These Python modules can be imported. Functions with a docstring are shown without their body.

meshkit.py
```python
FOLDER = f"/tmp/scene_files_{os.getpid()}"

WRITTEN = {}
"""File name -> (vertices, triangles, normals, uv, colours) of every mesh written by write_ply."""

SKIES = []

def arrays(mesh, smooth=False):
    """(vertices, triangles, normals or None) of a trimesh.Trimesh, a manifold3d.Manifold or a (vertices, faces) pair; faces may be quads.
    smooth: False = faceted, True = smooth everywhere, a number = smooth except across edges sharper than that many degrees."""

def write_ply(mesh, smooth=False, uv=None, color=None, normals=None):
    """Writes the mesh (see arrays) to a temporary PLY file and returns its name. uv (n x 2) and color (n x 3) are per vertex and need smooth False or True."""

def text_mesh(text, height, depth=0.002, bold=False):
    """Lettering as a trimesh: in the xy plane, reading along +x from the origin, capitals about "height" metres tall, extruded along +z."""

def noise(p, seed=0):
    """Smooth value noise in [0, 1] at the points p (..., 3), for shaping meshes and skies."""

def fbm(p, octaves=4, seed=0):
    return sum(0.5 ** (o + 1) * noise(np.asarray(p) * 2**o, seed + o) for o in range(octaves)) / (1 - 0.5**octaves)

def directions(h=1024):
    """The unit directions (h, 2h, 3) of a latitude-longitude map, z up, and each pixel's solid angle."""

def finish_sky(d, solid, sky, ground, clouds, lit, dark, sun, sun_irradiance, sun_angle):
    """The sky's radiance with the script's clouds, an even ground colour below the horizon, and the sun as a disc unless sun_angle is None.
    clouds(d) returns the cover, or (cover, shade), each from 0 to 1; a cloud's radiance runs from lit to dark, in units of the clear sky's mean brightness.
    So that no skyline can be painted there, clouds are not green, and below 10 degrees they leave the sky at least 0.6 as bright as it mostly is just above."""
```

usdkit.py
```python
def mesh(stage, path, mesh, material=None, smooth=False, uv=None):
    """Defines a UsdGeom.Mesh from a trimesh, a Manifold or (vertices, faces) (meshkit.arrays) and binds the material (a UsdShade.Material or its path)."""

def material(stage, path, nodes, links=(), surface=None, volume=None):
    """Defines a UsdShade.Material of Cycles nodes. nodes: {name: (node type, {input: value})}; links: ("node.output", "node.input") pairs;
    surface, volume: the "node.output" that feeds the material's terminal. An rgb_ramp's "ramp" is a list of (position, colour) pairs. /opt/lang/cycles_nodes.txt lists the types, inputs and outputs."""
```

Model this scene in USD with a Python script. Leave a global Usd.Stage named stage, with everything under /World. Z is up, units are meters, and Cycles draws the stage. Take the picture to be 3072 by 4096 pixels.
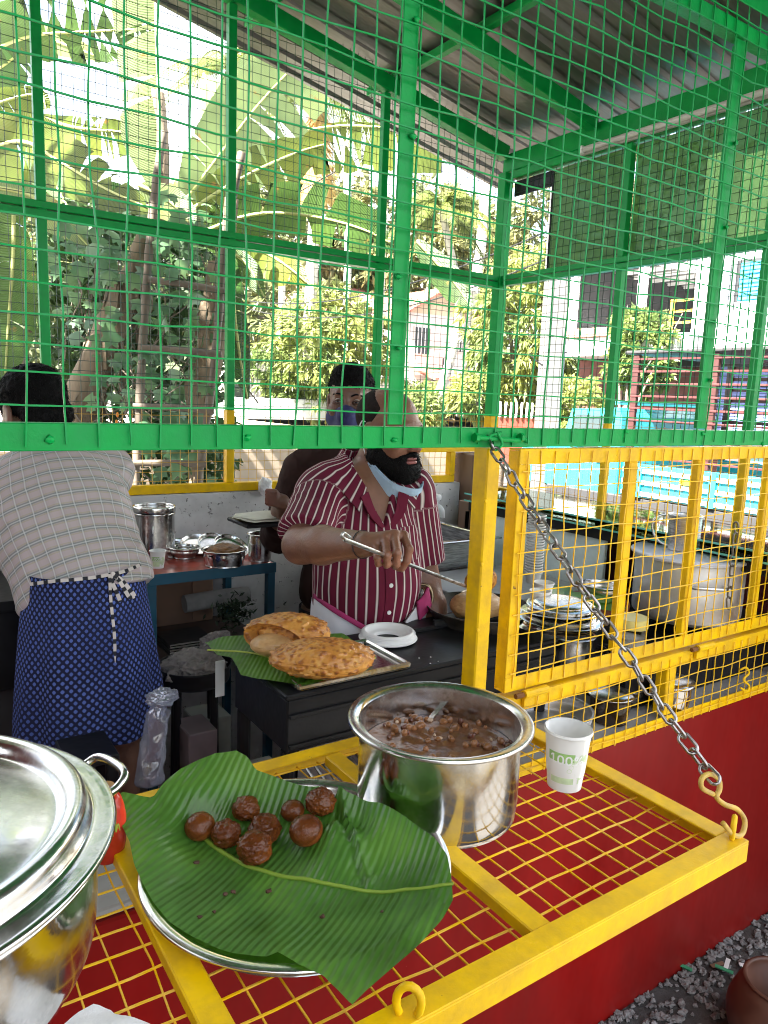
import math, random
import numpy as np, trimesh, usdkit, meshkit
from scipy.spatial import Delaunay
from scipy.interpolate import RBFInterpolator
from shapely.geometry import Polygon, Point
from pxr import Usd, UsdGeom, UsdLux, UsdShade, Gf, Sdf

stage = Usd.Stage.CreateInMemory()
UsdGeom.SetStageUpAxis(stage, UsdGeom.Tokens.z)
UsdGeom.SetStageMetersPerUnit(stage, 1.0)
UsdGeom.Xform.Define(stage, '/World')
UsdGeom.Scope.Define(stage, '/World/Looks')
R_ = np.array

# ---------------------------------------------------------------- camera (eye at the origin, ground at GROUND)
GROUND = -1.65
YAW, PITCH, ROLL, FPX = 0.599236, 0.154705, -0.0387376, 2969.593
EXPOSURE = 3.5
_c, _s = math.cos, math.sin
FWD = R_([_s(YAW)*_c(PITCH), _c(YAW)*_c(PITCH), -_s(PITCH)])
_rt = R_([_c(YAW), -_s(YAW), 0.]); _dn = np.cross(FWD, _rt)
RIGHT = _c(ROLL)*_rt + _s(ROLL)*_dn
DOWN = -_s(ROLL)*_rt + _c(ROLL)*_dn
cam = UsdGeom.Camera.Define(stage, '/World/camera')
cam.CreateHorizontalApertureAttr(36.0); cam.CreateVerticalApertureAttr(48.0)
cam.CreateFocalLengthAttr(36.0*FPX/3072)
cam.CreateClippingRangeAttr(Gf.Vec2f(0.02, 2000))
cam.CreateExposureAttr(EXPOSURE)
cam.AddTransformOp().Set(Gf.Matrix4d(*RIGHT, 0, *(-DOWN), 0, *(-FWD), 0, 0, 0, 0, 1))

# ---------------------------------------------------------------- sky and sun
SUN_AZ, SUN_EL = math.radians(-98), math.radians(51)       # azimuth from +y towards +x
SUN = R_([_s(SUN_AZ)*_c(SUN_EL), _c(SUN_AZ)*_c(SUN_EL), _s(SUN_EL)])
dome = UsdLux.DomeLight.Define(stage, '/World/sky')
dome.CreateIntensityAttr(1.0)
sky_m = usdkit.material(stage, '/World/Looks/sky', {
    'tc': ('texture_coordinate', {}),
    'n': ('noise_texture', {'scale': 2.2, 'detail': 6.0, 'roughness': 0.6}),
    'r': ('rgb_ramp', {'ramp': [(0.40, (0, 0, 0)), (0.62, (1, 1, 1))]}),
    'sky': ('sky_texture', {'sky_type': 'single_scattering', 'sun_disc': False, 'sun_elevation': SUN_EL, 'sun_rotation': SUN_AZ,
                            'air_density': 1.0, 'aerosol_density': 2.0, 'ozone_density': 1.0}),
    'mx': ('mix_color', {'b': (7.5, 7.3, 7.0)}),
    'half': ('math', {'math_type': 'multiply', 'value2': 0.88}),
    'bg': ('background_shader', {'strength': 0.05})},
    [('tc.generated', 'n.vector'), ('n.fac', 'r.fac'), ('r.color', 'half.value1'), ('half.value', 'mx.fac'), ('sky.color', 'mx.a'), ('mx.result', 'bg.color')], surface='bg.background')
UsdShade.MaterialBindingAPI.Apply(dome.GetPrim()).Bind(sky_m)
dome.GetPrim().SetCustomDataByKey('kind', 'structure')
sun = UsdLux.DistantLight.Define(stage, '/World/sun')
sun.CreateIntensityAttr(1.25); sun.CreateAngleAttr(0.53); sun.CreateColorAttr(Gf.Vec3f(1.0, 0.95, 0.86)); sun.CreateNormalizeAttr(True)
_z = SUN; _x = np.cross([0, 0, 1.], _z); _x /= np.linalg.norm(_x); _y = np.cross(_z, _x)
sun.AddTransformOp().Set(Gf.Matrix4d(*_x, 0, *_y, 0, *_z, 0, 0, 0, 5, 1))

# ---------------------------------------------------------------- rays of the survey (pixels of a 1659 x 2212 print) to points on real planes
_K = 3072/1659
def ray(px, py):
    a, b = (px*_K-1536)/FPX, (py*_K-2048)/FPX
    return a*RIGHT + b*DOWN + FWD
def onX(px, py, X): d = ray(px, py); return d*X/d[0]
def onY(px, py, Y): d = ray(px, py); return d*Y/d[1]
def onZ(px, py, Z): d = ray(px, py); return d*Z/d[2]
def dep(px, py, t): return ray(px, py)*t

# ---------------------------------------------------------------- prims
_names, _org = {}, {}
def _path(name, parent):
    base = parent.GetPath().pathString if parent is not None else '/World'
    n = _names.get((base, name), 0); _names[(base, name)] = n+1
    return f'{base}/{name}' + (f'_{n:03d}' if n else '')
def tag(p, label=None, cat=None, group=None, kind=None):
    p = p.GetPrim() if hasattr(p, 'GetPrim') else p
    for k, v in (('label', label), ('category', cat), ('group', group), ('kind', kind)):
        if v: p.SetCustomDataByKey(k, v)
    return p
def thing(name, label, cat, loc=(0, 0, 0), group=None):
    path = _path(name, None)
    x = UsdGeom.Xform.Define(stage, path); x.AddTranslateOp().Set(Gf.Vec3d(*map(float, loc)))
    _org[path] = R_(loc, float)
    return tag(x, label, cat, group)
def obj(name, mesh, mat, parent=None, smooth=False, uv=None, **kw):
    path = _path(name, parent)
    if isinstance(mesh, MB): mesh = mesh.arr()
    if isinstance(mesh, (tuple, list)): v, f = mesh
    elif hasattr(mesh, 'to_mesh'): m = mesh.to_mesh(); v, f = np.array(m.vert_properties[:, :3]), np.array(m.tri_verts)
    else: v, f = np.array(mesh.vertices), np.array(mesh.faces)
    o = R_([0, 0, 0.])
    if parent is not None: o = _org.get(parent.GetPath().pathString, o)
    _org[path] = o
    if uv is not None: smooth = True if smooth else False
    m = usdkit.mesh(stage, path, (np.asarray(v, float)-o, np.asarray(f, int)), mat, smooth=smooth, uv=uv)
    if 'label' in kw or 'cat' in kw or 'kind' in kw or 'group' in kw: tag(m, kw.get('label'), kw.get('cat'), kw.get('group'), kw.get('kind'))
    return m.GetPrim()
def copy_of(src, name, loc, label, cat, group=None, rotz=0, scale=None):
    path = _path(name, None)
    x = UsdGeom.Xform.Define(stage, path); x.GetPrim().GetReferences().AddInternalReference(src.GetPath()); x.GetPrim().SetInstanceable(True)
    x.ClearXformOpOrder(); x.AddTranslateOp(opSuffix='c').Set(Gf.Vec3d(*map(float, loc)))
    if rotz: x.AddRotateZOp(opSuffix='c').Set(float(rotz))
    if scale is not None: x.AddScaleOp(opSuffix='c').Set(Gf.Vec3f(*([float(scale)]*3)))
    return tag(x, label, cat, group)

class MB:
    def __init__(s): s.v, s.f, s.n = [], [], 0
    def add(s, v, f):
        s.v.append(np.asarray(v, float)); s.f.append(np.asarray(f, int)+s.n); s.n += len(v); return s
    def mesh(s, m):
        if hasattr(m, 'to_mesh'): q = m.to_mesh(); return s.add(q.vert_properties[:, :3], q.tri_verts)
        if isinstance(m, tuple): return s.add(*m)
        return s.add(m.vertices, m.faces)
    def arr(s): return np.vstack(s.v), np.vstack(s.f)
    def box(s, lo, hi, bev=0.0):
        lo, hi = R_(lo, float), R_(hi, float)
        return s.mesh(rbox(lo, hi, bev))
    def bar(s, a, b, w, h=None, up=(0, 0, 1), bev=0.0):
        """square bar from a to b, w wide across, h along up"""
        a, b = R_(a, float), R_(b, float); h = w if h is None else h
        t = b-a; L = np.linalg.norm(t); t /= L
        up = R_(up, float)
        if abs(t@up) > 0.99: up = R_([0, 1., 0])
        x = np.cross(up, t); x /= np.linalg.norm(x); z = np.cross(t, x)
        m = rbox([-w/2, 0, -h/2], [w/2, L, h/2], bev)
        return s.add(a + m[0][:, :1]*x + m[0][:, 1:2]*t + m[0][:, 2:]*z, m[1])
    def tube(s, pts, r, n=6, cap=True, closed=False): return s.mesh(tube(pts, r, n, cap, closed))
    def lathe(s, prof, c, n=40, axis=None): return s.mesh(lathe(prof, c, n, axis))

def rbox(lo, hi, b=0.0):
    lo, hi = R_(lo, float), R_(hi, float)
    b = min(b, 0.45*min(hi-lo))
    if b <= 0:
        v = R_([[x, y, z] for x in (0, 1) for y in (0, 1) for z in (0, 1)], float)*(hi-lo)+lo
        f = R_([[0, 1, 3], [0, 3, 2], [4, 6, 7], [4, 7, 5], [0, 4, 5], [0, 5, 1], [2, 3, 7], [2, 7, 6], [0, 2, 6], [0, 6, 4], [1, 5, 7], [1, 7, 3]])
        return v, f
    pts = []
    for sx in (0, 1):
        for sy in (0, 1):
            for sz in (0, 1):
                c = np.where([sx, sy, sz], hi, lo); d = np.where([sx, sy, sz], -1, 1)*b
                pts += [c+d*[1, 1, 0], c+d*[1, 0, 1], c+d*[0, 1, 1]]
    h = trimesh.convex.convex_hull(R_(pts)); return np.array(h.vertices), np.array(h.faces)

def tube(pts, r, n=6, cap=True, closed=False):
    p = np.asarray(pts, float); m = len(p); r = np.broadcast_to(r, (m,))
    t = (np.roll(p, -1, 0)-np.roll(p, 1, 0)) if closed else np.gradient(p, axis=0)
    t /= np.linalg.norm(t, axis=1, keepdims=True)+1e-12
    a = np.cross(t[0], [0, 0, 1.] if abs(t[0][2]) < .9 else [1., 0, 0]); A = []
    for k in range(m):
        a = a-t[k]*(a@t[k]); a /= np.linalg.norm(a)+1e-12; A.append(a)
    A = R_(A); B = np.cross(t, A); th = np.arange(n)*2*np.pi/n + np.pi/n
    v = p[:, None]+r[:, None, None]*(np.cos(th)[None, :, None]*A[:, None]+np.sin(th)[None, :, None]*B[:, None])
    f = []; K = m if closed else m-1
    i, j = np.meshgrid(np.arange(K), np.arange(n), indexing='ij'); i2 = (i+1) % m; j2 = (j+1) % n
    q = np.stack([i*n+j, i*n+j2, i2*n+j2, i2*n+j], -1).reshape(-1, 4)
    f = np.vstack([q[:, [0, 1, 2]], q[:, [0, 2, 3]]]); v = v.reshape(-1, 3)
    if cap and not closed:
        v = np.vstack([v, p[0], p[-1]]); c0 = m*n; k = np.arange(n); k2 = (k+1) % n
        f = np.vstack([f, np.stack([k2, k, k*0+c0], 1), np.stack([(m-1)*n+k, (m-1)*n+k2, k*0+c0+1], 1)])
    return v, f

def lathe(prof, c, n=40, axis=None):
    """prof: (radius, height) from the axis outwards round and back; open profile"""
    P = np.asarray(prof, float); m = len(P); th = np.arange(n)*2*np.pi/n
    v = np.stack([P[:, :1]*np.cos(th), P[:, :1]*np.sin(th), np.repeat(P[:, 1:2], n, 1)], -1).reshape(-1, 3)
    i, j = np.meshgrid(np.arange(m-1), np.arange(n), indexing='ij'); j2 = (j+1) % n
    q = np.stack([i*n+j, i*n+j2, (i+1)*n+j2, (i+1)*n+j], -1).reshape(-1, 4)
    f = np.vstack([q[:, [0, 1, 2]], q[:, [0, 2, 3]]])
    if axis is not None:
        z = R_(axis, float); z /= np.linalg.norm(z); x = np.cross(z, [0, 0, 1.] if abs(z[2]) < .9 else [1., 0, 0]); x /= np.linalg.norm(x); y = np.cross(z, x)
        v = v[:, :1]*x+v[:, 1:2]*y+v[:, 2:]*z
    return v+R_(c, float), f
def smoothprof(pts, k=6):
    """Catmull-Rom through profile points"""
    p = np.asarray(pts, float); p = np.vstack([2*p[0]-p[1], p, 2*p[-1]-p[-2]]); o = []
    for i in range(1, len(p)-2):
        for t in np.arange(k)/k:
            a, b, c, d = p[i-1:i+3]
            o.append(.5*((2*b)+(c-a)*t+(2*a-5*b+4*c-d)*t*t+(-a+3*b-3*c+d)*t**3))
    return R_(o+[p[-2]])
def curve(pts, k=6): return smoothprof(pts, k)
def unit(v): v = R_(v, float); return v/np.linalg.norm(v)

# ---------------------------------------------------------------- materials
_mats = {}
def mat(name, col, rough=.5, metal=0., var=.12, vscale=6., bump=0., bscale=60., spec=.5, coat=0., dark=None, dscale=3., damt=.0, trans=0., sss=0., obj_rand=0., uvb=False, stretch=None, ior=1.5, chips=None, rvar=.1):
    """plain surface: colour with fine uneven tone, patches of a second tone (dirt, wear), uneven gloss and fine relief"""
    if name in _mats: return _mats[name]
    col = R_(col, float)
    N = {'g': ('geometry', {}), 'n': ('noise_texture', {'scale': vscale, 'detail': 5., 'roughness': .6}),
         'r': ('rgb_ramp', {'ramp': [(.3, tuple(col*(1-var))), (.7, tuple(np.minimum(col*(1+var), .95)))]}),
         'p': ('principled_bsdf', {'metallic': metal, 'roughness': rough, 'ior': ior}),
         'rr': ('map_range', {'from_min': .3, 'from_max': .7, 'to_min': max(rough-.08, .02), 'to_max': min(rough+rvar, 1.)})}
    src = 'g.position'; L = []
    if stretch is not None:
        N['mp'] = ('mapping', {'scale': stretch}); L.append(('g.position', 'mp.vector')); src = 'mp.vector'
    L += [(src, 'n.vector'), ('n.fac', 'r.fac'), ('n.fac', 'rr.value'), ('rr.result', 'p.roughness')]
    out = 'r.color'
    if dark is not None:
        N['n2'] = ('noise_texture', {'scale': dscale, 'detail': 7., 'roughness': .65})
        N['r2'] = ('rgb_ramp', {'ramp': [(.5-damt*.3, (0, 0, 0)), (.72-damt*.15, (1, 1, 1))]})
        N['m2'] = ('math', {'math_type': 'multiply', 'value2': min(1., damt)})
        N['mx'] = ('mix_color', {'b': tuple(dark)})
        L += [(src, 'n2.vector'), ('n2.fac', 'r2.fac'), ('r2.color', 'm2.value1'), ('m2.value', 'mx.fac'), (out, 'mx.a')]; out = 'mx.result'
    if chips is not None:                                             # (colour, scale, share): small flakes where the paint is gone
        N['cn'] = ('noise_texture', {'scale': chips[1], 'detail': 6., 'roughness': .72}); N['cr'] = ('rgb_ramp', {'ramp': [(chips[2], (0, 0, 0)), (chips[2]+.015, (1, 1, 1))]}); N['cm'] = ('mix_color', {'b': tuple(chips[0])})
        L += [('g.position', 'cn.vector'), ('cn.fac', 'cr.fac'), ('cr.color', 'cm.fac'), (out, 'cm.a')]; out = 'cm.result'
    if obj_rand:
        N['oi'] = ('object_info', {}); N['om'] = ('map_range', {'to_min': 1-obj_rand, 'to_max': 1+obj_rand})
        N['oh'] = ('hsv', {}); L += [('oi.random', 'om.value'), ('om.result', 'oh.value'), (out, 'oh.color')]; out = 'oh.color'
    L.append((out, 'p.base_color'))
    if bump:
        N['bn'] = ('noise_texture', {'scale': bscale, 'detail': 4., 'roughness': .6}); N['b'] = ('bump', {'strength': 1., 'distance': bump})
        L += [(src, 'bn.vector'), ('bn.fac', 'b.height'), ('b.normal', 'p.normal')]
    if coat: N['p'][1]['coat_weight'] = coat; N['p'][1]['coat_roughness'] = .08
    if sss: N['p'][1].update({'subsurface_weight': sss, 'subsurface_scale': .006, 'subsurface_radius': (1., .35, .2)})
    surf = 'p.BSDF'
    if trans:
        N['t'] = ('translucent_bsdf', {}); N['mc'] = ('mix_closure', {'fac': trans})
        N['tc'] = ('hsv', {'saturation': 1.1, 'value': 1.6})
        L += [(out, 'tc.color'), ('tc.color', 't.color'), ('p.BSDF', 'mc.closure1'), ('t.BSDF', 'mc.closure2')]; surf = 'mc.closure'
    _mats[name] = usdkit.material(stage, '/World/Looks/'+name, N, L, surface=surf)
    return _mats[name]

GREEN = mat('green_paint', (.0, .31, .055), .36, ior=1.3, chips=((.10, .16, .09), 34, .70), var=.12, vscale=9, bump=.0006, bscale=120, dark=(.03, .22, .09), dscale=14, damt=.25)
YELLOW = mat('yellow_paint', (.88, .54, .0), .38, ior=1.3, chips=((.20, .10, .03), 38, .69), var=.06, vscale=9, bump=.0005, bscale=110, dark=(.42, .22, .03), dscale=16, damt=.5)
YELLOW_W = mat('yellow_wire', (.86, .50, .0), .4, ior=1.3, chips=((.35, .22, .10), 60, .68), var=.1, vscale=20, dark=(.75, .6, .3), dscale=25, damt=.3)
GREEN_W = mat('green_wire', (.0, .30, .058), .4, ior=1.3, chips=((.20, .30, .2), 60, .68), var=.12, vscale=20, dark=(.10, .35, .2), dscale=25, damt=.3)
RED = mat('red_paint', (.27, .012, .012), .28, var=.18, vscale=4, bump=.0008, bscale=18, dark=(.12, .012, .014), dscale=2.2, damt=.6)
STEEL = mat('steel', (.70, .69, .67), .12, 1., rvar=.24, var=.10, vscale=9, bump=.0004, bscale=16, dark=(.52, .50, .47), dscale=11, damt=.35)
STEEL_B = mat('brushed_steel', (.62, .61, .6), .28, 1., var=.08, vscale=12, stretch=(1, 1, 12))
ALU = mat('aluminium', (.80, .79, .78), .48, 1., var=.1, vscale=10, dark=(.4, .4, .42), dscale=8, damt=.3)
CHAIN = mat('chain_zinc', (.42, .41, .40), .3, 1., var=.25, vscale=60, dark=(.16, .10, .06), dscale=40, damt=.5)
WHITE = mat('white_plastic', (.78, .78, .76), .35, var=.04)
BLACK = mat('black_iron', (.009, .009, .010), .42, ior=1.32, var=.3, vscale=8, bump=.0008, bscale=50, dark=(.03, .03, .031), dscale=5, damt=.3)
SKIN = mat('skin', (.215, .098, .056), .42, var=.2, vscale=14, bump=.0012, bscale=150, sss=.12, dark=(.13, .055, .033), dscale=9, damt=.35)
SKIN2 = mat('skin_dark', (.15, .075, .048), .45, var=.14, vscale=18, bump=.0008, bscale=160, sss=.15)
# ================================================================ the setting: ground
asphalt = mat('asphalt', (.055, .054, .053), .85, var=.35, vscale=30, bump=.004, bscale=90, dark=(.11, .10, .09), dscale=2, damt=.4)
concrete_floor = mat('concrete_floor', (.10, .095, .09), .6, var=.25, vscale=5, bump=.001, bscale=40, dark=(.03, .028, .026), dscale=3, damt=.6)
gm = MB(); gm.add([[-400, -400, GROUND-.004], [400, -400, GROUND-.004], [400, 400, GROUND-.004], [-400, 400, GROUND-.004]], [[0, 1, 2], [0, 2, 3]])
obj('ground', gm, asphalt, kind='structure')
gm = MB(); gm.add([[-4, 1.22, GROUND], [2.47, 1.22, GROUND], [2.47, 2.72, GROUND], [-4, 2.72, GROUND]], [[0, 1, 2], [0, 2, 3]])
obj('stall_floor', gm, concrete_floor, kind='structure')

# ================================================================ stall: front frame with green mesh
rng = np.random.default_rng(5)
FY = 1.1
def wire(a, b, r, n=9, amp=.002, off=None):
    a, b = R_(a, float), R_(b, float); t = np.linspace(0, 1, n)[:, None]
    w = rng.normal(0, amp, (n, 3)); w[:, 1] *= .6
    p = a+(b-a)*t+w
    return tube(p, r, 4, cap=False)
fp = thing('mesh_screen', 'bright green welded wire screen in a steel frame above the serving hatches', 'mesh screen', (1.0, FY, -.09))
def angle_x(name, x0, x1, z0, z1, m, par, y=FY, t=.004, d=.035, lip='top'):
    """angle iron along x: a face towards the viewer and a flange going inwards"""
    b = MB(); b.box([x0, y, z0], [x1, y+t, z1], .0012)
    zz = (z1-t, z1) if lip == 'top' else (z0, z0+t)
    b.box([x0, y+t+.0002, zz[0]], [x1, y+d, zz[1]], .001)
    return obj(name, b, m, par)
angle_x('bottom_rail', -1.4, 2.45, -.092, -.054, GREEN, fp)
angle_x('top_rail', -1.4, 2.45, .852, .882, GREEN, fp, lip='bottom')
angle_x('upper_rail', -1.4, 2.45, .905, .965, GREEN, fp, y=FY-.02)
for x, w in ((.772, .032), (1.708, .034), (-.17, .032)):
    b = MB(); b.box([x-w/2, FY+.0045, -.05], [x+w/2, FY+.009, .848], .001); b.box([x+w/2-.005, FY+.0095, -.05], [x+w/2, FY+.036, .848], .001)
    obj('post', b, GREEN, fp)
for k in range(7):
    x = [.772, 1.708, .2, .48, 1.1, 1.4, 2.0][k]
    for z in ((-.07, .09, .22, .42, .62) if k < 2 else (-.072,)):
        m = trimesh.creation.icosphere(1, .0055); v = m.vertices*[1.2, .8, .9]*(1+rng.normal(0, .22, (len(m.vertices), 1)))
        obj('weld_blob', (v+[x+rng.uniform(-.012, .016), FY-.001, z+rng.uniform(-.02, .02)], m.faces), GREEN, fp, smooth=True)
for k in range(-3, 52):
    x = .1674+.0442*k
    obj('wire', wire([x, FY-.004, -.088+rng.uniform(0, .006)], [x+rng.normal(0, .002), FY-.004, .93], .00175, 12), GREEN_W, fp)
for k in range(24):
    z = -.028+.0396*k
    obj('wire', wire([-.1, FY-.0078, z+rng.normal(0, .001)], [2.45, FY-.0078, z+rng.normal(0, .001)], .00175, 30), GREEN_W, fp)

# ---------------------------------------------------------------- roof
ZR = lambda x: 1.175-.2*(x-2.45)
RY0, RY1 = -.32, 3.02
zinc = mat('roof_zinc', (.22, .21, .205), .42, .75, var=.18, vscale=4, stretch=(1, 7, 1), dark=(.12, .10, .09), dscale=3, damt=.5)
rf = thing('stall_roof', 'corrugated grey metal roof of the stall sloping down to the right on green rafters', 'roof', (.6, 1.6, 1.3))
def sheet(y0, y1):
    pitch, prof = .11, [(0, 0), (.055, 0), (.066, .014), (.082, .014), (.093, 0), (.112, 0.0002)]
    ys = [y0+i*pitch+a for i in range(int((y1-y0)/pitch)+1) for a, _ in prof]; hs = [h for i in range(int((y1-y0)/pitch)+1) for _, h in prof]
    xs = [-4.2, 2.78]; v = [[x, y, ZR(x)+h] for x in xs for y, h in zip(ys, hs)]; n = len(ys)
    v2 = [[x, y, z+.0012] for x, y, z in v]; f = []
    for i in range(n-1): f += [[i, i+1, n+i+1], [i, n+i+1, n+i]]; f += [[2*n+i, 3*n+i+1, 2*n+i+1], [2*n+i, 3*n+i, 3*n+i+1]]
    return R_(v+v2), R_(f)
for y0 in (RY0, RY0+.99, RY0+1.98, RY0+2.46): obj('roof_sheet', sheet(y0, y0+.9), zinc, rf)
def rafter(name, y, w, h, x0=-4.1, x1=2.44, dz=.002):
    b = MB(); b.bar([x0, y, ZR(x0)-h/2-dz], [x1, y, ZR(x1)-h/2-dz], w, h, bev=.003); obj(name, b, GREEN, rf)
for y in (2.7, 2.19, 1.12, -.1): rafter('rafter', y, .05, .06, dz=.034)
for x in (-3.2, -1.9, -.6, .6, 1.26, 1.82):
    b = MB(); b.box([x-.016, RY0+.1, ZR(x)-.036], [x+.016, RY1-.12, ZR(x)-.004], .003); obj('purlin', b, GREEN, rf)
b = MB(); b.box([2.45, -.25, 1.035], [2.5, 2.725, 1.115], .003); obj('eave_beam', b, GREEN, rf)
b = MB(); b.box([2.446, .3, 1.0], [2.494, 2.66, 1.032], .003); obj('eave_beam', b, GREEN, rf)
tl = thing('tube_light', 'unlit white tube light batten fixed under the green eave beam', 'tube light', (2.43, 1.7, 1.01))
b = MB(); b.box([2.425, 1.0, .998], [2.445, 2.24, 1.03], .004); obj('batten', b, mat('batten', (.5, .48, .46), .4), tl)
b = MB(); b.tube([[2.415, 1.03, 1.012], [2.415, 2.21, 1.012]], .011, 10); obj('lamp_tube', b, mat('tube_glass', (.62, .6, .57), .15), tl)
for y in (1.02, 2.21): b = MB(); b.box([2.405, y, .998], [2.4248, y+.018, 1.028], .003); obj('socket', b, WHITE, tl)

# ---------------------------------------------------------------- rear and right screens
rs = thing('mesh_screen', 'rear wire screen, green above and yellow below, facing the banana plants', 'mesh screen', (1.3, 2.7, -.39))
BY = 2.7
def vbar(par, name, x, y, w, segs, dpt=None):
    for z0, z1, m in segs: b = MB(); b.box([x-w/2, y-(dpt or w)/2, z0], [x+w/2, y+(dpt or w)/2, z1], .002); obj(name, b, m, par)
PAINT = -.075
for x in (-1.6, -.6, .468, 1.112, 1.775): vbar(rs, 'post', x, BY, .03, [(-.352, PAINT, YELLOW), (PAINT+.0005, ZR(x)-.1, GREEN)])
vbar(rs, 'corner_post', 2.45, BY, .05, [(-1.64, PAINT, YELLOW), (PAINT+.0005, 1.03, GREEN)])
b = MB(); b.box([-1.3, BY-.02, .522], [2.424, BY+.018, .545], .002); obj('middle_rail', b, GREEN, rs)
b = MB(); b.box([-1.3, BY-.022, .549], [2.424, BY+.018, .572], .002); obj('middle_rail', b, GREEN, rs)
b = MB(); b.box([-1.3, BY-.018, -.385], [2.225, BY+.018, -.353], .002); obj('bottom_rail', b, YELLOW, rs)
b = MB(); b.box([2.195, BY-.018, -.352], [2.225, BY+.018, -.245], .002); obj('end_post', b, YELLOW, rs)
b = MB(); b.box([2.0, BY-.02, -.244], [2.424, BY+.018, -.222], .002); obj('end_rail', b, YELLOW, rs)
def meshgrid(plane, u0, u1, z0, z1, c, pitch, r, pu=None):
    b = MB(); P = (lambda u, z: [u, c, z]) if plane == 'y' else (lambda u, z: [c, u, z])
    for u in np.arange(u0+pitch/2, u1, pitch): b.mesh(tube([P(u+rng.normal(0, .0008), z0), P(u+rng.normal(0, .0012), (z0+z1)/2), P(u+rng.normal(0, .0008), z1)], r, 3, False))
    for z in np.arange(z0+pitch/2, z1, pitch): b.mesh(tube([P(u, z+rng.normal(0, .0008)) for u in np.linspace(u0, u1, 6)], r, 3, False))
    return b
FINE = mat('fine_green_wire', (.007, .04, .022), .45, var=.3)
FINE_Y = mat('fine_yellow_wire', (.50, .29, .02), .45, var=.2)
WP = .0345
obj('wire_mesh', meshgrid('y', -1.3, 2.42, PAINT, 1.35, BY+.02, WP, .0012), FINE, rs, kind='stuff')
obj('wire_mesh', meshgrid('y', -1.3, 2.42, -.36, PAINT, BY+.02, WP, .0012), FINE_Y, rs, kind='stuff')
ss = thing('mesh_screen', 'side wire screen at the right end of the stall towards the road', 'mesh screen', (2.45, 2.0, -.43))
for y in (2.012, 1.418, .75): vbar(ss, 'post', 2.462, y, .028, [(-.41, PAINT, YELLOW), (PAINT+.0005, .998, GREEN)])
b = MB(); b.box([2.436, .5, .528], [2.47, 2.674, .549], .002); b.box([2.436, .5, .553], [2.472, 2.674, .574], .002); obj('middle_rail', b, GREEN, ss)
b = MB(); b.box([2.436, .5, -.44], [2.474, 2.674, -.41], .002); obj('bottom_rail', b, YELLOW, ss)
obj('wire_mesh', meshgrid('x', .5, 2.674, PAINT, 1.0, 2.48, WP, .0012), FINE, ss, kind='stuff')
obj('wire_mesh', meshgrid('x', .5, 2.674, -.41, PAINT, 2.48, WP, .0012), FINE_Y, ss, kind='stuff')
gp = usdkit.material(stage, '/World/Looks/green_sheet', {
    't': ('transparent_bsdf', {'color': (.36, .50, .30)}), 'tl': ('translucent_bsdf', {'color': (.16, .28, .13)}), 'd': ('principled_bsdf', {'base_color': (.04, .09, .05), 'roughness': .25}),
    'm': ('mix_closure', {'fac': .45}), 'm2': ('mix_closure', {'fac': .3})},
    [('t.BSDF', 'm.closure1'), ('tl.BSDF', 'm.closure2'), ('m.closure', 'm2.closure1'), ('d.BSDF', 'm2.closure2')], surface='m2.closure')
for y0, y1 in ((1.432, 1.998), (2.026, 2.43), (.8, 1.404)):
    b = MB(); b.box([2.486, y0, .576], [2.489, y1, .995]); obj('green_sheet', b, gp, ss)
b = MB(); b.box([2.483, 2.431, .576], [2.492, 2.438, .995]); b.box([2.482, 2.44, .93], [2.49, 2.672, .995]); obj('sheet_edge', b, BLACK, ss)

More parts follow.
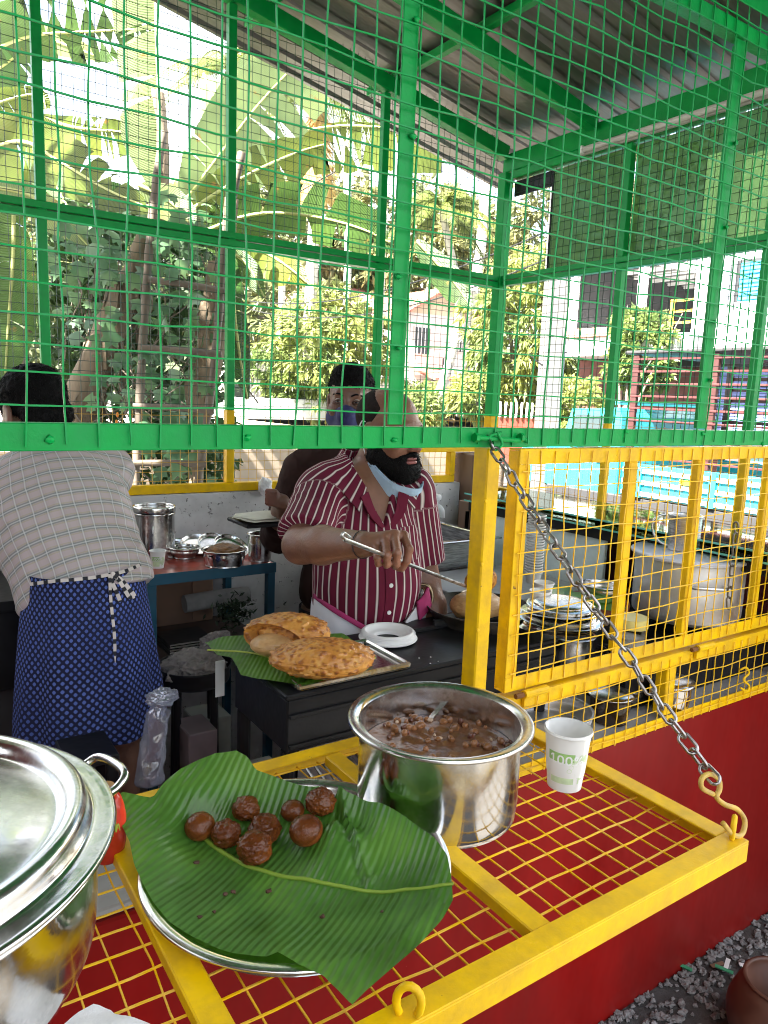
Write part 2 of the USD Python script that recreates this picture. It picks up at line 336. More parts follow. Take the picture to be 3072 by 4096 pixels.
# ---------------------------------------------------------------- rear low wall, end column, lower side wall, red counter front
speck = usdkit.material(stage, '/World/Looks/cement', {
    'g': ('geometry', {}), 'n': ('noise_texture', {'scale': 6., 'detail': 6., 'roughness': .65}),
    'r': ('rgb_ramp', {'ramp': [(.3, (.46, .45, .43)), (.55, (.60, .59, .57)), (.75, (.68, .67, .65))]}),
    'v': ('noise_texture', {'scale': 55., 'detail': 3., 'roughness': .7}), 'vr': ('rgb_ramp', {'ramp': [(.28, (.12, .11, .10)), (.38, (1, 1, 1))]}),
    'm': ('mix_color', {'blend_type': 'multiply', 'fac': 1.}), 'b': ('bump', {'distance': .004, 'strength': .8}), 'p': ('principled_bsdf', {'roughness': .8})},
    [('g.position', 'n.vector'), ('g.position', 'v.vector'), ('n.fac', 'r.fac'), ('v.fac', 'vr.fac'), ('r.color', 'm.a'), ('vr.color', 'm.b'), ('m.result', 'p.base_color'), ('vr.color', 'b.height'), ('b.normal', 'p.normal')], surface='p.BSDF')
b = MB(); b.box([-4.0, 2.68, GROUND-.1], [2.26, 2.8, -.388], .004)
obj('rear_low_wall', b, speck, smooth=False, label='rough grey cement parapet wall at the back of the stall under the yellow screen', cat='wall')
brown = mat('brown_paint', (.17, .10, .065), .5, var=.15, vscale=5)
b = MB(); b.box([2.262, 2.60, GROUND], [2.418, 2.74, -.25], .004)
obj('brown_column', b, brown, label='plain brown painted pillar beside the sink in the rear corner', cat='pillar')
maroon = mat('maroon_board', (.13, .022, .022), .4, var=.2, vscale=5)
b = MB(); b.box([2.49, .5, GROUND-.1], [2.53, 2.67, -.445], .003)
obj('side_low_wall', b, maroon, label='maroon boarded low wall under the side screen', cat='wall')
b = MB(); b.box([-1.55, -2.6, GROUND-.1], [-1.47, FY-.03, 1.75], .004)
obj('kiosk_wall', b, mat('kiosk_boards', (.06, .035, .022), .7, var=.3, vscale=5, stretch=(1, 1, .3)), label='dark boarded side wall of the neighbouring kiosk, left of the serving shelf', cat='wall')
b = MB(); b.box([-2.06, FY+.14, GROUND-.1], [-2.0, 2.66, 1.95], .003)
obj('end_wall', b, maroon, label='solid boarded end wall closing the left end of the stall', cat='wall')
cw = thing('counter_front', 'glossy red painted counter front wall below the fold-down hatch', 'counter', (1, FY, GROUND))
redwall = mat('red_wall', (.27, .005, .004), .3, ior=1.28, stretch=(1, 1, .4), chips=((.34, .10, .09), 22, .71), var=.2, vscale=4, bump=.0012, bscale=7, dark=(.18, .012, .010), dscale=2.6, damt=.85)
b = MB(); b.box([-4.0, FY+.005, GROUND-.1], [2.45, FY+.1, -.836], .004); obj('front_panel', b, redwall, cw)
slab = mat('counter_slab', (.36, .355, .35), .35, .1, var=.15, vscale=9, dark=(.2, .19, .18), dscale=7, damt=.3)
b = MB(); b.box([1.12, FY+.012, -.835], [2.44, 1.72, -.818], .003); obj('counter_top', b, slab, cw)
b = MB(); b.box([-1.6, FY+.012, -.835], [1.118, FY+.14, -.818], .003); obj('counter_top', b, slab, cw)

# ---------------------------------------------------------------- yellow hatch frames
def yframe(par, x0, x1, z0, z1, bars, y=FY, w=.032, pitch=(.0408, .0435), d=.034, openl=True):
    b = MB(); b.box([x0, y, z1-w], [x1, y+.004, z1], .001); b.box([x0, y+.0042, z1-.004], [x1, y+d, z1], .001); obj('top_rail', b, YELLOW, par)
    b = MB(); b.box([x0, y, z0], [x1, y+.004, z0+w], .001); b.box([x0, y+.0042, z0], [x1, y+d, z0+.004], .001); obj('bottom_rail', b, YELLOW, par)
    for x, s in ((x0, 1), (x1, -1)):
        b = MB(); lo, hi = sorted((x, x+s*w)); b.box([lo, y+.0003, z0+w+.0003], [hi, y+.0043, z1-w-.0003], .001)
        lo, hi = sorted((x, x+s*.004)); b.box([lo, y+.0045, z0+.0045], [hi, y+d, z1-.0045], .001); obj('stile', b, YELLOW, par)
    for x in bars: b = MB(); b.box([x-.014, y+.0004, z0+w+.0003], [x+.014, y+.02, z1-w-.0003], .002); obj('bar', b, YELLOW, par)
    n = int((x1-x0)/pitch[0])
    for k in range(1, n+1): x = x0-.002+k*(x1-x0)/n - .02; obj('wire', wire([x, y-.003, z0+.006], [x+rng.normal(0, .003), y-.003, z1-.004], .0015, 10, .0022), YELLOW_W, par)
    n = int((z1-z0)/pitch[1])
    for k in range(1, n): z = z0+k*(z1-z0)/n; obj('wire', wire([x0+.004, y-.0058, z+rng.normal(0, .002)], [x1-.004, y-.0058, z+rng.normal(0, .002)], .0015, 14, .0018), YELLOW_W, par)
h2 = thing('hatch', 'closed yellow wire hatch to the right of the open one, pots seen through it', 'hatch', (1.6, FY, -.62))
yframe(h2, 1.083, 2.43, -.622, -.096, (1.452, 1.72, 2.05))
ls = thing('mesh_strip', 'narrow yellow wire strip under the closed hatch above the red wall', 'mesh strip', (1.6, FY, -.83))
b = MB(); b.box([1.083, FY+.001, -.67], [2.43, FY+.005, -.636], .001); b.box([1.083, FY+.0052, -.64], [2.43, FY+.034, -.636], .001); obj('top_rail', b, YELLOW, ls)
b = MB(); b.box([1.083, FY+.001, -.834], [2.43, FY+.005, -.8055], .001); obj('bottom_rail', b, YELLOW, ls)
for x in (1.69, 2.3): b = MB(); b.box([x-.02, FY+.0055, -.805], [x+.02, FY+.04, -.671], .002); obj('bar', b, YELLOW, ls)
for k in range(33): x = 1.10+.0408*k; obj('wire', wire([x, FY-.0025, -.832], [x+rng.normal(0, .002), FY-.0025, -.645], .0014, 5, .0012), YELLOW_W, ls)
for k in range(5): z = -.815+.037*k; obj('wire', wire([1.085, FY-.0053, z], [2.43, FY-.0053, z], .0014, 14, .0015), YELLOW_W, ls)
for x in (1.165, 1.80): 
    b = MB(); b.tube([[x-.035, FY-.012, -.629], [x+.035, FY-.012, -.629]], .0095, 10); b.box([x-.03, FY-.010, -.66], [x+.0, FY-.001, -.634], .001); obj('hinge', b, YELLOW, ls)
    b = MB(); b.tube([[x-.037, FY-.012, -.629], [x-.06, FY-.012, -.629]], .006, 8); obj('hinge_pin', b, mat('rust', (.18, .075, .02), .7, .3, var=.4, vscale=60), ls)
pp = thing('frame_post', 'square yellow upright between the open and closed hatches', 'post', (1.02, 1.12, -.62))
b = MB(); b.box([1.0, FY+.006, -1.0], [1.036, FY+.05, PAINT-.02], .003); obj('upright', b, YELLOW, pp)
for z in (-.2, -.33, -.47): m = trimesh.creation.icosphere(1, .004); obj('weld_blob', (m.vertices*[1, .7, 1]+[1.0+.002, FY+.007, z], m.faces), YELLOW, pp, smooth=True)

# ---------------------------------------------------------------- the open hatch = serving tray
TZ = -.66
tr = thing('serving_tray', 'open yellow wire hatch folded out flat as a serving shelf', 'serving shelf', (.6, .85, TZ))
X0, X1, Y0, Y1 = -.35, 1.085, .548, 1.152
b = MB(); b.box([X0, Y0, TZ-.004], [X1, Y0+.034, TZ], .001); b.box([X0, Y0, TZ-.036], [X1, Y0+.004, TZ-.0042], .001); obj('front_rail', b, YELLOW, tr)
b = MB(); b.box([X1-.034, Y0+.0345, TZ-.0038], [X1, Y1-.0345, TZ+.0002], .001); b.box([X1-.004, Y0+.005, TZ-.036], [X1, Y1-.005, TZ-.0045], .001); obj('side_rail', b, YELLOW, tr)
b = MB(); b.box([X0, Y1-.034, TZ-.004], [X1, Y1, TZ], .001); b.box([X0, Y1-.004, TZ-.036], [X1, Y1, TZ-.0042], .001); obj('back_rail', b, YELLOW, tr)
for x in (.668, .262): b = MB(); b.box([x-.017, Y0+.0345, TZ-.0225], [x+.017, Y1-.0345, TZ-.0025], .002); obj('bar', b, YELLOW, tr)
for k in range(-8, 26):
    x = .40+.0413*k
    if X0 < x < X1-.02: obj('wire', wire([x, Y0+.008, TZ-.0265], [x+rng.normal(0, .002), Y1-.008, TZ-.0265], .0015, 8, .0012), YELLOW_W, tr)
for k in range(14):
    y = Y0+.032+.0425*k
    if y < Y1-.01: obj('wire', wire([X0, y+rng.normal(0, .001), TZ-.0236], [X1-.006, y+rng.normal(0, .001), TZ-.0236], .0016, 24, .0012), YELLOW_W, tr)
def eye(par, x, y, z, ax=(1, 0, 0), r=.016, t=.0042):
    ax = unit(ax); a = np.linspace(-.25*math.pi, 1.25*math.pi, 14)
    p = [R_([x, y, z])+ax*r*math.cos(q)*.8+R_([0, 0, 1.])*(r*math.sin(q)*1.15+r*.8) for q in a]
    b = MB(); b.tube(p, t, 8); return obj('eye_loop', b, YELLOW, par, smooth=True)
eye(tr, 1.068, .566, TZ+.004, (.9, .45, 0)); eye(tr, .438, .558, TZ+.004, (.75, -.65, 0), .017, .0048)

# ---------------------------------------------------------------- chains
def link_mesh(c, t, s, L=.034, W=.0175, r=.0028):
    t = unit(t); s = unit(s-t*(s@t)); a = np.linspace(0, 2*math.pi, 16, endpoint=False)
    st = (L-W)/2
    p = [c+t*(math.cos(q)*W/2+np.sign(math.cos(q))*st)+s*math.sin(q)*W/2 for q in a]
    return tube(R_(p), r, 6, closed=True)
def chain(name, label, a, b, sag, n=None, m=CHAIN, L=.034):
    a, b = R_(a, float), R_(b, float); D = np.linalg.norm(b-a)
    n = n or int(D/(L*.76)); t = thing(name, label, 'chain', tuple((a+b)/2))
    P = [a+(b-a)*k/(n-1)-R_([0, 0, sag*4*(k/(n-1))*(1-k/(n-1))]) for k in range(n)]
    for k in range(n):
        d = P[min(k+1, n-1)]-P[max(k-1, 0)]; s = np.cross(d, [0.3, 1, 0.2]) if k % 2 else np.cross(d, np.cross(d, [0.3, 1, .2]))
        obj('link', link_mesh(P[k], d+rng.normal(0, .004, 3), s+rng.normal(0, .15*np.linalg.norm(s), 3), L), m, t, smooth=True)
    return t
ch = chain('hatch_chain', 'long steel chain slanting from the green rail down to the shelf corner', onY(1060, 957, FY-.012), onY(1533, 1672, .60)*1.0, .012)
hk = thing('chain_hook', 'yellow painted wire hook joining the long chain to the shelf corner', 'hook', (1.075, .59, -.62))
h0 = onY(1535, 1672, .60)
def at_plane(pts): return [onY(px, py, yy) for px, py, yy in pts]
cur = curve(at_plane([(1541, 1716, .597), (1517, 1702, .598), (1516, 1682, .60), (1533, 1672, .60), (1552, 1683, .598), (1554, 1705, .595), (1548, 1722, .592), (1566, 1738, .586), (1592, 1748, .578), (1608, 1770, .57), (1606, 1795, .565), (1596, 1806, .562), (1580, 1800, .562), (1562, 1778, .566)]), 5)
b = MB(); b.tube(cur, .0042, 8); obj('hook_wire', b, mat('yellow_wire_worn', (.62, .40, .06), .45, var=.2, vscale=40, dark=(.3, .2, .08), dscale=30, damt=.5), hk, smooth=True)
chain('hatch_chain', 'loose steel chain hanging straight down inside the closed hatch', [1.135, FY+.06, -.12], [1.135, FY+.05, -.60], 0)
chain('hatch_chain', 'rusty chain hanging inside the closed hatch at the right edge of the picture', [1.995, FY+.05, -.33], [2.0, FY+.05, -.55], 0, m=mat('chain_rust', (.22, .19, .15), .45, .8, var=.4, vscale=50))
cur = curve(at_plane([(1593, 1445, 1.1), (1606, 1440, 1.09), (1612, 1452, 1.09), (1600, 1466, 1.09), (1612, 1478, 1.09), (1608, 1490, 1.09), (1594, 1484, 1.09)]), 5)
ck = thing('chain_hook', 'small yellow wire hook hanging against the strip below the closed hatch', 'hook', tuple(cur[0]))
b = MB(); b.tube(cur+[0, -.008, 0], .003, 6); obj('hook_wire', b, YELLOW, ck, smooth=True)
# tie wires and bolt on the green rail
tw = thing('latch_bolt', 'green painted bolt and wire tie on the rail where the chain starts', 'bolt', (1.02, FY-.01, -.075))
b = MB(); b.tube([[.955, FY-.010, -.072], [1.07, FY-.010, -.078]], .005, 8); obj('bolt_rod', b, GREEN, tw)
b = MB(); b.tube(curve([[1.0, FY-.016, -.06], [1.012, FY-.02, -.085], [.99, FY-.02, -.095], [.985, FY-.012, -.07], [1.01, FY-.018, -.062]], 4), .003, 6); obj('wire_tie', b, GREEN, tw, smooth=True)
for x in (.952, 1.072): b = MB(); b.tube([[x-.004, FY-.010, -.072], [x+.004, FY-.010, -.0725]], .0095, 6); obj('bolt_head', b, GREEN, tw)
# ================================================================ on the serving shelf
WT = TZ-.0215                                                     # top of the shelf's wires
# ---- big lidded pot
pc = (-.05, .905)
pot = thing('lidded_pot', 'large shiny steel pot with a stepped lid at the left edge of the shelf', 'cooking pot', (pc[0], pc[1], WT))
prof = smoothprof([(0, WT+.002), (.15, WT+.002), (.205, WT+.008), (.235, WT+.035), (.243, WT+.08), (.243, WT+.14), (.244, WT+.168)], 6)
obj('body', lathe(prof, (pc[0], pc[1], 0), 96), STEEL, pot, smooth=40)
z = WT+.168
obj('body_rim', lathe(smoothprof([(.244, z), (.256, z+.002), (.262, z+.006), (.256, z+.011), (.246, z+.010)], 4), (pc[0], pc[1], 0), 96), STEEL, pot, smooth=True)
z += .0125
lid = obj('lid', lathe(smoothprof([(.250, z-.001), (.264, z), (.2655, z+.003), (.262, z+.0055), (.252, z+.005), (.240, z+.0055), (.236, z+.012), (.233, z+.024), (.226, z+.030), (.216, z+.029), (.209, z+.023), (.204, z+.014), (.196, z+.012), (.165, z+.018), (.12, z+.024), (.06, z+.027), (0.0005, z+.028)], 5), (pc[0], pc[1], 0), 128), STEEL, pot, smooth=40)
b = MB(); b.lathe(smoothprof([(.014, z+.027), (.013, z+.04), (.03, z+.048), (.034, z+.054), (.024, z+.06), (.0005, z+.061)], 4), (pc[0], pc[1], 0), 32); obj('lid_knob', b, STEEL, lid, smooth=40)
_h = onZ(252, 1668, WT+.135)-R_([pc[0], pc[1], 0]); _h = math.degrees(math.atan2(_h[1], _h[0]))
for ang in (_h-4, _h+176):
    a = math.radians(ang); e = R_([math.cos(a), math.sin(a), 0]); f = R_([-e[1], e[0], 0]); c = R_([pc[0], pc[1], WT+.152])+e*.244
    P = curve([c+f*.045, c+f*.043+e*.04, c+f*.03+e*.062+R_([0, 0, .012]), c-f*.03+e*.062+R_([0, 0, .012]), c-f*.043+e*.04, c-f*.045], 5)
    b = MB(); b.tube(P, .006, 8); obj('handle', b, STEEL, pot, smooth=True)

# ---- steel plate
plc, plr = (.455, .846), .213
zpl = TZ-.004
plate = thing('steel_plate', 'round steel plate under the banana leaf on the shelf', 'plate', (*plc, zpl))
obj('dish', lathe(smoothprof([(.0005, zpl+.001), (.166, zpl+.001), (.185, zpl+.006), (.197, zpl+.020), (.207, zpl+.0235), (.2135, zpl+.0225), (.2145, zpl+.019), (.211, zpl+.017), (.201, zpl+.014), (.189, zpl+.001), (.176, zpl-.003), (.0005, zpl-.003)], 5), (*plc, 0), 128), STEEL, plate, smooth=40)

# ---- banana leaf on the plate
leafmat = lambda name, col, rough=.3: usdkit.material(stage, '/World/Looks/'+name, {
    'tc': ('texture_coordinate', {}), 'sx': ('separate_xyz', {}), 'g': ('geometry', {}),
    'n': ('noise_texture', {'scale': 9., 'detail': 4.}), 'n2': ('noise_texture', {'scale': 40., 'detail': 3.}),
    'w': ('math', {'math_type': 'multiply', 'value2': 620.}), 'sn': ('math', {'math_type': 'sine'}),
    'w2': ('math', {'math_type': 'multiply', 'value2': 190.}), 'ad': ('math', {'math_type': 'multiply_add', 'value2': 5.}), 'sn2': ('math', {'math_type': 'sine'}), 'ss': ('math', {'math_type': 'multiply_add', 'value2': .5}),
    'r': ('rgb_ramp', {'ramp': [(.3, tuple(R_(col)*.62)), (.5, col), (.72, tuple(R_(col)*R_([1.5, 1.3, 1.1])))]}),
    'vr': ('map_range', {'from_min': -1., 'from_max': 1., 'to_min': .92, 'to_max': 1.05}), 'mu': ('hsv', {}),
    'rr': ('map_range', {'from_min': .3, 'from_max': .7, 'to_min': rough-.09, 'to_max': rough+.14}),
    'b': ('bump', {'distance': .0007, 'strength': .8}), 'p': ('principled_bsdf', {'ior': 1.45}), 't': ('translucent_bsdf', {}), 'th': ('hsv', {'saturation': 1.1, 'value': 2.2}), 'm': ('mix_closure', {'fac': .22})},
    [('tc.UV', 'sx.vector'), ('g.position', 'n.vector'), ('g.position', 'n2.vector'), ('sx.x', 'w.value1'), ('w.value', 'sn.value1'),
     ('n2.fac', 'ad.value1'), ('sx.x', 'w2.value1'), ('w2.value', 'ad.value3'), ('ad.value', 'sn2.value1'), ('sn2.value', 'ss.value1'), ('sn.value', 'ss.value3'),
     ('n.fac', 'r.fac'), ('sn.value', 'vr.value'), ('vr.result', 'mu.value'), ('r.color', 'mu.color'), ('mu.color', 'p.base_color'), ('n.fac', 'rr.value'), ('rr.result', 'p.roughness'),
     ('ss.value', 'b.height'), ('b.normal', 'p.normal'), ('mu.color', 'th.color'), ('th.color', 't.color'), ('p.BSDF', 'm.closure1'), ('t.BSDF', 'm.closure2')], surface='m.closure')
LEAF = leafmat('banana_leaf_fresh', (.078, .20, .03), .24)
def leaf_sheet(outline, ctrl, res, vein_dir, extra=None, smooth_r=0.):
    """outline, ctrl: world points; the sheet is a height field over the plan through ctrl, cut to the outline"""
    O = R_(outline); pg = Polygon(O[:, :2])
    if not pg.is_valid: pg = pg.buffer(0)
    rbf = RBFInterpolator(R_(ctrl)[:, :2], R_(ctrl)[:, 2], kernel='thin_plate_spline', smoothing=smooth_r)
    n = int(pg.length/res); B = R_([pg.exterior.interpolate(i/n, normalized=True).coords[0] for i in range(n)])
    x0, y0, x1, y1 = pg.bounds; g = R_([[x+(j % 2)*res/2, y] for j, y in enumerate(np.arange(y0, y1, res*.87)) for x in np.arange(x0, x1, res)])
    inn = pg.buffer(-res*.8); g = R_([q for q in g if inn.contains(Point(q))])
    P = np.vstack([B, g]); T = Delaunay(P).simplices
    C = P[T].mean(1); T = T[[pg.contains(Point(c)) for c in C]]
    a, b_, c = P[T[:, 0]], P[T[:, 1]], P[T[:, 2]]; fl = ((b_-a)[:, 0]*(c-a)[:, 1]-(b_-a)[:, 1]*(c-a)[:, 0]) < 0; T[fl] = T[fl][:, ::-1]
    Z = rbf(P); V = np.c_[P, Z]
    if extra is not None: V = extra(V)
    d = R_(vein_dir)[:2]/np.linalg.norm(vein_dir[:2]); uv = np.c_[P@d, P@R_([-d[1], d[0]])]
    return (V, T), uv, rbf
zl = zpl+.026
A = lambda px, py, z: onZ(px, py, z)
outl = [A(237, 1745, -.612), A(262, 1712, -.60), A(330, 1722, -.612), A(350, 1695, -.60), A(390, 1660, -.590), A(430, 1640, -.583), A(465, 1626, -.577), A(510, 1622, -.575), A(535, 1636, -.581), A(552, 1662, -.593), A(600, 1683, -.60), A(690, 1700, -.605), A(730, 1717, -.605), A(765, 1716, -.602),
        A(820, 1733, -.603), A(880, 1766, -.608), A(940, 1810, -.615), A(966, 1846, -.62), A(975, 1890, -.625), A(979, 1940, -.632), A(955, 1985, -.636), A(905, 2038, -.637), A(850, 2090, -.637), A(790, 2142, -.637), A(760, 2173, -.637), A(732, 2140, -.637), A(700, 2108, -.637), A(645, 2083, -.636), A(600, 2056, -.636),
        A(578, 2066, -.638), A(553, 2066, -.639), A(500, 2060, -.640), A(467, 2049, -.640), A(417, 2026, -.640), A(367, 1992, -.640), A(333, 1952, -.639), A(307, 1906, -.636), A(290, 1866, -.632), A(280, 1818, -.626), A(262, 1780, -.62)]
ctrl = outl[::1] + [A(360, 1760, -.625), A(430, 1720, -.615), A(440, 1790, zpl+.009), A(520, 1720, -.625), A(600, 1740, -.63), A(640, 1850, zpl+.007), A(560, 1870, zpl+.007), A(450, 1880, zpl+.008), A(520, 1960, zpl+.008), A(680, 1990, zpl+.008), A(780, 1900, zpl+.010), A(850, 1960, zpl+.018), A(880, 1870, zpl+.022), A(800, 1800, -.628), A(720, 1780, -.633), A(740, 2060, zpl+.026), A(640, 2040, zpl+.022), A(400, 1900, zpl+.012), A(340, 1820, -.632)]
ctrl += [A(725, 1770, -.618), A(760, 1830, -.632), A(795, 1880, zpl+.012), A(700, 1760, -.634), A(760, 1790, -.637)]
mid = [A(440, 1795, 0), A(553, 1859, 0), A(670, 1889, 0), A(786, 1909, 0), A(978, 1933, 0)]
mid = [onZ(px, py, -.645)[:2] for px, py in ((430, 1780), (470, 1815), (553, 1859), (670, 1889), (786, 1909), (978, 1933))]
vd = R_([*(mid[-1]-mid[0]), 0])
def rip(V):
    d = unit(vd)[:2]; u = V[:, :2]@d
    V = V.copy(); V[:, 2] += .0005*np.sin(u*95+3*meshkit.noise(V*14)) + .010*(meshkit.fbm(V*[9, 9, 1], 3, 4)-.5)
    # a creased fold running from the back edge to the middle
    a, b_ = A(722, 1740, -.63)[:2], A(790, 1885, -.64)[:2]; t = np.clip(((V[:, :2]-a)@(b_-a))/((b_-a)@(b_-a)), 0, 1); q = a+t[:, None]*(b_-a); s = (V[:, 0]-q[:, 0])*(b_-a)[1]-(V[:, 1]-q[:, 1])*(b_-a)[0]; dd = np.linalg.norm(V[:, :2]-q, axis=1)*np.sign(-s)
    V[:, 2] += np.where(dd > 0, .016*np.exp(-(dd/.012)**2), -.006*np.exp(-(dd/.008)**2))*(1-t*.55)
    inside = np.hypot(V[:, 0]-plc[0], V[:, 1]-plc[1]); prof_z = np.interp(inside, [0, .176, .197, .207, .226], [zpl+.003, zpl+.0035, zpl+.022, zpl+.0265, zpl+.0262]); V[:, 2] = np.maximum(V[:, 2], np.where(inside < .226, prof_z, TZ+.003)+.001)
    return V
(V, T), uv, leaf_rbf = leaf_sheet(outl, ctrl, .0065, vd, rip, 1e-6)
leaf = obj('banana_leaf', (V, T), LEAF, smooth=True, uv=uv, label='fresh green banana leaf lining the round plate, brown fritters on it', cat='banana leaf')
from scipy.spatial import cKDTree
_kt = cKDTree(V[:, :2])
leafz = lambda xy: V[_kt.query(xy)[1], 2]
mp = curve([[*m, 0] for m in mid], 8); mp[:, 2] = leafz(mp[:, :2])+.0008
b = MB(); b.tube(mp, np.linspace(.0042, .0022, len(mp)), 6); obj('midrib', b, mat('leaf_rib', (.20, .30, .03), .4, var=.1), leaf, smooth=True)

# ---- fritters
FRIT = mat('fritter', (.075, .017, .004), .18, ior=1.38, var=.45, vscale=45, bump=.0022, bscale=90, dark=(.165, .05, .010), dscale=26, damt=.6)
fl = [((432, 1778), .0205, 'smooth round'), ((488, 1793), .0195, 'split knobbly'), ((531, 1755), .0185, 'rough topped'), ((572, 1783), .0215, 'middle dark'), ((632, 1765), .0165, 'small round'), ((661, 1803), .0225, 'big smooth glossy'), ((550, 1824), .0225, 'crusty nearest'), ((692, 1760), .0205, 'lumpy cracked')]
where = ['leftmost of the heap', 'second from the left, beside the leftmost ball', 'at the back left of the heap', 'in the middle of the heap', 'at the back behind the big smooth ball', 'at the front right of the heap', 'at the front of the heap', 'rightmost of the heap']
for i, (pp_, r, w) in enumerate(fl):
    c = onZ(*pp_, zpl+.012+r*.8); r *= 1.07; c[2] = leafz(c[:2])+r*.86
    m = trimesh.creation.icosphere(4, 1.); rough = {'smooth round': .06, 'big smooth glossy': .05, 'small round': .08}.get(w, .3)
    q = m.vertices; n1 = meshkit.fbm(q*2.2+i*7.3, 4, i)-.5; n2 = meshkit.fbm(q*6+i*3.1, 3, i+9)-.5
    v = q*(1+rough*1.1*n1[:, None]+rough*.55*n2[:, None])*[1.03, 1., .9]*r
    if rough > .2: v *= 1+.10*np.clip(meshkit.noise(q*9+i)-.62, 0, 1)[:, None]*2
    obj('fritter', (v+c, m.faces), FRIT, smooth=True, label=f'{w} brown fritter {where[i]} on the banana leaf', cat='fritter', group='brown fritters on the leaf')
CR = mat('crumb', (.07, .025, .012), .6, var=.4, vscale=60)
CRL = ['left of the fritters', 'left of a close pair', 'right of a close pair', 'below the close pair', 'on the midrib side, in the middle of the blade', 'towards the right edge', 'nearest the lower left edge', 'in the lower middle']
for i, (px, py) in enumerate(((425, 1865), (487, 1937), (503, 1932), (463, 1985), (580, 1926), (824, 1985), (432, 2003), (697, 1981))):
    c = onZ(px, py, zpl+.006); c[2] = leafz(c[:2])+.0015
    m = trimesh.creation.icosphere(1, 1.); v = m.vertices*(1+rng.normal(0, .25, (42, 1)))*[.0032, .0026, .002]*rng.uniform(.6, 1.3)
    obj('crumb', (v+c, m.faces), CR, smooth=True, label='tiny dark crumb on the leaf, '+CRL[i], cat='crumb', group='crumbs on the leaf')

# ---- curry pot
cc, cr, cz = (.738, .893), .150, -.519
cp = thing('curry_pot', 'shiny open steel pot of dark curry with a wide rolled rim', 'cooking pot', (*cc, WT))
H = cz-WT
prof = smoothprof([(.0005, WT+.002), (.10, WT+.002), (.122, WT+.006), (.131, WT+.022), (.133, WT+.06), (.132, WT+H-.02), (.1325, WT+H-.008), (.140, WT+H-.0015), (.149, WT+H), (.1515, WT+H-.003), (.1525, WT+H-.0005), (.150, WT+H+.0035), (.141, WT+H+.002), (.1325, WT+H-.004), (.1305, WT+H-.012), (.1305, WT+.05), (.129, WT+.024), (.118, WT+.0075), (.0005, WT+.0045)], 5)
obj('body', lathe(prof, (*cc, 0), 128), STEEL, cp, smooth=40)
CURRY = mat('curry_gravy', (.125, .055, .03), .25, var=.5, vscale=25, bump=.003, bscale=45, dark=(.20, .085, .03), dscale=14, damt=.6)
th = np.linspace(0, 2*math.pi, 97)[:-1]; rr = np.linspace(0, .1295, 34)
zc = -.572
pts = [[cc[0], cc[1], zc]]; fs = []
for i, r in enumerate(rr[1:]):
    for q in th: pts.append([cc[0]+r*math.cos(q), cc[1]+r*math.sin(q), zc])
Vc = R_(pts); n1 = meshkit.fbm(Vc*[38, 38, 0]+3, 4, 2); lump = np.clip((Vc[:, 0]-cc[0])*3+(Vc[:, 1]-cc[1])*4+.35, 0, 1)
Vc[:, 2] += (.010*(n1-.5)+.030*lump*np.clip(meshkit.fbm(Vc*[22, 22, 0], 3, 5)-.3, 0, 1))*np.clip((.1295-np.hypot(Vc[:, 0]-cc[0], Vc[:, 1]-cc[1]))/.02, .15, 1)
for j in range(96): fs.append([0, 1+j, 1+(j+1) % 96])
for i in range(32):
    for j in range(96): a, b_ = 1+i*96+j, 1+i*96+(j+1) % 96; fs += [[a, a+96, b_+96], [a, b_+96, b_]]
cu = obj('curry', (Vc, R_(fs)), CURRY, smooth=True, label='dark brown chickpea curry filling the open steel pot', cat='curry')
kt = cKDTree(Vc[:, :2])
chunk_m = [mat('curry_chunk', (.24, .10, .035), .28, var=.4, vscale=40, bump=.001, bscale=80), mat('curry_onion', (.5, .36, .24), .35, var=.3, vscale=60), mat('curry_dark', (.12, .04, .02), .2, var=.4, vscale=40)]
for i in range(120):
    r, q = .125*math.sqrt(rng.uniform()), rng.uniform(0, 2*math.pi); xy = R_([cc[0]+r*math.cos(q), cc[1]+r*math.sin(q)])
    side = unit([.75, .65, 0])[:2]@(xy-cc); near = (xy-cc)@R_([-.25, -.95]) > .06
    if side < .015 and not near and rng.uniform() < .8: continue
    k = 1 if near and rng.uniform() < .7 else rng.choice([0, 0, 2, 1], p=[.4, .25, .2, .15]); s = rng.uniform(.004, .0085)*(.55 if k == 1 else 1)
    m = trimesh.creation.icosphere(2, 1.); v = m.vertices*(1+.35*(meshkit.noise(m.vertices*2.5+i*5)-.5)[:, None])*s*rng.uniform(.7, 1.25, 3)
    obj('chickpea' if k != 1 else 'onion_bit', (v+[*xy, Vc[kt.query(xy)[1], 2]+s*.35], m.faces), chunk_m[k], cu, smooth=True)
sp = thing('serving_spoon', 'steel spoon handle sticking out of the curry', 'spoon', (cc[0], cc[1], -.56))
P = curve([onZ(930, 1552, -.566), onZ(944, 1536, -.556), onZ(962, 1515, -.545), onZ(982, 1505, -.54), onZ(990, 1508, -.541)], 6)
b = MB()
for a, c in zip(P[:-1], P[1:]): b.bar(a, c+(c-a)*.05, .010, .0022)
obj('handle', b, STEEL, sp)
m = trimesh.creation.icosphere(3, 1.); obj('bowl', (m.vertices*[.02, .028, .006]+P[0]+[-.012, -.02, -.008], m.faces), STEEL, sp, smooth=True)

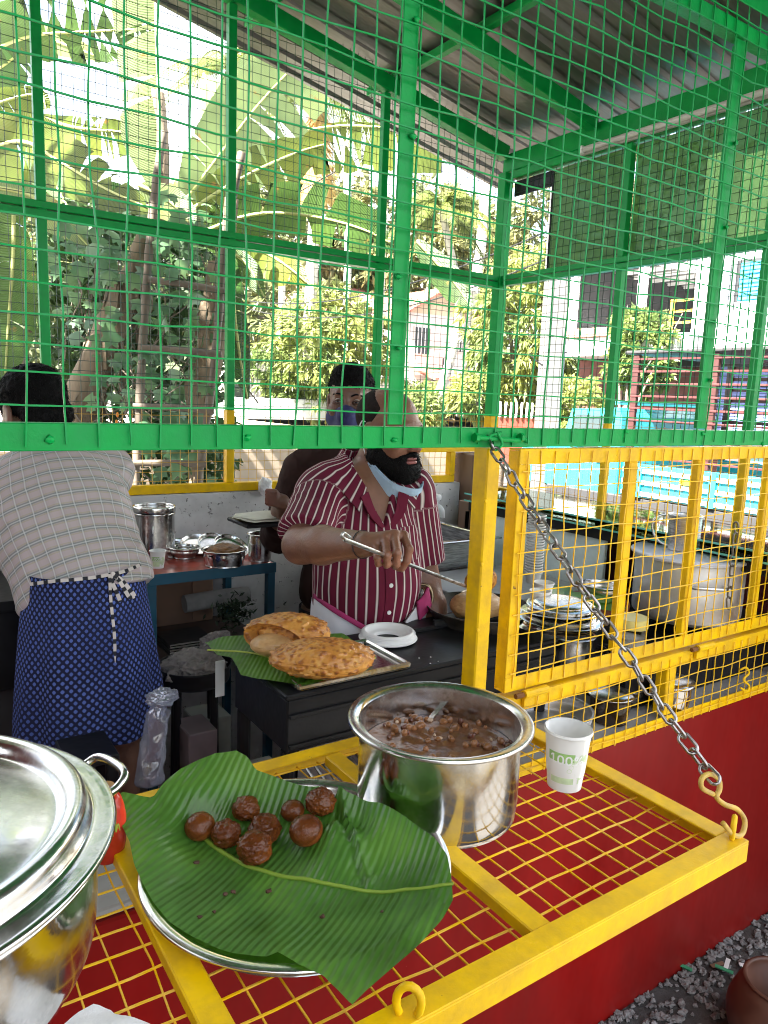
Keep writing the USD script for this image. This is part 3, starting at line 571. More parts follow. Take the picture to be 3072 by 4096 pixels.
# ---- paper cups with green print
def cupmat(name):
    if name in _mats: return _mats[name]
    _mats[name] = mat(name, (.74, .73, .69), .45, var=.03); return _mats[name]
PAPER = cupmat('paper_cup'); PRINT = mat('cup_print', (.30, .50, .16), .5, var=.15, vscale=60); PRINTL = mat('cup_print_pale', (.55, .66, .40), .5, var=.15, vscale=60)
def paper_cup(name, label, c, r0, r1, h, face=None, prints=True, group=None):
    t = thing(name, label, 'paper cup', c, group); c = R_(c, float)
    obj('cup_wall', lathe(smoothprof([(.0005, h*.06), (r0*.9, h*.06), (r0*.93, 0), (r0, .0005), (r0+.0004, .002), (r1, h-.002), (r1+.0022, h-.0012), (r1+.0026, h+.0012), (r1+.0012, h+.0026), (r1-.0006, h+.001), (r1-.0012, h-.004), (r0-.0006, h*.07), (.0005, h*.065)], 4), c, 64), PAPER, t, smooth=50)
    if prints and face is not None:
        def wrap(V, a0):
            z = V[:, 1]; rad = r0+(r1-r0)*z/h+.0006+V[:, 2]*.35; q = a0+V[:, 0]/rad.clip(1e-3)
            return np.c_[c[0]+rad*np.cos(q), c[1]+rad*np.sin(q), c[2]+z]
        s = h/.10
        m = meshkit.text_mesh('100%', .0165*s, .0006, True); 
        for _ in range(1): m = m.subdivide()
        v = m.vertices.copy(); v[:, 0] -= .020*s; v[:, 1] += .050*s
        obj('print_text', (wrap(v, face-.18), m.faces), WHITE, t)
        def patch(x0, x1, y0, y1, d=.0003, n=14):
            V = R_([[x, y, d] for y in (y0, y1) for x in np.linspace(x0, x1, n)]); F = R_([[i, i+1, n+i+1] for i in range(n-1)]+[[i, n+i+1, n+i] for i in range(n-1)]); return V, F
        V, F = patch(-.022*s, .028*s, .045*s, .071*s); obj('print_band', (wrap(V, face-.18), F), PRINT, t)
        V, F = patch(-.016*s, .026*s, .012*s, .042*s); obj('print_block', (wrap(V, face-.18), F), PRINTL, t)
        b = MB()
        for k in range(26):
            a = 2.399*k; rad = .021*s*math.sqrt(k/26); q = np.linspace(0, 2*math.pi, 8)[:-1]; x0, y0 = rad*math.cos(a), .045*s+rad*math.sin(a)*1.1
            b.add(np.c_[x0+0.0046*s*np.cos(q), y0+.0046*s*np.sin(q), np.full(7, .0003+.00002*k)], [[0, i, i+1] for i in range(1, 6)])
        b.add([[-.0016*s, .012*s, .0003], [.0016*s, .012*s, .0003], [.001*s, .034*s, .0003], [-.001*s, .034*s, .0003]], [[0, 1, 2], [0, 2, 3]])
        V, F = b.arr(); obj('print_tree', (wrap(V, face+.9), F), PRINTL, t)
    return t
face = math.atan2(-.83, -.96)
paper_cup('paper_cup', 'white paper cup with green 100% print standing on the shelf corner', tuple(onZ(1219, 1689, WT+.004)), .0305, .0405, .100, face-.15)

# ---- red wrapped bottle between pot and plate, tissues
rb = thing('sauce_packet', 'shiny red packet with green print wedged between the lidded pot and the plate', 'packet', tuple(onZ(243, 1870, WT)))
c = onZ(243, 1880, WT+.0); c = c+R_([.0, .03, 0])
REDP = mat('red_foil', (.45, .03, .012), .2, var=.3, vscale=14, bump=.002, bscale=25)
m = trimesh.creation.icosphere(4, 1.); v = m.vertices; v = np.sign(v)*np.abs(v)**.7*[.026, .026, .055]; v += .003*(meshkit.fbm(v*60, 3, 3)-.5)[:, None]*m.vertices
obj('wrapper', (v+c+[0, 0, .052], m.faces), REDP, rb, smooth=True)
b = MB(); b.lathe([(.0005, .016), (.012, .016), (.015, .008), (.016, 0)], c+[0, 0, .1], 20); obj('cap', b, mat('amber_cap', (.35, .16, .02), .3), rb, smooth=40)
b = MB()
for k in range(5):
    a = 4.1+.22*k; b.tube(curve([c+R_([.0265*math.cos(a), .0265*math.sin(a), .05+.008*math.sin(k*2.1)]), c+R_([.0272*math.cos(a+.1), .0272*math.sin(a+.1), .062+.006*k % .02]), c+R_([.0265*math.cos(a+.22), .0265*math.sin(a+.22), .055])], 4), .0016, 5)
obj('print', b, mat('packet_print', (.30, .33, .04), .35), rb, smooth=True)
TISS = mat('tissue', (.78, .78, .78), .8, var=.05, vscale=30, bump=.0005, bscale=300)
def tissue(name, label, outline, z, seed, par=None, thick=.0):
    O = [onZ(px, py, z) for px, py in outline]; pg = Polygon(R_(O)[:, :2])
    (V_, T_), uv_, _ = leaf_sheet(O, O+[R_([*R_(O)[:, :2].mean(0), z+.012])], .008, (1, .3, 0), lambda V: np.c_[V[:, :2], V[:, 2]+.012*(meshkit.fbm(V*22+seed, 3, seed)-.4)], 1e-5)
    return obj(name, (V_, T_), TISS, smooth=True, label=label, cat='tissue')
tissue('paper_tissue', 'crumpled white tissue lying on the shelf at the bottom edge of the picture', [(60, 2290), (170, 2190), (205, 2172), (240, 2188), (250, 2200), (330, 2215), (430, 2300), (250, 2360)], WT+.006, 3)
# ================================================================ people: smooth implicit bodies turned into one surface each
class Field:
    def __init__(s, lo, hi, h):
        s.lo, s.h = R_(lo, float), h; s.n = np.ceil((R_(hi, float)-s.lo)/h).astype(int)+1
        s.D = np.full(s.n, .2, np.float32)
    def _sub(s, lo, hi, pad):
        a = np.clip(np.floor((R_(lo)-pad-s.lo)/s.h).astype(int), 0, s.n-1); b = np.clip(np.ceil((R_(hi)+pad-s.lo)/s.h).astype(int)+1, 1, s.n)
        if (b <= a).any(): return None, None
        g = [s.lo[k]+s.h*np.arange(a[k], b[k]) for k in range(3)]
        P = np.stack(np.meshgrid(*g, indexing='ij'), -1)
        return tuple(slice(a[k], b[k]) for k in range(3)), P
    def _mix(s, sl, d, k, op):
        D = s.D[sl]
        if op == 'u':
            h = np.maximum(k-np.abs(D-d), 0)/k if k > 0 else 0; s.D[sl] = np.minimum(D, d)-h*h*k*.25
        else:
            d = -d; h = np.maximum(k-np.abs(D-d), 0)/k if k > 0 else 0; s.D[sl] = np.maximum(D, d)+h*h*k*.25
    def cone(s, a, b, ra, rb, k=.02, op='u', cut=None, flat=None):
        a, b = R_(a, float), R_(b, float); R = max(ra, rb); pad = k+s.h*3+R
        sl, P = s._sub(np.minimum(a, b), np.maximum(a, b), pad)
        if sl is None: return s
        ab = b-a; L2 = ab@ab+1e-12; t = np.clip(((P-a)@ab)/L2, 0, 1); q = P-a-t[..., None]*ab
        if flat is not None:                                          # flattened along a direction: (dir, factor)
            fd = unit(flat[0]); q = q+(q@fd)[..., None]*fd*(1/flat[1]-1)
        d = np.linalg.norm(q, axis=-1)-(ra+(rb-ra)*t)
        if cut is not None: d = np.maximum(d, (P-R_(cut[0]))@unit(cut[1]))
        s._mix(sl, d, k, op); return s
    def ell(s, c, r, ax=None, k=.02, op='u'):
        c, r = R_(c, float), R_(r, float); A = np.eye(3) if ax is None else R_(ax, float)
        sl, P = s._sub(c-r.max(), c+r.max(), k+s.h*3)
        if sl is None: return s
        q = (P-c)@A.T; k0 = np.linalg.norm(q/r, axis=-1); k1 = np.linalg.norm(q/(r*r), axis=-1)+1e-9
        s._mix(sl, k0*(k0-1)/k1, k, op); return s
    def pts(s):
        g = [s.lo[k]+s.h*np.arange(s.n[k]) for k in range(3)]; return np.stack(np.meshgrid(*g, indexing='ij'), -1)
    def half(s, p, n, k=.006):
        """keep the side opposite n"""
        d = (s.pts()-R_(p))@unit(n); h = np.maximum(k-np.abs(s.D-d), 0)/k; s.D = (np.maximum(s.D, d)+h*h*k*.25).astype(np.float32); return s
    def mesh(s, smooth=1):
        D = s.D; I = D < 0; n = R_(D.shape)
        I[0] = I[-1] = False; I[:, 0] = I[:, -1] = False; I[:, :, 0] = I[:, :, -1] = False
        D = np.where(I, np.minimum(D, -1e-5), np.maximum(D, 1e-5))
        cs = sum(I[x:n[0]-1+x, y:n[1]-1+y, z:n[2]-1+z].astype(np.int8) for x in (0, 1) for y in (0, 1) for z in (0, 1))
        act = (cs > 0) & (cs < 8); idx = -np.ones(act.shape, int); C = np.argwhere(act); idx[act] = np.arange(len(C))
        acc = np.zeros((len(C), 3)); cnt = np.zeros(len(C))
        for ax in range(3):
            o1, o2 = [k for k in range(3) if k != ax]
            for u in (0, 1):
                for w in (0, 1):
                    A = C.copy(); A[:, o1] += u; A[:, o2] += w; B = A.copy(); B[:, ax] += 1
                    da, db = D[tuple(A.T)], D[tuple(B.T)]; x = (da < 0) != (db < 0); t = np.where(x, da/np.where(x, da-db, 1), 0)
                    p = A.astype(float); p[:, ax] += t; acc += p*x[:, None]; cnt += x
        V = s.lo+s.h*acc/cnt[:, None]; F = []
        for ax in range(3):
            o1, o2 = [(1, 2), (2, 0), (0, 1)][ax]
            sl = [slice(None)]*3; sl[ax] = slice(0, -1); a = I[tuple(sl)]; sl[ax] = slice(1, None); b = I[tuple(sl)]
            E = np.argwhere(a != b); ok = (E[:, o1] > 0) & (E[:, o2] > 0); E = E[ok]
            def cell(d1, d2): Q = E.copy(); Q[:, o1] -= d1; Q[:, o2] -= d2; return idx[tuple(Q.T)]
            q = np.stack([cell(1, 1), cell(0, 1), cell(0, 0), cell(1, 0)], 1)
            ins = I[tuple(E.T)]; q[~ins] = q[~ins][:, ::-1]; F.append(q)
        q = np.vstack(F); q = q[(q >= 0).all(1)]; T = np.vstack([q[:, [0, 1, 2]], q[:, [0, 2, 3]]])
        for _ in range(smooth):
            e = np.vstack([q[:, [0, 1]], q[:, [1, 2]], q[:, [2, 3]], q[:, [3, 0]]]); S = np.zeros_like(V); c = np.zeros(len(V))
            np.add.at(S, e[:, 0], V[e[:, 1]]); np.add.at(c, e[:, 0], 1); np.add.at(S, e[:, 1], V[e[:, 0]]); np.add.at(c, e[:, 1], 1)
            V = V*.45+.55*S/np.maximum(c, 1)[:, None]
        return V, T

def frame(f, tilt=0., roll=0.):
    """rows: right, forward, up of a head or body that faces f, tilted down by tilt and to its right side by roll"""
    f = unit([f[0], f[1], 0]); z = R_([0, 0, 1.]); r = np.cross(f, z)
    fw = f*_c(tilt)-z*_s(tilt); up = np.cross(r, fw)
    r2 = r*_c(roll)-up*_s(roll); up2 = np.cross(r2, fw)
    return R_([r2, fw, up2])
def head(G, c, A, S=1., k=.012, ears=True, face=True):
    """c: between the ears at eye height; A: frame"""
    L = lambda x, y, z: R_(c)+S*(x*A[0]+y*A[1]+z*A[2])
    G.ell(L(0, -.012, .045), R_([.074, .096, .078])*S, A, k)
    G.ell(L(0, .030, -.015), R_([.064, .062, .092])*S, A, .03*S)
    G.ell(L(0, .01, -.05), R_([.062, .066, .055])*S, A, .03*S)
    for s in (-1, 1):
        G.cone(L(s*.055, .0, -.05), L(s*.012, .075, -.094), .020*S, .019*S, .03*S)
        if face: G.ell(L(s*.040, .068, -.025), R_([.024, .022, .024])*S, A, .025*S)
        if ears:
            G.ell(L(s*.078, -.012, -.008), R_([.009, .021, .033])*S, A, .008*S)
            G.ell(L(s*.087, -.006, -.006), R_([.006, .011, .020])*S, A, .006*S, op='s')
    G.ell(L(0, .078, -.098), R_([.021, .017, .016])*S, A, .02*S)
    if face:
        G.cone(L(-.034, .083, .029), L(.034, .083, .029), .011*S, .011*S, .016*S)
        for s in (-1, 1): G.ell(L(s*.031, .102, .004), R_([.021, .016, .014])*S, A, .014*S, op='s')
        G.cone(L(0, .090, .018), L(0, .112, -.026), .0075*S, .0125*S, .012*S)
        for s in (-1, 1): G.ell(L(s*.013, .102, -.031), R_([.009, .011, .008])*S, A, .006*S)
        for s in (-1, 1): G.ell(L(s*.007, .112, -.040), R_([.0045, .006, .005])*S, A, .004*S, op='s')
        G.cone(L(-.019, .088, -.056), L(.019, .088, -.056), .006*S, .006*S, .008*S); G.cone(L(0, .095, -.056), L(0, .0951, -.056), .007*S, .007*S, .01*S)
        G.cone(L(-.016, .086, -.069), L(.016, .086, -.069), .0075*S, .0075*S, .008*S)
        G.cone(L(-.02, .098, -.0625), L(.02, .098, -.0625), .0022*S, .0022*S, .004*S, op='s')
    return L
def eyes(par, c, A, S, lidmat, iris):
    L = lambda x, y, z: R_(c)+S*(x*A[0]+y*A[1]+z*A[2])
    wm = mat('eye_white', (.36, .32, .28), .2, var=.03)
    for s in (-1, 1):
        m = trimesh.creation.icosphere(3, .0125*S); e = obj('eye', (m.vertices+L(s*.031, .0795, .004), m.faces), wm, par, smooth=True)
        m = trimesh.creation.icosphere(3, .0066*S); obj('iris', (m.vertices*1.0+L(s*.031, .0868, .0035), m.faces), iris, e, smooth=True)
        for dz, w in ((.0062, .012), (-.0062, .012)):
            b = MB(); P = curve([L(s*.031-.0165, .083, .002), L(s*.031-.008, .0925, .004+dz*.75), L(s*.031+.004, .0932, .004+dz*.8), L(s*.031+.017, .083, .003)], 4); b.tube(P, .0028*S, 6); obj('eyelid', b, lidmat, par, smooth=True)
        b = MB(); P = curve([L(s*.014, .096, .024), L(s*.03, .095, .031), L(s*.05, .078, .026)], 5); b.tube(P, R_([.0028]*3).repeat(5)[:len(P)].mean()*S, 6)
        obj('eyebrow', b, HAIR, par, smooth=True)
HAIR = mat('hair_black', (.004, .0036, .0036), .7, ior=1.2, var=.5, vscale=70, bump=.0035, bscale=160)
HAIR_S = mat('hair_stubble', (.016, .011, .009), .8, ior=1.2, var=.4, vscale=120, bump=.0012, bscale=300)
BEARD = mat('beard', (.005, .0045, .0045), .6, ior=1.2, var=.5, vscale=90, bump=.004, bscale=220)
IRIS = mat('iris', (.012, .007, .005), .1, var=.1)
LID = mat('eyelid', (.10, .05, .035), .5); LIP = mat('lip', (.26, .085, .075), .35, var=.12, vscale=60)
def strands(par, m, n, L, seed, mat_, down=.5, w=.0011):
    v, f = m; r_ = np.random.default_rng(seed); tm = trimesh.Trimesh(v, f, process=False); a = tm.area_faces; k = r_.choice(len(f), n, p=a/a.sum()); u = r_.dirichlet((1, 1, 1), n)
    p = (v[f[k]]*u[:, :, None]).sum(1); d = tm.face_normals[k]*.8+r_.normal(0, .35, (n, 3)); d[:, 2] -= down; d /= np.linalg.norm(d, axis=1, keepdims=True); l = L*r_.uniform(.5, 1.2, (n, 1))
    P = np.stack([p-d*l*.3, p+d*l*.4, p+d*l+np.array([0, 0, -.25])*l], 1)-_org[par.GetPath().pathString]
    c = UsdGeom.BasisCurves.Define(stage, _path('hair_strands', par)); c.CreateTypeAttr('linear'); c.CreatePointsAttr([Gf.Vec3f(*map(float, q)) for q in P.reshape(-1, 3)]); c.CreateCurveVertexCountsAttr([3]*n)
    c.CreateWidthsAttr([w]); c.SetWidthsInterpolation('constant'); UsdShade.MaterialBindingAPI.Apply(c.GetPrim()).Bind(mat_); tag(c, kind='stuff')
def reach(p, px, py, L, near=True):
    """the point on the ray through (px, py) at distance L from p"""
    d = unit(ray(px, py)); b = d@p; q = b*b-(p@p-L*L)
    return d*(b-math.sqrt(q) if near else b+math.sqrt(q)) if q > 0 else d*b
def cloth_bump(nodes, links): pass
def uvmat(name, build, rough=.8, bumpd=.0006):
    N = {'tc': ('texture_coordinate', {}), 's': ('separate_xyz', {}), 'g': ('geometry', {}), 'n': ('noise_texture', {'scale': 7., 'detail': 4.}), 'nf': ('noise_texture', {'scale': 420., 'detail': 2.}),
         'b': ('bump', {'distance': bumpd, 'strength': .7}), 'p': ('principled_bsdf', {'roughness': rough, 'ior': 1.3})}
    L = [('tc.UV', 's.vector'), ('g.position', 'n.vector'), ('g.position', 'nf.vector'), ('nf.fac', 'b.height'), ('b.normal', 'p.normal')]
    out = build(N, L); L.append((out, 'p.base_color'))
    return usdkit.material(stage, '/World/Looks/'+name, N, L, surface='p.BSDF')
def band(N, L, nm, src, period, centre, half, soft):
    """1 inside a stripe of half-width half at centre (0..1) of every period"""
    N[nm+'a'] = ('math', {'math_type': 'multiply_add', 'value2': 1/period, 'value3': 100.5-centre}); N[nm+'b'] = ('math', {'math_type': 'fraction'}); N[nm+'c'] = ('math', {'math_type': 'subtract', 'value2': .5}); N[nm+'d'] = ('math', {'math_type': 'absolute'})
    N[nm+'e'] = ('map_range', {'from_min': half/period-soft, 'from_max': half/period+soft, 'to_min': 1., 'to_max': 0., 'clamp': True})
    L += [(src, nm+'a.value1'), (nm+'a.value', nm+'b.value1'), (nm+'b.value', nm+'c.value1'), (nm+'c.value', nm+'d.value1'), (nm+'d.value', nm+'e.value')]
    return nm+'e.result'
def over(N, L, nm, base, col, fac, amt=1.):
    N[nm] = ('mix_color', {'b': col})
    if isinstance(base, str): L.append((base, nm+'.a'))
    else: N[nm][1]['a'] = base
    if amt != 1.: N[nm+'q'] = ('math', {'math_type': 'multiply', 'value2': amt}); L += [(fac, nm+'q.value1'), (nm+'q.value', nm+'.fac')]
    else: L.append((fac, nm+'.fac'))
    return nm+'.result'
def stripes(N, L):
    N['cr'] = ('rgb_ramp', {'ramp': [(.3, (.105, .007, .024)), (.7, (.15, .011, .034))]}); L.append(('n.fac', 'cr.fac'))
    return over(N, L, 'o1', over(N, L, 'o0', 'cr.color', (.05, .006, .016), band(N, L, 'k0', 's.x', .0208, .5, .0036, .05), .6), (.66, .58, .54), band(N, L, 'k1', 's.x', .0208, .5, .0019, .05))
def plaid(N, L):
    o = (.50, .46, .42)
    for ax, a in (('s.x', 'x'), ('s.y', 'y')):
        o = over(N, L, 'p1'+a, o, (.47, .38, .385), band(N, L, 'a'+a, ax, .034, .0, .011, .10), .75)
        o = over(N, L, 'p2'+a, o, (.36, .34, .20), band(N, L, 'b'+a, ax, .034, .26, .0013, .04), .6)
        o = over(N, L, 'p3'+a, o, (.36, .34, .20), band(N, L, 'c'+a, ax, .034, .74, .0013, .04), .6)
        o = over(N, L, 'p4'+a, o, (.20, .215, .21), band(N, L, 'd'+a, ax, .034, .5, .005, .05), .85)
    for ax, a in (('s.x', 'x'), ('s.y', 'y')): o = over(N, L, 'p5'+a, o, (.66, .66, .64), band(N, L, 'e'+a, ax, .034, .5, .0015, .03), .6)
    return o
def lungi(N, L):
    # four-petalled flowers on a staggered grid
    def petal(nm, ox):
        for a, sx in (('x', 's.x'), ('y', 's.y')):
            N[nm+a+'1'] = ('math', {'math_type': 'multiply_add', 'value2': 1/.0195, 'value3': 100.+ox}); N[nm+a+'2'] = ('math', {'math_type': 'fraction'}); N[nm+a+'3'] = ('math', {'math_type': 'subtract', 'value2': .5})
            N[nm+a+'4'] = ('math', {'math_type': 'multiply'}); L.extend([(sx, nm+a+'1.value1'), (nm+a+'1.value', nm+a+'2.value1'), (nm+a+'2.value', nm+a+'3.value1'), (nm+a+'3.value', nm+a+'4.value1'), (nm+a+'3.value', nm+a+'4.value2')])
        N[nm+'s'] = ('math', {'math_type': 'add'}); N[nm+'p'] = ('math', {'math_type': 'multiply'}); N[nm+'k'] = ('math', {'math_type': 'multiply', 'value2': 26.})
        N[nm+'q'] = ('math', {'math_type': 'add'}); N[nm+'m'] = ('map_range', {'from_min': .048, 'from_max': .066, 'to_min': 1., 'to_max': 0., 'clamp': True})
        L.extend([(nm+'x4.value', nm+'s.value1'), (nm+'y4.value', nm+'s.value2'), (nm+'x4.value', nm+'p.value1'), (nm+'y4.value', nm+'p.value2'), (nm+'p.value', nm+'k.value1'), (nm+'s.value', nm+'q.value1'), (nm+'k.value', nm+'q.value2'), (nm+'q.value', nm+'m.value')])
        return nm+'m.result'
    N['cr'] = ('rgb_ramp', {'ramp': [(.3, (.010, .011, .032)), (.7, (.016, .018, .052))]}); L.append(('n.fac', 'cr.fac'))
    N['big'] = ('noise_texture', {'scale': 9., 'detail': 1.}); N['bigr'] = ('rgb_ramp', {'ramp': [(.3, (.06, .095, .30)), (.75, (.11, .165, .48))]}); L.extend([('g.position', 'big.vector'), ('big.fac', 'bigr.fac')])
    f1, f2 = petal('A', 0.), petal('B', .5)
    N['mx'] = ('math', {'math_type': 'maximum'}); L.extend([(f1, 'mx.value1'), (f2, 'mx.value2')])
    N['fin'] = ('mix_color', {}); L.extend([('mx.value', 'fin.fac'), ('cr.color', 'fin.a'), ('bigr.color', 'fin.b')])
    return 'fin.result'
STRIPE = uvmat('striped_shirt', stripes, .75); PLAID = uvmat('plaid_shirt', plaid, .85); LUNGI = uvmat('lungi_cloth', lungi, .85)
def wrinkle(V, amp, sc, seed, lo=None):
    N_ = trimesh.Trimesh(V[0], V[1], process=False).vertex_normals
    w = meshkit.fbm(V[0]*sc+seed, 3, seed)-.5; w2 = 1-2*np.abs(meshkit.fbm(V[0]*R_(sc)*1.7+seed*3.1, 2, seed+5)-.5)*2
    return V[0]+N_*((amp*1.6*w+amp*.7*(w2-.4))[:, None]), V[1]
def cyl_uv(V, c, A, R):
    q = V-R_(c); return np.c_[np.arctan2(q@A[0], q@A[1])*R, q@A[2]]
def arm_uv(V, uv, a, b, rad, ref):
    """vertices near the bone a-b get the sleeve's own coordinates"""
    a, b = R_(a), R_(b); ab = b-a; t = ((V-a)@ab)/(ab@ab); q = V-a-np.clip(t, 0, 1)[:, None]*ab; d = np.linalg.norm(q, axis=1); m = (d < rad) & (t > .16)
    x = unit(R_(ref)-ab*(R_(ref)@ab)/(ab@ab)); y = np.cross(unit(ab), x); uv[m] = np.c_[np.arctan2(q@y, q@x)[m]*rad*.92, t[m]*np.linalg.norm(ab)]; return uv
def finger(G, P, r):
    for i in range(len(P)-1): G.cone(P[i], P[i+1], r*(1-.08*i), r*(1-.08*(i+1)), .004)
def rod(pts, r, n=8): b = MB(); b.tube(pts, r, n); return b
def ribbon(P, Q, th=.0018):
    """a cloth strip between two curves, with thickness"""
    P, Q = R_(P), R_(Q); n = len(P); N_ = np.cross(np.gradient(P, axis=0), Q-P); N_ /= np.linalg.norm(N_, axis=1, keepdims=True)+1e-9
    V = np.vstack([P+N_*th, Q+N_*th, P-N_*th, Q-N_*th]); F = []
    for i in range(n-1): F += [[i, i+1, n+i+1], [i, n+i+1, n+i], [2*n+i, 3*n+i+1, 2*n+i+1], [2*n+i, 3*n+i, 3*n+i+1], [i, 2*n+i+1, i+1], [i, 2*n+i, 2*n+i+1], [n+i, n+i+1, 3*n+i+1], [n+i, 3*n+i+1, 3*n+i]]
    F += [[0, n, 3*n], [0, 3*n, 2*n], [n-1, 4*n-1, 2*n-1], [n-1, 3*n-1, 4*n-1]]
    return V, R_(F)

# ---------------------------------------------------------------- the cook in the striped shirt
Bf = unit([-.12, -.99, 0]); BA = frame(Bf); br = BA[0]
B0 = dep(792, 1080, 2.07); bx = R_([B0[0], B0[1], 0])
def bl(x, y, z): return bx+x*br+y*Bf+R_([0, 0, z])
hc = dep(838, 934, 2.06); HA = frame([.24, -.97, 0], .10, .03)
sR, sL = bl(.142, .0, -.275), bl(-.142, .005, -.272)
eR = reach(sR, 650, 1178, .262); wR = reach(eR, 792, 1176, .235)
eL = sL+R_([.035, -.03, -.255]); wL = eL+R_([-.03, -.14, -.17])
t0 = float(wR@FWD)
cook = thing('person', 'bearded cook in a white striped burgundy shirt, pale blue mask under his chin', 'person', (bx[0], bx[1], GROUND))
G = Field(bl(0, 0, 0)+[-.42, -.46, -.80], bl(0, 0, 0)+[.34, .22, .05], .0045)
G.cone(bl(0, .0, -.40), bl(0, .02, -.52), .112, .118, .05, flat=(br, 1.08)); G.ell(bl(0, .0, -.36), [.132, .102, .15], BA, .05); G.ell(bl(0, .03, -.50), [.126, .118, .14], BA, .06); G.ell(bl(0, 0, -.66), [.132, .115, .13], BA, .05)
G.cone(bl(.105, -.005, -.265), bl(-.105, -.005, -.265), .060, .060, .05)
nb = bl(0, -.02, -.25); G.cone(nb, hc-R_([0, 0, .055])-HA[1]*.02, .061, .056, .035)
for s in (-1, 1): G.cone(bl(s*.03, -.025, -.235), bl(s*.12, -.01, -.268), .025, .045, .05)
L_ = head(G, hc, HA, .98)
G.cone(sR, eR, .054, .041, .03); G.cone(eR, eR+(wR-eR)*.35, .043, .0445, .02); G.cone(eR+(wR-eR)*.35, wR, .044, .028, .015)
G.cone(sL, eL, .058, .043, .03); G.cone(eL, eL+(wL-eL)*.35, .044, .044, .02); G.cone(eL+(wL-eL)*.35, wL, .043, .028, .015)
K = [dep(x, y, t0-d) for x, y, d in ((872, 1157, .004), (852, 1155, .016), (831, 1162, .022), (812, 1176, .020))]
PIP = [dep(x, y, t0-d) for x, y, d in ((884, 1186, .040), (858, 1194, .062), (836, 1199, .066), (815, 1204, .060))]
DIP = [dep(x, y, t0-d) for x, y, d in ((879, 1212, .036), (856, 1218, .048), (836, 1219, .050), (817, 1218, .044))]
TIP = [dep(x, y, t0-d) for x, y, d in ((868, 1229, .026), (853, 1224, .020), (835, 1222, .022), (819, 1219, .020))]
GH = Field(wR+[-.14, -.16, -.14], wR+[.16, .14, .10], .0028)
GH.cone(wR-unit(wR-eR)*.05, wR, .030, .0265, .01)
for i in range(4): GH.cone(wR*.80+K[i]*.20, K[i], .0165, .0118, .012)
for i in range(4): finger(GH, [K[i], PIP[i], DIP[i], TIP[i]], [.0098, .0100, .0096, .0084][i])
finger(GH, [wR+(K[0]-wR)*.25+FWD*.010, dep(828, 1196, t0+.020), dep(850, 1214, t0+.010), dep(862, 1226, t0-.004)], .0122)
VH = GH.mesh(1)
for i, dx in enumerate((-.022, -.007, .008, .022)): finger(G, [wL+R_([dx, -.05, -.03]), wL+R_([dx*1.2, -.085, -.05]), wL+R_([dx*1.2, -.10, -.075])], .0095)
G.cone(wL, wL+R_([0, -.05, -.03]), .027, .03, .02)
V1 = G.mesh(1)
GL = Field(bl(0, 0, 0)+[-.26, -.24, GROUND-.01], bl(0, 0, 0)+[.26, .22, -.72], .012)
for s in (-1, 1):
    GL.cone(bl(s*.085, 0, -.70), bl(s*.095, .01, -1.17), .085, .056, .03); GL.cone(bl(s*.095, .01, -1.17), bl(s*.10, -.02, -1.57), .055, .036, .03); GL.cone(bl(s*.10, -.03, -1.61), bl(s*.12, .13, -1.625), .036, .028, .02)
V2 = GL.mesh(1)
obj('body', (np.vstack([V1[0], V2[0], VH[0]]), np.vstack([V1[1], V2[1]+len(V1[0]), VH[1]+len(V1[0])+len(V2[0])])), SKIN, cook, smooth=True)
# shirt
G = Field(bl(0, 0, 0)+[-.40, -.34, -.72], bl(0, 0, 0)+[.34, .22, -.14], .005); o = .012
G.cone(bl(0, .0, -.40), bl(0, .02, -.52), .114+o, .120+o, .05, flat=(br, 1.08)); G.ell(bl(0, .0, -.36), R_([.132, .102, .15])+o, BA, .05); G.ell(bl(0, .03, -.50), R_([.126, .118, .15])+o, BA, .06); G.ell(bl(0, .008, -.63), R_([.132, .116, .14])+o, BA, .05)
G.cone(bl(.105, -.005, -.265), bl(-.105, -.005, -.265), .060+o, .060+o, .05)
for s in (-1, 1): G.cone(bl(s*.03, -.025, -.20), bl(s*.12, -.01, -.262), .035+o, .05+o, .05)
for sh, el, fr in ((sR, eR, .80), (sL, eL, .78)):
    q = sh+(el-sh)*fr; G.cone(sh-[0, 0, .0], el, .054+o, .069, .03, cut=(q, el-sh+R_([0, 0, -.16])))
G.half(bl(0, .1, -.605), [0, 0, -1.], .004); P = G.pts()
lx, ly, lz = (P-bx)@br, (P-bx)@Bf, P[..., 2]
apex = -.345; w = np.clip((lz-apex)/.13, 0, 1.0)*.052; v = np.maximum(np.abs(lx-.004)-w, -(ly-.0)); v = np.maximum(v, apex-lz)
ring = np.linalg.norm(np.stack([lx, ly+.012], -1), axis=-1)-.062; v = np.minimum(v, np.maximum(ring, -.235-lz))
G.D = np.maximum(G.D, -v).astype(np.float32)
Vs = wrinkle(G.mesh(1), .005, R_([9, 9, 5]), 3)
uv = cyl_uv(Vs[0], bx, BA, .130); uv = arm_uv(Vs[0], uv, sR, eR, .085, Bf); uv = arm_uv(Vs[0], uv, sL, eL, .085, Bf)
shirt = obj('shirt', Vs, STRIPE, cook, smooth=True, uv=uv)
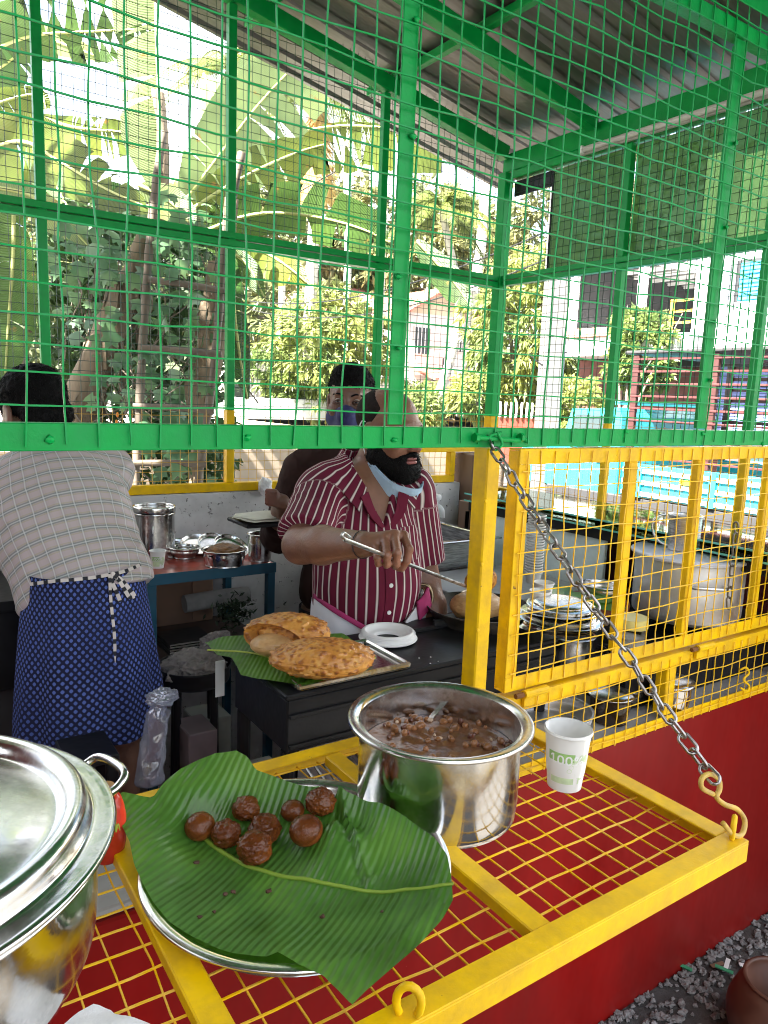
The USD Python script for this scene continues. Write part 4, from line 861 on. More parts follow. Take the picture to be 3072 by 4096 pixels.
# collar flaps
for s in (-1, 1):
    Pn = curve([bl(s*.002, -.088, -.160), bl(s*.050, -.064, -.150), bl(s*.062, -.012, -.162), bl(s*.060, .050, -.200), bl(s*.046, .092, -.242)], 5)
    Qn = curve([bl(s*.002, -.108, -.205), bl(s*.074, -.082, -.203), bl(s*.104, -.005, -.218), bl(s*.112, .076, -.248), bl(s*.082, .128, -.298)], 5)
    Vc_, Fc_ = ribbon(Pn, Qn, .002); n_ = len(Pn); u_ = np.linspace(0, .2, n_)
    obj('collar', (Vc_, Fc_), STRIPE, shirt, smooth=30 and False, uv=np.vstack([np.c_[u_*1.0, u_*0], np.c_[u_, u_*0+.04]]*2))
    Pn = curve([bl(s*.046, .100, -.250), bl(s*.03, .116, -.30), bl(s*.004, .128, -.345)], 5); Qn = curve([bl(s*.072, .112, -.262), bl(s*.052, .126, -.308), bl(s*.014, .132, -.350)], 5)
    obj('lapel', ribbon(Pn, Qn, .002), STRIPE, shirt, uv=np.zeros((len(Pn)*4, 2)))
kb = cKDTree(Vs[0])
def on_front(x, z, dy=.002):
    p = bl(x, .3, z); c = Vs[0][(np.abs((Vs[0]-bx)@br-x) < .006) & (np.abs(Vs[0][:, 2]-z) < .006)]
    y = ((c-bx)@Bf).max() if len(c) else .13; return bl(x, y+dy, z)
PL = curve([on_front(.004, z, .001) for z in np.linspace(-.35, -.60, 8)], 3); obj('placket', ribbon(PL-br*.014, PL+br*.014, .0012), STRIPE, shirt, uv=np.tile(np.c_[np.full(len(PL), .0035), np.zeros(len(PL))], (4, 1)))
for z in (-.355, -.42, -.49, -.565):
    m = trimesh.creation.cylinder(.0058, .0022, sections=14); T_ = np.eye(4); T_[:3, :3] = R_([br, BA[2], Bf]).T; m.apply_transform(T_); obj('button', (m.vertices+on_front(.004, z, .004), m.faces), WHITE, shirt)
pk = [on_front(x, z, .0015) for x, z in ((-.040, -.345), (-.098, -.345), (-.098, -.43), (-.069, -.445), (-.040, -.43))]
obj('pocket', (R_(pk+[p+Bf*.002 for p in pk]), R_([[0, 1, 2], [0, 2, 3], [0, 3, 4], [5, 7, 6], [5, 8, 7], [5, 9, 8]]+[[i, (i+1) % 5, 5+(i+1) % 5] for i in range(5)]+[[i, 5+(i+1) % 5, 5+i] for i in range(5)])), STRIPE, shirt, uv=np.tile(R_([[.052, 0], [-.018, 0], [-.018, .08], [.017, .09], [.052, .08]]), (2, 1)))
# mundu (white wrap with a magenta border)
MUNDU = mat('mundu_white', (.68, .68, .70), .8, var=.05, vscale=12, bump=.0004, bscale=300); MAG = mat('magenta_border', (.36, .025, .12), .75, var=.15, vscale=30)
def skirt(par, name, m, cen, A_, r0, r1, z0, z1, seed, uvR=None, lean=(0, 0)):
    th = np.linspace(0, 2*math.pi, 121)[:-1]; zs = np.linspace(z0, z1, 40); V = []; 
    for z in zs:
        t = (z-z0)/(z1-z0); rx, ry = r0[0]+(r1[0]-r0[0])*t, r0[1]+(r1[1]-r0[1])*t
        fold = 1+t**.8*.045*(np.sin(th*7+seed+2*t)+.6*np.sin(th*13+seed*2))+.018*(meshkit.fbm(np.c_[np.cos(th)*2, np.sin(th)*2, np.full(120, z*5)]+seed, 3, seed)-.5)
        V.append(R_(cen)+R_([lean[0]*t, lean[1]*t, 0])+np.outer(np.sin(th)*rx*fold, A_[0])+np.outer(np.cos(th)*ry*fold, A_[1])+np.outer(np.full(120, z), [0, 0, 1.]))
    V = np.vstack(V); i, j = np.meshgrid(np.arange(39), np.arange(120), indexing='ij'); j2 = (j+1) % 120; q = np.stack([i*120+j, i*120+j2, (i+1)*120+j2, (i+1)*120+j], -1).reshape(-1, 4)
    F = np.vstack([q[:, [0, 2, 1]], q[:, [0, 3, 2]]])
    if uvR is None: return obj(name, (V, F), m, par, smooth=True)
    uv_ = np.c_[np.tile(np.where(th > math.pi, th-2*math.pi, th)*uvR, 40), V[:, 2]]
    return obj(name, (V, F), m, par, smooth=True, uv=uv_)
mu = skirt(cook, 'wrap_cloth', MUNDU, bl(0, .008, 0), BA, (.152, .138), (.195, .16), -.57, -1.42, 2)
fold1 = ribbon(curve([bl(0.154, .02, -.545), bl(0.128, .10, -.565), bl(0.072, .158, -.60), bl(0.024, .17, -.63)], 5), curve([bl(0.157, .02, -.61), bl(0.136, .115, -.64), bl(0.080, .168, -.68), bl(0.032, .178, -.70)], 5), .006); obj('wrap_fold', fold1, MUNDU, mu, smooth=True)
obj('wrap_border', ribbon(curve([bl(0.156, .018, -.538), bl(0.130, .105, -.558), bl(0.072, .162, -.594), bl(0.024, .175, -.625)], 5), curve([bl(0.157, .02, -.55), bl(0.132, .11, -.572), bl(0.074, .168, -.608), bl(0.026, .18, -.637)], 5), .004), MAG, mu, smooth=True)
obj('wrap_fold', ribbon(curve([bl(-0.048, .168, -.595), bl(-0.104, .13, -.56), bl(-0.132, .10, -.53)], 5), curve([bl(-0.040, .17, -.66), bl(-0.104, .15, -.62), bl(-0.144, .115, -.585)], 5), .004), MUNDU, mu, smooth=True)
obj('wrap_border', ribbon(curve([bl(-0.092, .148, -.55), bl(-0.120, .135, -.535), bl(-0.142, .115, -.52)], 4), curve([bl(-0.096, .155, -.60), bl(-0.124, .143, -.585), bl(-0.152, .12, -.572)], 4), .004), MAG, mu, smooth=True)
# hair, beard, mask, spectacles, lips
G = Field(hc-.16, hc+.16, .0035); S_ = .98
G.ell(L_(0, -.013, .044), R_([.0746, .0966, .0787])*S_, HA, .0); P = G.pts(); q = (P-hc)@HA.T
G.D = np.maximum(G.D, (q[..., 1]-.052+np.clip(.03-q[..., 2], 0, 1)*1.1)).astype(np.float32); G.D = np.maximum(G.D, -.052-q[..., 2]).astype(np.float32)
obj('hair', G.mesh(1), HAIR_S, cook, smooth=True)
G = Field(hc-.17, hc+.17, .0035)
G.ell(L_(0, .012, -.052), R_([.067, .073, .058])*S_, HA, .02); G.ell(L_(0, .068, -.098), R_([.036, .031, .040])*S_, HA, .03)
for s in (-1, 1): G.cone(L_(s*.067, .008, -.01), L_(s*.060, .022, -.06), .010, .02, .02); G.cone(L_(s*.060, .02, -.06), L_(s*.02, .083, -.10), .022, .024, .03); G.cone(L_(0, .103, -.045), L_(s*.031, .086, -.060), .0085, .0075, .006); G.cone(L_(s*.031, .086, -.060), L_(s*.028, .083, -.085), .0085, .014, .012)
P = G.pts(); q = (P-hc)@HA.T/S_
mouth = np.linalg.norm(q-R_([0, .10, -.0625])*1., axis=-1)-.0; cut = np.maximum(np.maximum(np.abs(q[..., 0])-.020, np.abs(q[..., 2]+.0635)-.0095), .06-q[..., 1]); G.D = np.maximum(G.D, -cut*S_).astype(np.float32)
chk = np.maximum(q[..., 2]+.030-np.abs(q[..., 0])*.35+(q[..., 1]-.06)*.12, .02-q[..., 1]); chk2 = np.maximum(np.maximum(q[..., 2]+.02, 0)-.0, .03-q[..., 1]); G.D = np.maximum(G.D, np.where(q[..., 1] > .03, (q[..., 2]+.034)*S_, -1)).astype(np.float32); G.D = np.maximum(G.D, (-.03-q[..., 1])*S_).astype(np.float32)
bd = wrinkle(G.mesh(1), .0025, R_([60, 60, 60]), 8); strands(obj('beard', bd, BEARD, cook, smooth=True), bd, 1800, .0055, 3, BEARD)
for z_, r_ in ((-.0575, .0052), (-.068, .0062)): b = MB(); b.tube(curve([L_(-.02, .094, z_-.001), L_(-.008, .1025, z_+.001), L_(.008, .1025, z_+.001), L_(.02, .094, z_-.001)], 4), r_*.8, 8); obj('lip', b, LIP, cook, smooth=True)
eyes(cook, hc, HA, S_, LID, IRIS)
MASK_B = mat('mask_pale_blue', (.36, .50, .64), .75, var=.06, vscale=20, bump=.0008, bscale=120)
Pn = curve([L_(.074, .005, -.070), L_(.076, .045, -.098), L_(.058, .095, -.128), L_(0, .128, -.140), L_(-.058, .095, -.128), L_(-.074, .05, -.100)], 6)
Qn = curve([L_(.078, .005, -.108), L_(.074, .04, -.140), L_(.052, .085, -.166), L_(0, .110, -.176), L_(-.052, .085, -.166), L_(-.070, .045, -.140)], 6)
mk = obj('face_mask', ribbon(Pn, Qn, .003), MASK_B, cook, smooth=False)
Pf = Pn+HA[1]*.004+R_([0, 0, .004]); obj('mask_fold', ribbon(Pf, (Pn*2+Qn)/3+HA[1]*.006, .0015), MASK_B, mk)
for s in (1, -1): b = MB(); b.tube(curve([L_(s*.074, .0, -.075), L_(s*.080, -.01, -.05), L_(s*.084, -.022, -.02), L_(s*.083, -.034, .01), L_(s*.078, -.03, .03), L_(s*.078, -.018, .03)], 5), .0017, 5); obj('mask_loop', b, WHITE, mk, smooth=True)
gl = [L_(.077, -.02, .012), L_(.076, .02, .012), L_(.062, .08, .006)]
for s in (1, -1): b = MB(); b.tube(curve([L_(s*.078, -.02, .014), L_(s*.077, .03, .010), L_(s*.064, .088, .004)], 5), .0012, 5); obj('spectacle_arm', b, BLACK, cook, smooth=True)
# thread on the wrist and the ladle
b = MB(); wa = unit(wR-eR); u1 = unit(np.cross(wa, [0, 0, 1.])); u2 = np.cross(wa, u1); b.tube([wR-wa*.012+.031*(u1*math.cos(q)+u2*math.sin(q)) for q in np.linspace(0, 2*math.pi, 20)[:-1]], .0012, 4, closed=True); obj('wrist_thread', b, mat('thread', (.02, .012, .012), .7), cook, smooth=True)
H = dep(846, 1205, t0-.030); E = dep(1012, 1269, 2.08); Sd = H-(E-H)*.40
ladle = thing('ladle', 'long steel skimmer held over the wok by the cook', 'ladle', tuple(H))
b = MB(); b.tube([Sd, H, E], .0043, 8); obj('handle', b, STEEL_B, ladle, smooth=True)
m = trimesh.creation.icosphere(3, 1.); obj('blade', (m.vertices*[.045, .035, .008]+E+[.035, .01, -.022], m.faces), STEEL_B, ladle, smooth=True)
b = MB(); b.tube(curve([Sd+(H-Sd)*.06, Sd-(H-Sd)*.05+[0, 0, .004], Sd-(H-Sd)*.02+[0, 0, .012], Sd+(H-Sd)*.1+[0, 0, .008]], 4), .003, 6); obj('hook_end', b, STEEL_B, ladle, smooth=True)

# ---------------------------------------------------------------- the man behind in brown with a navy mask
N0 = dep(757, 1010, 2.45); nf = unit([-.50, -.86, 0]); NA = frame(nf); nx = R_([N0[0]+.03, N0[1]+.03, 0])
def nl(x, y, z): return nx+x*NA[0]+y*nf+R_([0, 0, z])
hc2 = dep(757, 866, 2.44)+R_([0, 0, -.002]); HA2 = frame([-.62, -.78, 0], .06, -.03)
man = thing('person', 'man in a dark brown shirt and navy face mask standing behind the striped cook', 'person', (nx[0], nx[1], GROUND))
G = Field(nl(0, 0, 0)+[-.42, -.34, -.80], nl(0, 0, 0)+[.40, .30, .13], .0055)
G.ell(nl(0, 0, -.33), [.16, .10, .17], NA, .05); G.ell(nl(0, .02, -.52), [.15, .115, .18], NA, .05); G.ell(nl(0, 0, -.70), [.16, .115, .12], NA, .05)
G.cone(nl(.13, 0, -.24), nl(-.13, 0, -.24), .055, .055, .05); G.cone(nl(0, -.015, -.22), hc2-R_([0, 0, .05])-HA2[1]*.02, .062, .055, .03)
L2 = head(G, hc2, HA2, .94)
s2R, s2L = nl(.17, 0, -.255), nl(-.17, 0, -.255); e2R = s2R+NA[0]*.075+nf*-.02+R_([0, 0, -.225]); w2R = reach(e2R, 607, 1103, .22); e2L = s2L-NA[0]*.05+R_([0, 0, -.27]); w2L = e2L+nf*.18+R_([0, 0, -.12])
for a_, b_, c_ in ((s2R, e2R, w2R), (s2L, e2L, w2L)): G.cone(a_, b_, .052, .04, .03); G.cone(b_, c_, .041, .027, .02); G.cone(c_, c_+unit(c_-b_)*.07, .028, .026, .02)
hd = unit(w2R-e2R)
for i, dx in enumerate((-.024, -.008, .008, .024)): finger(G, [w2R+hd*.06+R_([0, 0, dx*.7])-RIGHT*.004, w2R+hd*.10+R_([0, 0, dx*.8])-RIGHT*.02, w2R+hd*.11+R_([0, 0, dx*.8])-RIGHT*.045], .0095)
V1 = G.mesh(1); GL = Field(nl(0, 0, 0)+[-.26, -.24, GROUND-.01], nl(0, 0, 0)+[.26, .22, -.72], .014)
for s in (-1, 1): GL.cone(nl(s*.085, 0, -.70), nl(s*.09, .01, -1.17), .083, .056, .03); GL.cone(nl(s*.09, .01, -1.17), nl(s*.095, -.02, -1.57), .055, .036, .03); GL.cone(nl(s*.095, -.03, -1.61), nl(s*.11, .13, -1.625), .036, .028, .02)
V2 = GL.mesh(1); obj('body', (np.vstack([V1[0], V2[0]]), np.vstack([V1[1], V2[1]+len(V1[0])])), SKIN2, man, smooth=True)
G = Field(nl(0, 0, 0)+[-.42, -.34, -.80], nl(0, 0, 0)+[.40, .30, -.10], .006); o = .013
G.ell(nl(0, 0, -.33), R_([.16, .10, .17])+o, NA, .05); G.ell(nl(0, .02, -.52), R_([.15, .115, .19])+o, NA, .05); G.ell(nl(0, 0, -.66), R_([.16, .115, .12])+o, NA, .05); G.cone(nl(.13, 0, -.24), nl(-.13, 0, -.24), .055+o, .055+o, .05); G.cone(nl(0, -.015, -.22), nl(0, -.01, -.17), .075, .068, .03)
for a_, b_, c_ in ((s2R, e2R, w2R), (s2L, e2L, w2L)): G.cone(a_, b_, .054+o, .046+o, .03); G.cone(b_, c_, .046+o, .04, .02, cut=(b_+(c_-b_)*.55, c_-b_))
G.half(nl(0, 0, -.74), [0, 0, -1.])
DBROWN = mat('brown_shirt', (.030, .014, .011), .85, ior=1.25, var=.25, vscale=14, bump=.0006, bscale=350)
sh2 = obj('shirt', wrinkle(G.mesh(1), .006, R_([11, 11, 7]), 6), DBROWN, man, smooth=True)
for s in (-1, 1): obj('collar', ribbon(curve([nl(s*.002, -.075, -.155), nl(s*.06, -.04, -.155), nl(s*.062, .03, -.18), nl(s*.02, .075, -.215)], 5), curve([nl(s*.002, -.095, -.19), nl(s*.082, -.05, -.19), nl(s*.09, .04, -.215), nl(s*.05, .105, -.26)], 5), .002), DBROWN, sh2)
skirt(man, 'trousers', mat('dark_wrap', (.02, .018, .02), .8, var=.2), nl(0, 0, 0), NA, (.172, .13), (.19, .15), -.72, -1.5, 5)
G = Field(hc2-.16, hc2+.17, .0035); S2 = .94
G.ell(L2(0, -.016, .050), R_([.079, .100, .082])*S2, HA2, .0); G.ell(L2(0, .045, .10), R_([.056, .045, .03])*S2, HA2, .03); P = G.pts(); q = (P-hc2)@HA2.T/S2
front = q[..., 1]-np.where(q[..., 2] > .068, .2, np.where(q[..., 2] > .01, .012, -.012)); front = q[..., 1]-(.012+np.clip((q[..., 2]-.045)/.02, 0, 1)*.2-np.clip((.0-q[..., 2])/.05, 0, 1)*.03)
G.D = np.maximum(G.D, front*S2*.7).astype(np.float32); G.D = np.maximum(G.D, (-.058-q[..., 2])*S2).astype(np.float32)
hm_ = wrinkle(G.mesh(1), .0035, R_([40, 40, 40]), 4); strands(obj('hair', hm_, HAIR, man, smooth=True), hm_, 2000, .006, 5, HAIR, .9, .0009)
eyes(man, hc2, HA2, S2, LID, IRIS)
G = Field(hc2-.15, hc2+.16, .0035)
G.ell(L2(0, .036, -.025), R_([.0665, .068, .085])*S2, HA2, .02); G.ell(L2(0, .012, -.055), R_([.066, .070, .05])*S2, HA2, .02); G.cone(L2(0, .098, .0), L2(0, .118, -.036), .012, .020, .03); G.cone(L2(0, .118, -.036), L2(0, .09, -.11), .02, .02, .03)
for s in (-1, 1): G.cone(L2(s*.05, .03, -.06), L2(s*.01, .088, -.10), .024, .022, .03)
P = G.pts(); q = (P-hc2)@HA2.T/S2; G.D = np.maximum(G.D, (q[..., 2]+.020-.018*np.clip(1-np.abs(q[..., 0])/.035, 0, 1)+np.clip(.05-q[..., 1], 0, 1)*.25)*S2).astype(np.float32); G.D = np.maximum(G.D, (-.006-q[..., 1]-np.clip(q[..., 2]+.06, 0, .1)*.0)*S2).astype(np.float32)
NAVY = mat('navy_mask', (.022, .024, .095), .8, var=.15, vscale=25, bump=.0005, bscale=400)
m2 = obj('face_mask', G.mesh(1), NAVY, man, smooth=True)
b = MB(); b.tube(curve([L2(0, .131, -.02), L2(0, .140, -.036), L2(0, .134, -.06), L2(0, .117, -.09)], 5), .0012, 5); obj('mask_seam', b, mat('navy_seam', (.012, .013, .05), .8), m2, smooth=True)
for s in (1, -1): b = MB(); b.tube(curve([L2(s*.066, .01, -.03), L2(s*.082, -.015, .0), L2(s*.084, -.03, .02)], 5), .0015, 5); obj('mask_loop', b, NAVY, m2, smooth=True)
# the tray of flat dough he holds
tc_ = dep(578, 1122, 2.36)
ty = thing('dough_tray', 'dark edged tray with white dough sheets held by the man in brown', 'tray', tuple(tc_))
b = MB(); b.box(tc_+[-.10, -.07, -.012], tc_+[.12, .09, .0], .003); obj('tray_base', b, BLACK, ty)
DOUGH = mat('dough', (.62, .59, .50), .6, var=.08, vscale=15, bump=.002, bscale=20)
O = [tc_+R_([x, y, .006]) for x, y in ((-.13, -.02), (-.08, -.08), (.02, -.075), (.10, -.05), (.11, .05), (.0, .08), (-.09, .06))]
for k in range(2):
    (V_, T_), _, _ = leaf_sheet([p+R_([.01*k, .01*k, .006*k]) for p in O], [p+R_([0, 0, .006*k]) for p in O]+[tc_+R_([0, 0, .022+.006*k]), O[0]+R_([0, 0, .02])], .008, (1, 0, 0), lambda V: np.c_[V[:, :2], V[:, 2]+.01*(meshkit.fbm(V*20+k*3, 3, 3)-.5)], 1e-4); obj('dough_sheet', (V_, T_), DOUGH, ty, smooth=True)
sb = thing('steel_bowl', 'small shiny steel bowl in the hand of the man in brown', 'bowl', tuple(dep(620, 1098, 2.33)))
b = MB(); b.lathe(smoothprof([(.0005, 0), (.03, 0), (.045, .015), (.05, .03), (.047, .03), (.042, .016), (.028, .004), (.0005, .004)], 4), dep(618, 1106, 2.33), 40); obj('bowl', b, STEEL, sb, smooth=40)

# ---------------------------------------------------------------- the man in the plaid shirt, seen from behind
pf = unit([.02, 1., 0]); PA = frame(pf, .0); pw = dep(186, 1290, 1.88); px0 = R_([pw[0], pw[1], 0])
neck = dep(98, 1000, 1.99)+R_([0, .02, 0]); hc3 = dep(73, 893, 2.03)
man3 = thing('person', 'man seen from behind in a pale plaid shirt and navy flowered lungi', 'person', (pw[0], pw[1], GROUND))
spn = neck-pw; up3 = unit(spn); r3 = unit(np.cross(pf, up3)); f3 = np.cross(up3, r3); A3 = R_([r3, f3, up3])
def ql(x, y, t): return pw+spn*t+x*r3+y*f3
HA3 = frame([-.30, .95, 0], .42, 0)
s3R, s3L = ql(.15, .03, .88), ql(-.165, .02, .86)
e3R = s3R+R_([-.05, .22, -.12]); w3R = e3R+R_([-.16, .12, -.02]); e3L = dep(2, 1165, 1.93); w3L = e3L+R_([-.05, .18, -.12])
G = Field(px0+[-.46, -.30, -.80], px0+[.42, .62, .08], .0065)
G.ell(ql(0, 0, .02), [.118, .095, .13], A3, .05); G.ell(ql(0, 0, .55), [.14, .105, .17], A3, .06); G.cone(s3R*.85+s3L*.15, s3L*.85+s3R*.15, .06, .06, .05); G.cone(ql(0, 0, .95), hc3-R_([0, 0, .05]), .062, .056, .03); L3 = head(G, hc3, HA3, 1.0, face=True)
for a_, b_, c_ in ((s3R, e3R, w3R), (s3L, e3L, w3L)): G.cone(a_, b_, .054, .042, .03); G.cone(b_, c_, .042, .027, .02); G.cone(c_, c_+unit(c_-b_)*.08, .028, .022, .02)
for wv, ev in ((w3R, e3R), (w3L, e3L)):
    hd = unit(wv-ev); sd = unit(np.cross(hd, [0, 0, 1.]))
    for dx in (-.024, -.008, .008, .024): finger(G, [wv+hd*.06+sd*dx, wv+hd*.11+sd*dx*1.1-R_([0, 0, .01]), wv+hd*.135+sd*dx*1.1-R_([0, 0, .03])], .0095)
V1 = G.mesh(1); GL = Field(px0+[-.3, -.3, GROUND-.01], px0+[.3, .34, -.40], .011)
legL, legR = dep(255, 1600, 1.82), dep(352, 1600, 1.78)
lg = [px0+R_([.065, -.015, 0]), px0+R_([-.065, .02, 0])]
for c0 in lg: GL.cone(c0+[0, 0, -.56], c0+[.0, .0, -.98], .070, .055, .03); GL.cone(c0+[0, 0, -.98], c0+[0, -.02, -1.25], .054, .058, .03); GL.cone(c0+[0, -.02, -1.25], c0+[0, -.02, -1.57], .054, .036, .03); GL.cone(c0+[0, -.03, -1.61], c0+[0, .14, -1.628], .036, .026, .02)
V2 = GL.mesh(1); obj('body', (np.vstack([V1[0], V2[0]]), np.vstack([V1[1], V2[1]+len(V1[0])])), SKIN2, man3, smooth=True)
G = Field(px0+[-.48, -.34, -.58], px0+[.42, .5, -.08], .006); o = .016
G.ell(ql(0.01, -.0, .02), R_([.150, .122, .13])+o, A3, .05); G.ell(ql(0, -.012, .38), R_([.152, .118, .17])+o, A3, .06); G.ell(ql(0, -.02, .68), R_([.156, .112, .15])+o, A3, .06); G.cone(s3R*.85+s3L*.15, s3L*.85+s3R*.15, .062+o, .062+o, .05); G.cone(ql(0, 0, .9), ql(0, 0, 1.0), .08, .074, .03)
for a_, b_, c_ in ((s3R, e3R, w3R), (s3L, e3L, w3L)): G.cone(a_, b_, .062+o, .056+o, .035); G.cone(b_, c_, .056+o, .05, .02, cut=(b_+(c_-b_)*.35, c_-b_))
G.half(ql(0, 0, -.01), -unit(up3*.75+R_([0, 0, .5])-r3*.10), .004)
Vs3 = wrinkle(G.mesh(1), .008, R_([8, 8, 8]), 9)
uv = cyl_uv(Vs3[0], pw, R_([r3, -f3, up3]), .165); uv = arm_uv(Vs3[0], uv, s3L, e3L, .095, -pf); uv = arm_uv(Vs3[0], uv, s3R, e3R, .095, -pf)
obj('shirt', Vs3, PLAID, man3, smooth=True, uv=uv)
obj('collar', ribbon(curve([ql(.07, .05, .99), ql(.06, -.05, .99), ql(0, -.085, .97), ql(-.06, -.05, .99), ql(-.07, .05, .99)], 5), curve([ql(.09, .05, .90), ql(.075, -.065, .90), ql(0, -.105, .88), ql(-.075, -.065, .90), ql(-.09, .05, .90)], 5), .003), PLAID, man3, uv=np.tile(np.c_[np.linspace(0, .3, 21), np.zeros(21)+.01], (4, 1)))
BACK3 = R_([r3, -f3, up3]); LA = frame([.35, -1., 0])
sk = skirt(man3, 'lungi', LUNGI, px0+R_([0, 0, 0]), LA, (.143, .125), (.188, .160), -.452, -.862, 7, .175, lean=(-.0, -.02))
G = Field(hc3-.17, hc3+.17, .004); G.ell(L3(0, -.016, .045), R_([.083, .104, .084]), HA3, .0); G.cone(L3(-.03, -.07, -.03), L3(.03, -.07, -.03), .038, .038, .03); P = G.pts(); q = (P-hc3)@HA3.T
G.D = np.maximum(G.D, q[..., 1]-.055-np.clip((q[..., 2]-.05)/.03, 0, 1)*.1).astype(np.float32); hm_ = wrinkle(G.mesh(1), .004, R_([45, 45, 45]), 2); strands(obj('hair', hm_, HAIR, man3, smooth=True), hm_, 3000, .007, 6, HAIR, 1.0, .0009)
mk3 = obj('face_mask', ribbon(curve([L3(.066, .03, -.03), L3(.04, .1, -.03), L3(0, .12, -.03), L3(-.04, .1, -.03), L3(-.069, .02, -.03)], 5), curve([L3(.06, .02, -.10), L3(.04, .08, -.11), L3(0, .10, -.12), L3(-.04, .08, -.11), L3(-.066, .01, -.10)], 5), .003), MASK_B, man3)
# apron strings tied at the back
STR = uvmat('apron_string', lambda N, L: over(N, L, 'o', (.62, .56, .52), (.03, .03, .035), band(N, L, 'k', 's.x', .03, .5, .006, .04)), .8)
def string(P, w, up=None):
    P = R_(P); t = np.gradient(P, axis=0); sd = np.cross(t, np.broadcast_to(ray(200, 1300), P.shape)); sd /= np.linalg.norm(sd, axis=1, keepdims=True)
    V_, F_ = ribbon(P-sd*w/2, P+sd*w/2, .0012); s_ = np.r_[0, np.cumsum(np.linalg.norm(np.diff(P, axis=0), axis=1))]; return (V_, F_), np.tile(np.c_[s_, s_*0], (4, 1))
ap = thing('apron_string', 'black and white apron string tied in a bow at the back of the flowered lungi', 'string', tuple(dep(240, 1240, 1.66)))
def lz(px, py): 
    """on the lungi's outside, towards the viewer"""
    d = ray(px, py); best = None
    for t in np.arange(1.5, 1.95, .004):
        p = d*t; q = p-px0; zt = np.clip((p[2]+.452)/-.41, 0, 1); a = (q@LA[0])/(.147+.049*zt); b_ = (q@LA[1])/(.129+.036*zt)
        if a*a+b_*b_ < 1.0: return d*(t-.008)
    return d*1.75
for pts, w in (([(66, 1262), (110, 1256), (160, 1252), (205, 1247), (238, 1241)], .008), ([(240, 1240), (262, 1236), (285, 1228), (303, 1220)], .008), ([(237, 1240), (239, 1290), (243, 1330), (247, 1370), (248, 1410), (244, 1445), (242, 1470)], .007), ([(240, 1238), (255, 1248), (270, 1262), (285, 1280), (290, 1288)], .011), ([(290, 1288), (280, 1290), (270, 1275), (258, 1255), (246, 1242)], .009), ([(238, 1242), (244, 1262), (254, 1284), (260, 1300)], .009)):
    m_, u_ = string(curve([lz(*p) for p in pts], 5), w); obj('string', m_, STR, ap, uv=u_)
# ================================================================ inside the stall: cooking side
BREAD = usdkit.material(stage, '/World/Looks/fried_bread', {
    'g': ('geometry', {}), 'n': ('noise_texture', {'scale': 30., 'detail': 5., 'roughness': .6}), 'n2': ('noise_texture', {'scale': 9., 'detail': 3.}),
    'v': ('voronoi_texture', {'feature': 'smooth_f1', 'scale': 80., 'smoothness': .5}), 'vr': ('rgb_ramp', {'ramp': [(.12, (1, 1, 1)), (.5, (0, 0, 0))]}),
    'a': ('math', {'math_type': 'multiply_add', 'value2': .36}), 'r': ('rgb_ramp', {'ramp': [(.30, (.62, .32, .075)), (.55, (.50, .205, .036)), (.80, (.28, .09, .016))]}),
    'b': ('bump', {'distance': .005, 'strength': 1.}), 'p': ('principled_bsdf', {'roughness': .38})},
    [('g.position', 'n.vector'), ('g.position', 'n2.vector'), ('g.position', 'v.vector'), ('v.distance', 'vr.fac'), ('vr.color', 'a.value1'), ('n.fac', 'a.value3'), ('a.value', 'r.fac'), ('r.color', 'p.base_color'), ('a.value', 'b.height'), ('b.normal', 'p.normal')], surface='p.BSDF')
PUFF = mat('puffed_bread_pale', (.55, .33, .14), .4, var=.2, vscale=30, bump=.002, bscale=60, dark=(.42, .2, .06), dscale=20, damt=.5)
def puff(name, par, c, r, m, seed, blist=.10, rot=0., dent=None):
    s = trimesh.creation.icosphere(5, 1.); v = s.vertices.copy()
    z = v[:, 2]; v[:, 2] = np.sign(z)*np.abs(z)**.8; rr = np.hypot(v[:, 0], v[:, 1]); v[:, 2] *= (1-.25*rr**4)
    q = s.vertices
    bl_ = sum(np.clip(1-np.linalg.norm(q-unit(k), axis=1)/w, 0, 1)**1.3*a for k, w, a in [(np.random.default_rng(seed*100+i).normal(0, 1, 3)*[1, 1, .8]+[0, 0, .5], np.random.default_rng(seed*77+i).uniform(.045, .13), np.random.default_rng(seed*31+i).uniform(.3, 1.)) for i in range(240)])
    v *= (1+.12*(meshkit.fbm(q*1.6+seed, 3, seed)-.5)+blist*.45*np.clip(bl_, 0, 1.2)+.03*(meshkit.fbm(q*8+seed, 3, seed)-.5))[:, None]
    if dent is not None:
        d = unit(dent[0]); w = np.clip((q@d-dent[1])/.25, 0, 1); v -= (w*dent[2])[:, None]*d
    v = v*R_(r); cr_, sr_ = _c(rot), _s(rot); v = np.c_[v[:, 0]*cr_-v[:, 1]*sr_, v[:, 0]*sr_+v[:, 1]*cr_, v[:, 2]]
    return (v+R_(c), s.faces)
ST = -.61
st = thing('griddle_stove', 'black iron griddle stove in front of the cook', 'stove', (1.05, 1.42, ST-.2))
b = MB(); b.box([.655, 1.285, ST-.012], [1.45, 1.565, ST], .003); obj('griddle_top', b, BLACK, st)
b = MB(); b.box([.66, 1.29, ST-.13], [1.445, 1.56, ST-.0125], .004); obj('burner_box', b, BLACK, st)
b = MB(); b.box([.665, 1.283, ST-.052], [1.44, 1.289, ST-.044], .001); b.box([.665, 1.283, ST-.118], [1.44, 1.289, ST-.110], .001); obj('box_ridge', b, BLACK, st)
for x, y in ((.675, 1.31), (.675, 1.54), (1.42, 1.31), (1.42, 1.54)): b = MB(); b.tube([[x, y, GROUND], [x, y, ST-.131]], .016, 10); b.lathe([(.03, 0), (.03, .02), (.017, .025)], [x, y, -1.24], 14); obj('leg', b, BLACK, st)
b = MB(); b.box([1.10, 1.49, ST+.0005], [1.45, 1.562, ST+.012], .003); obj('back_lip', b, BLACK, st)
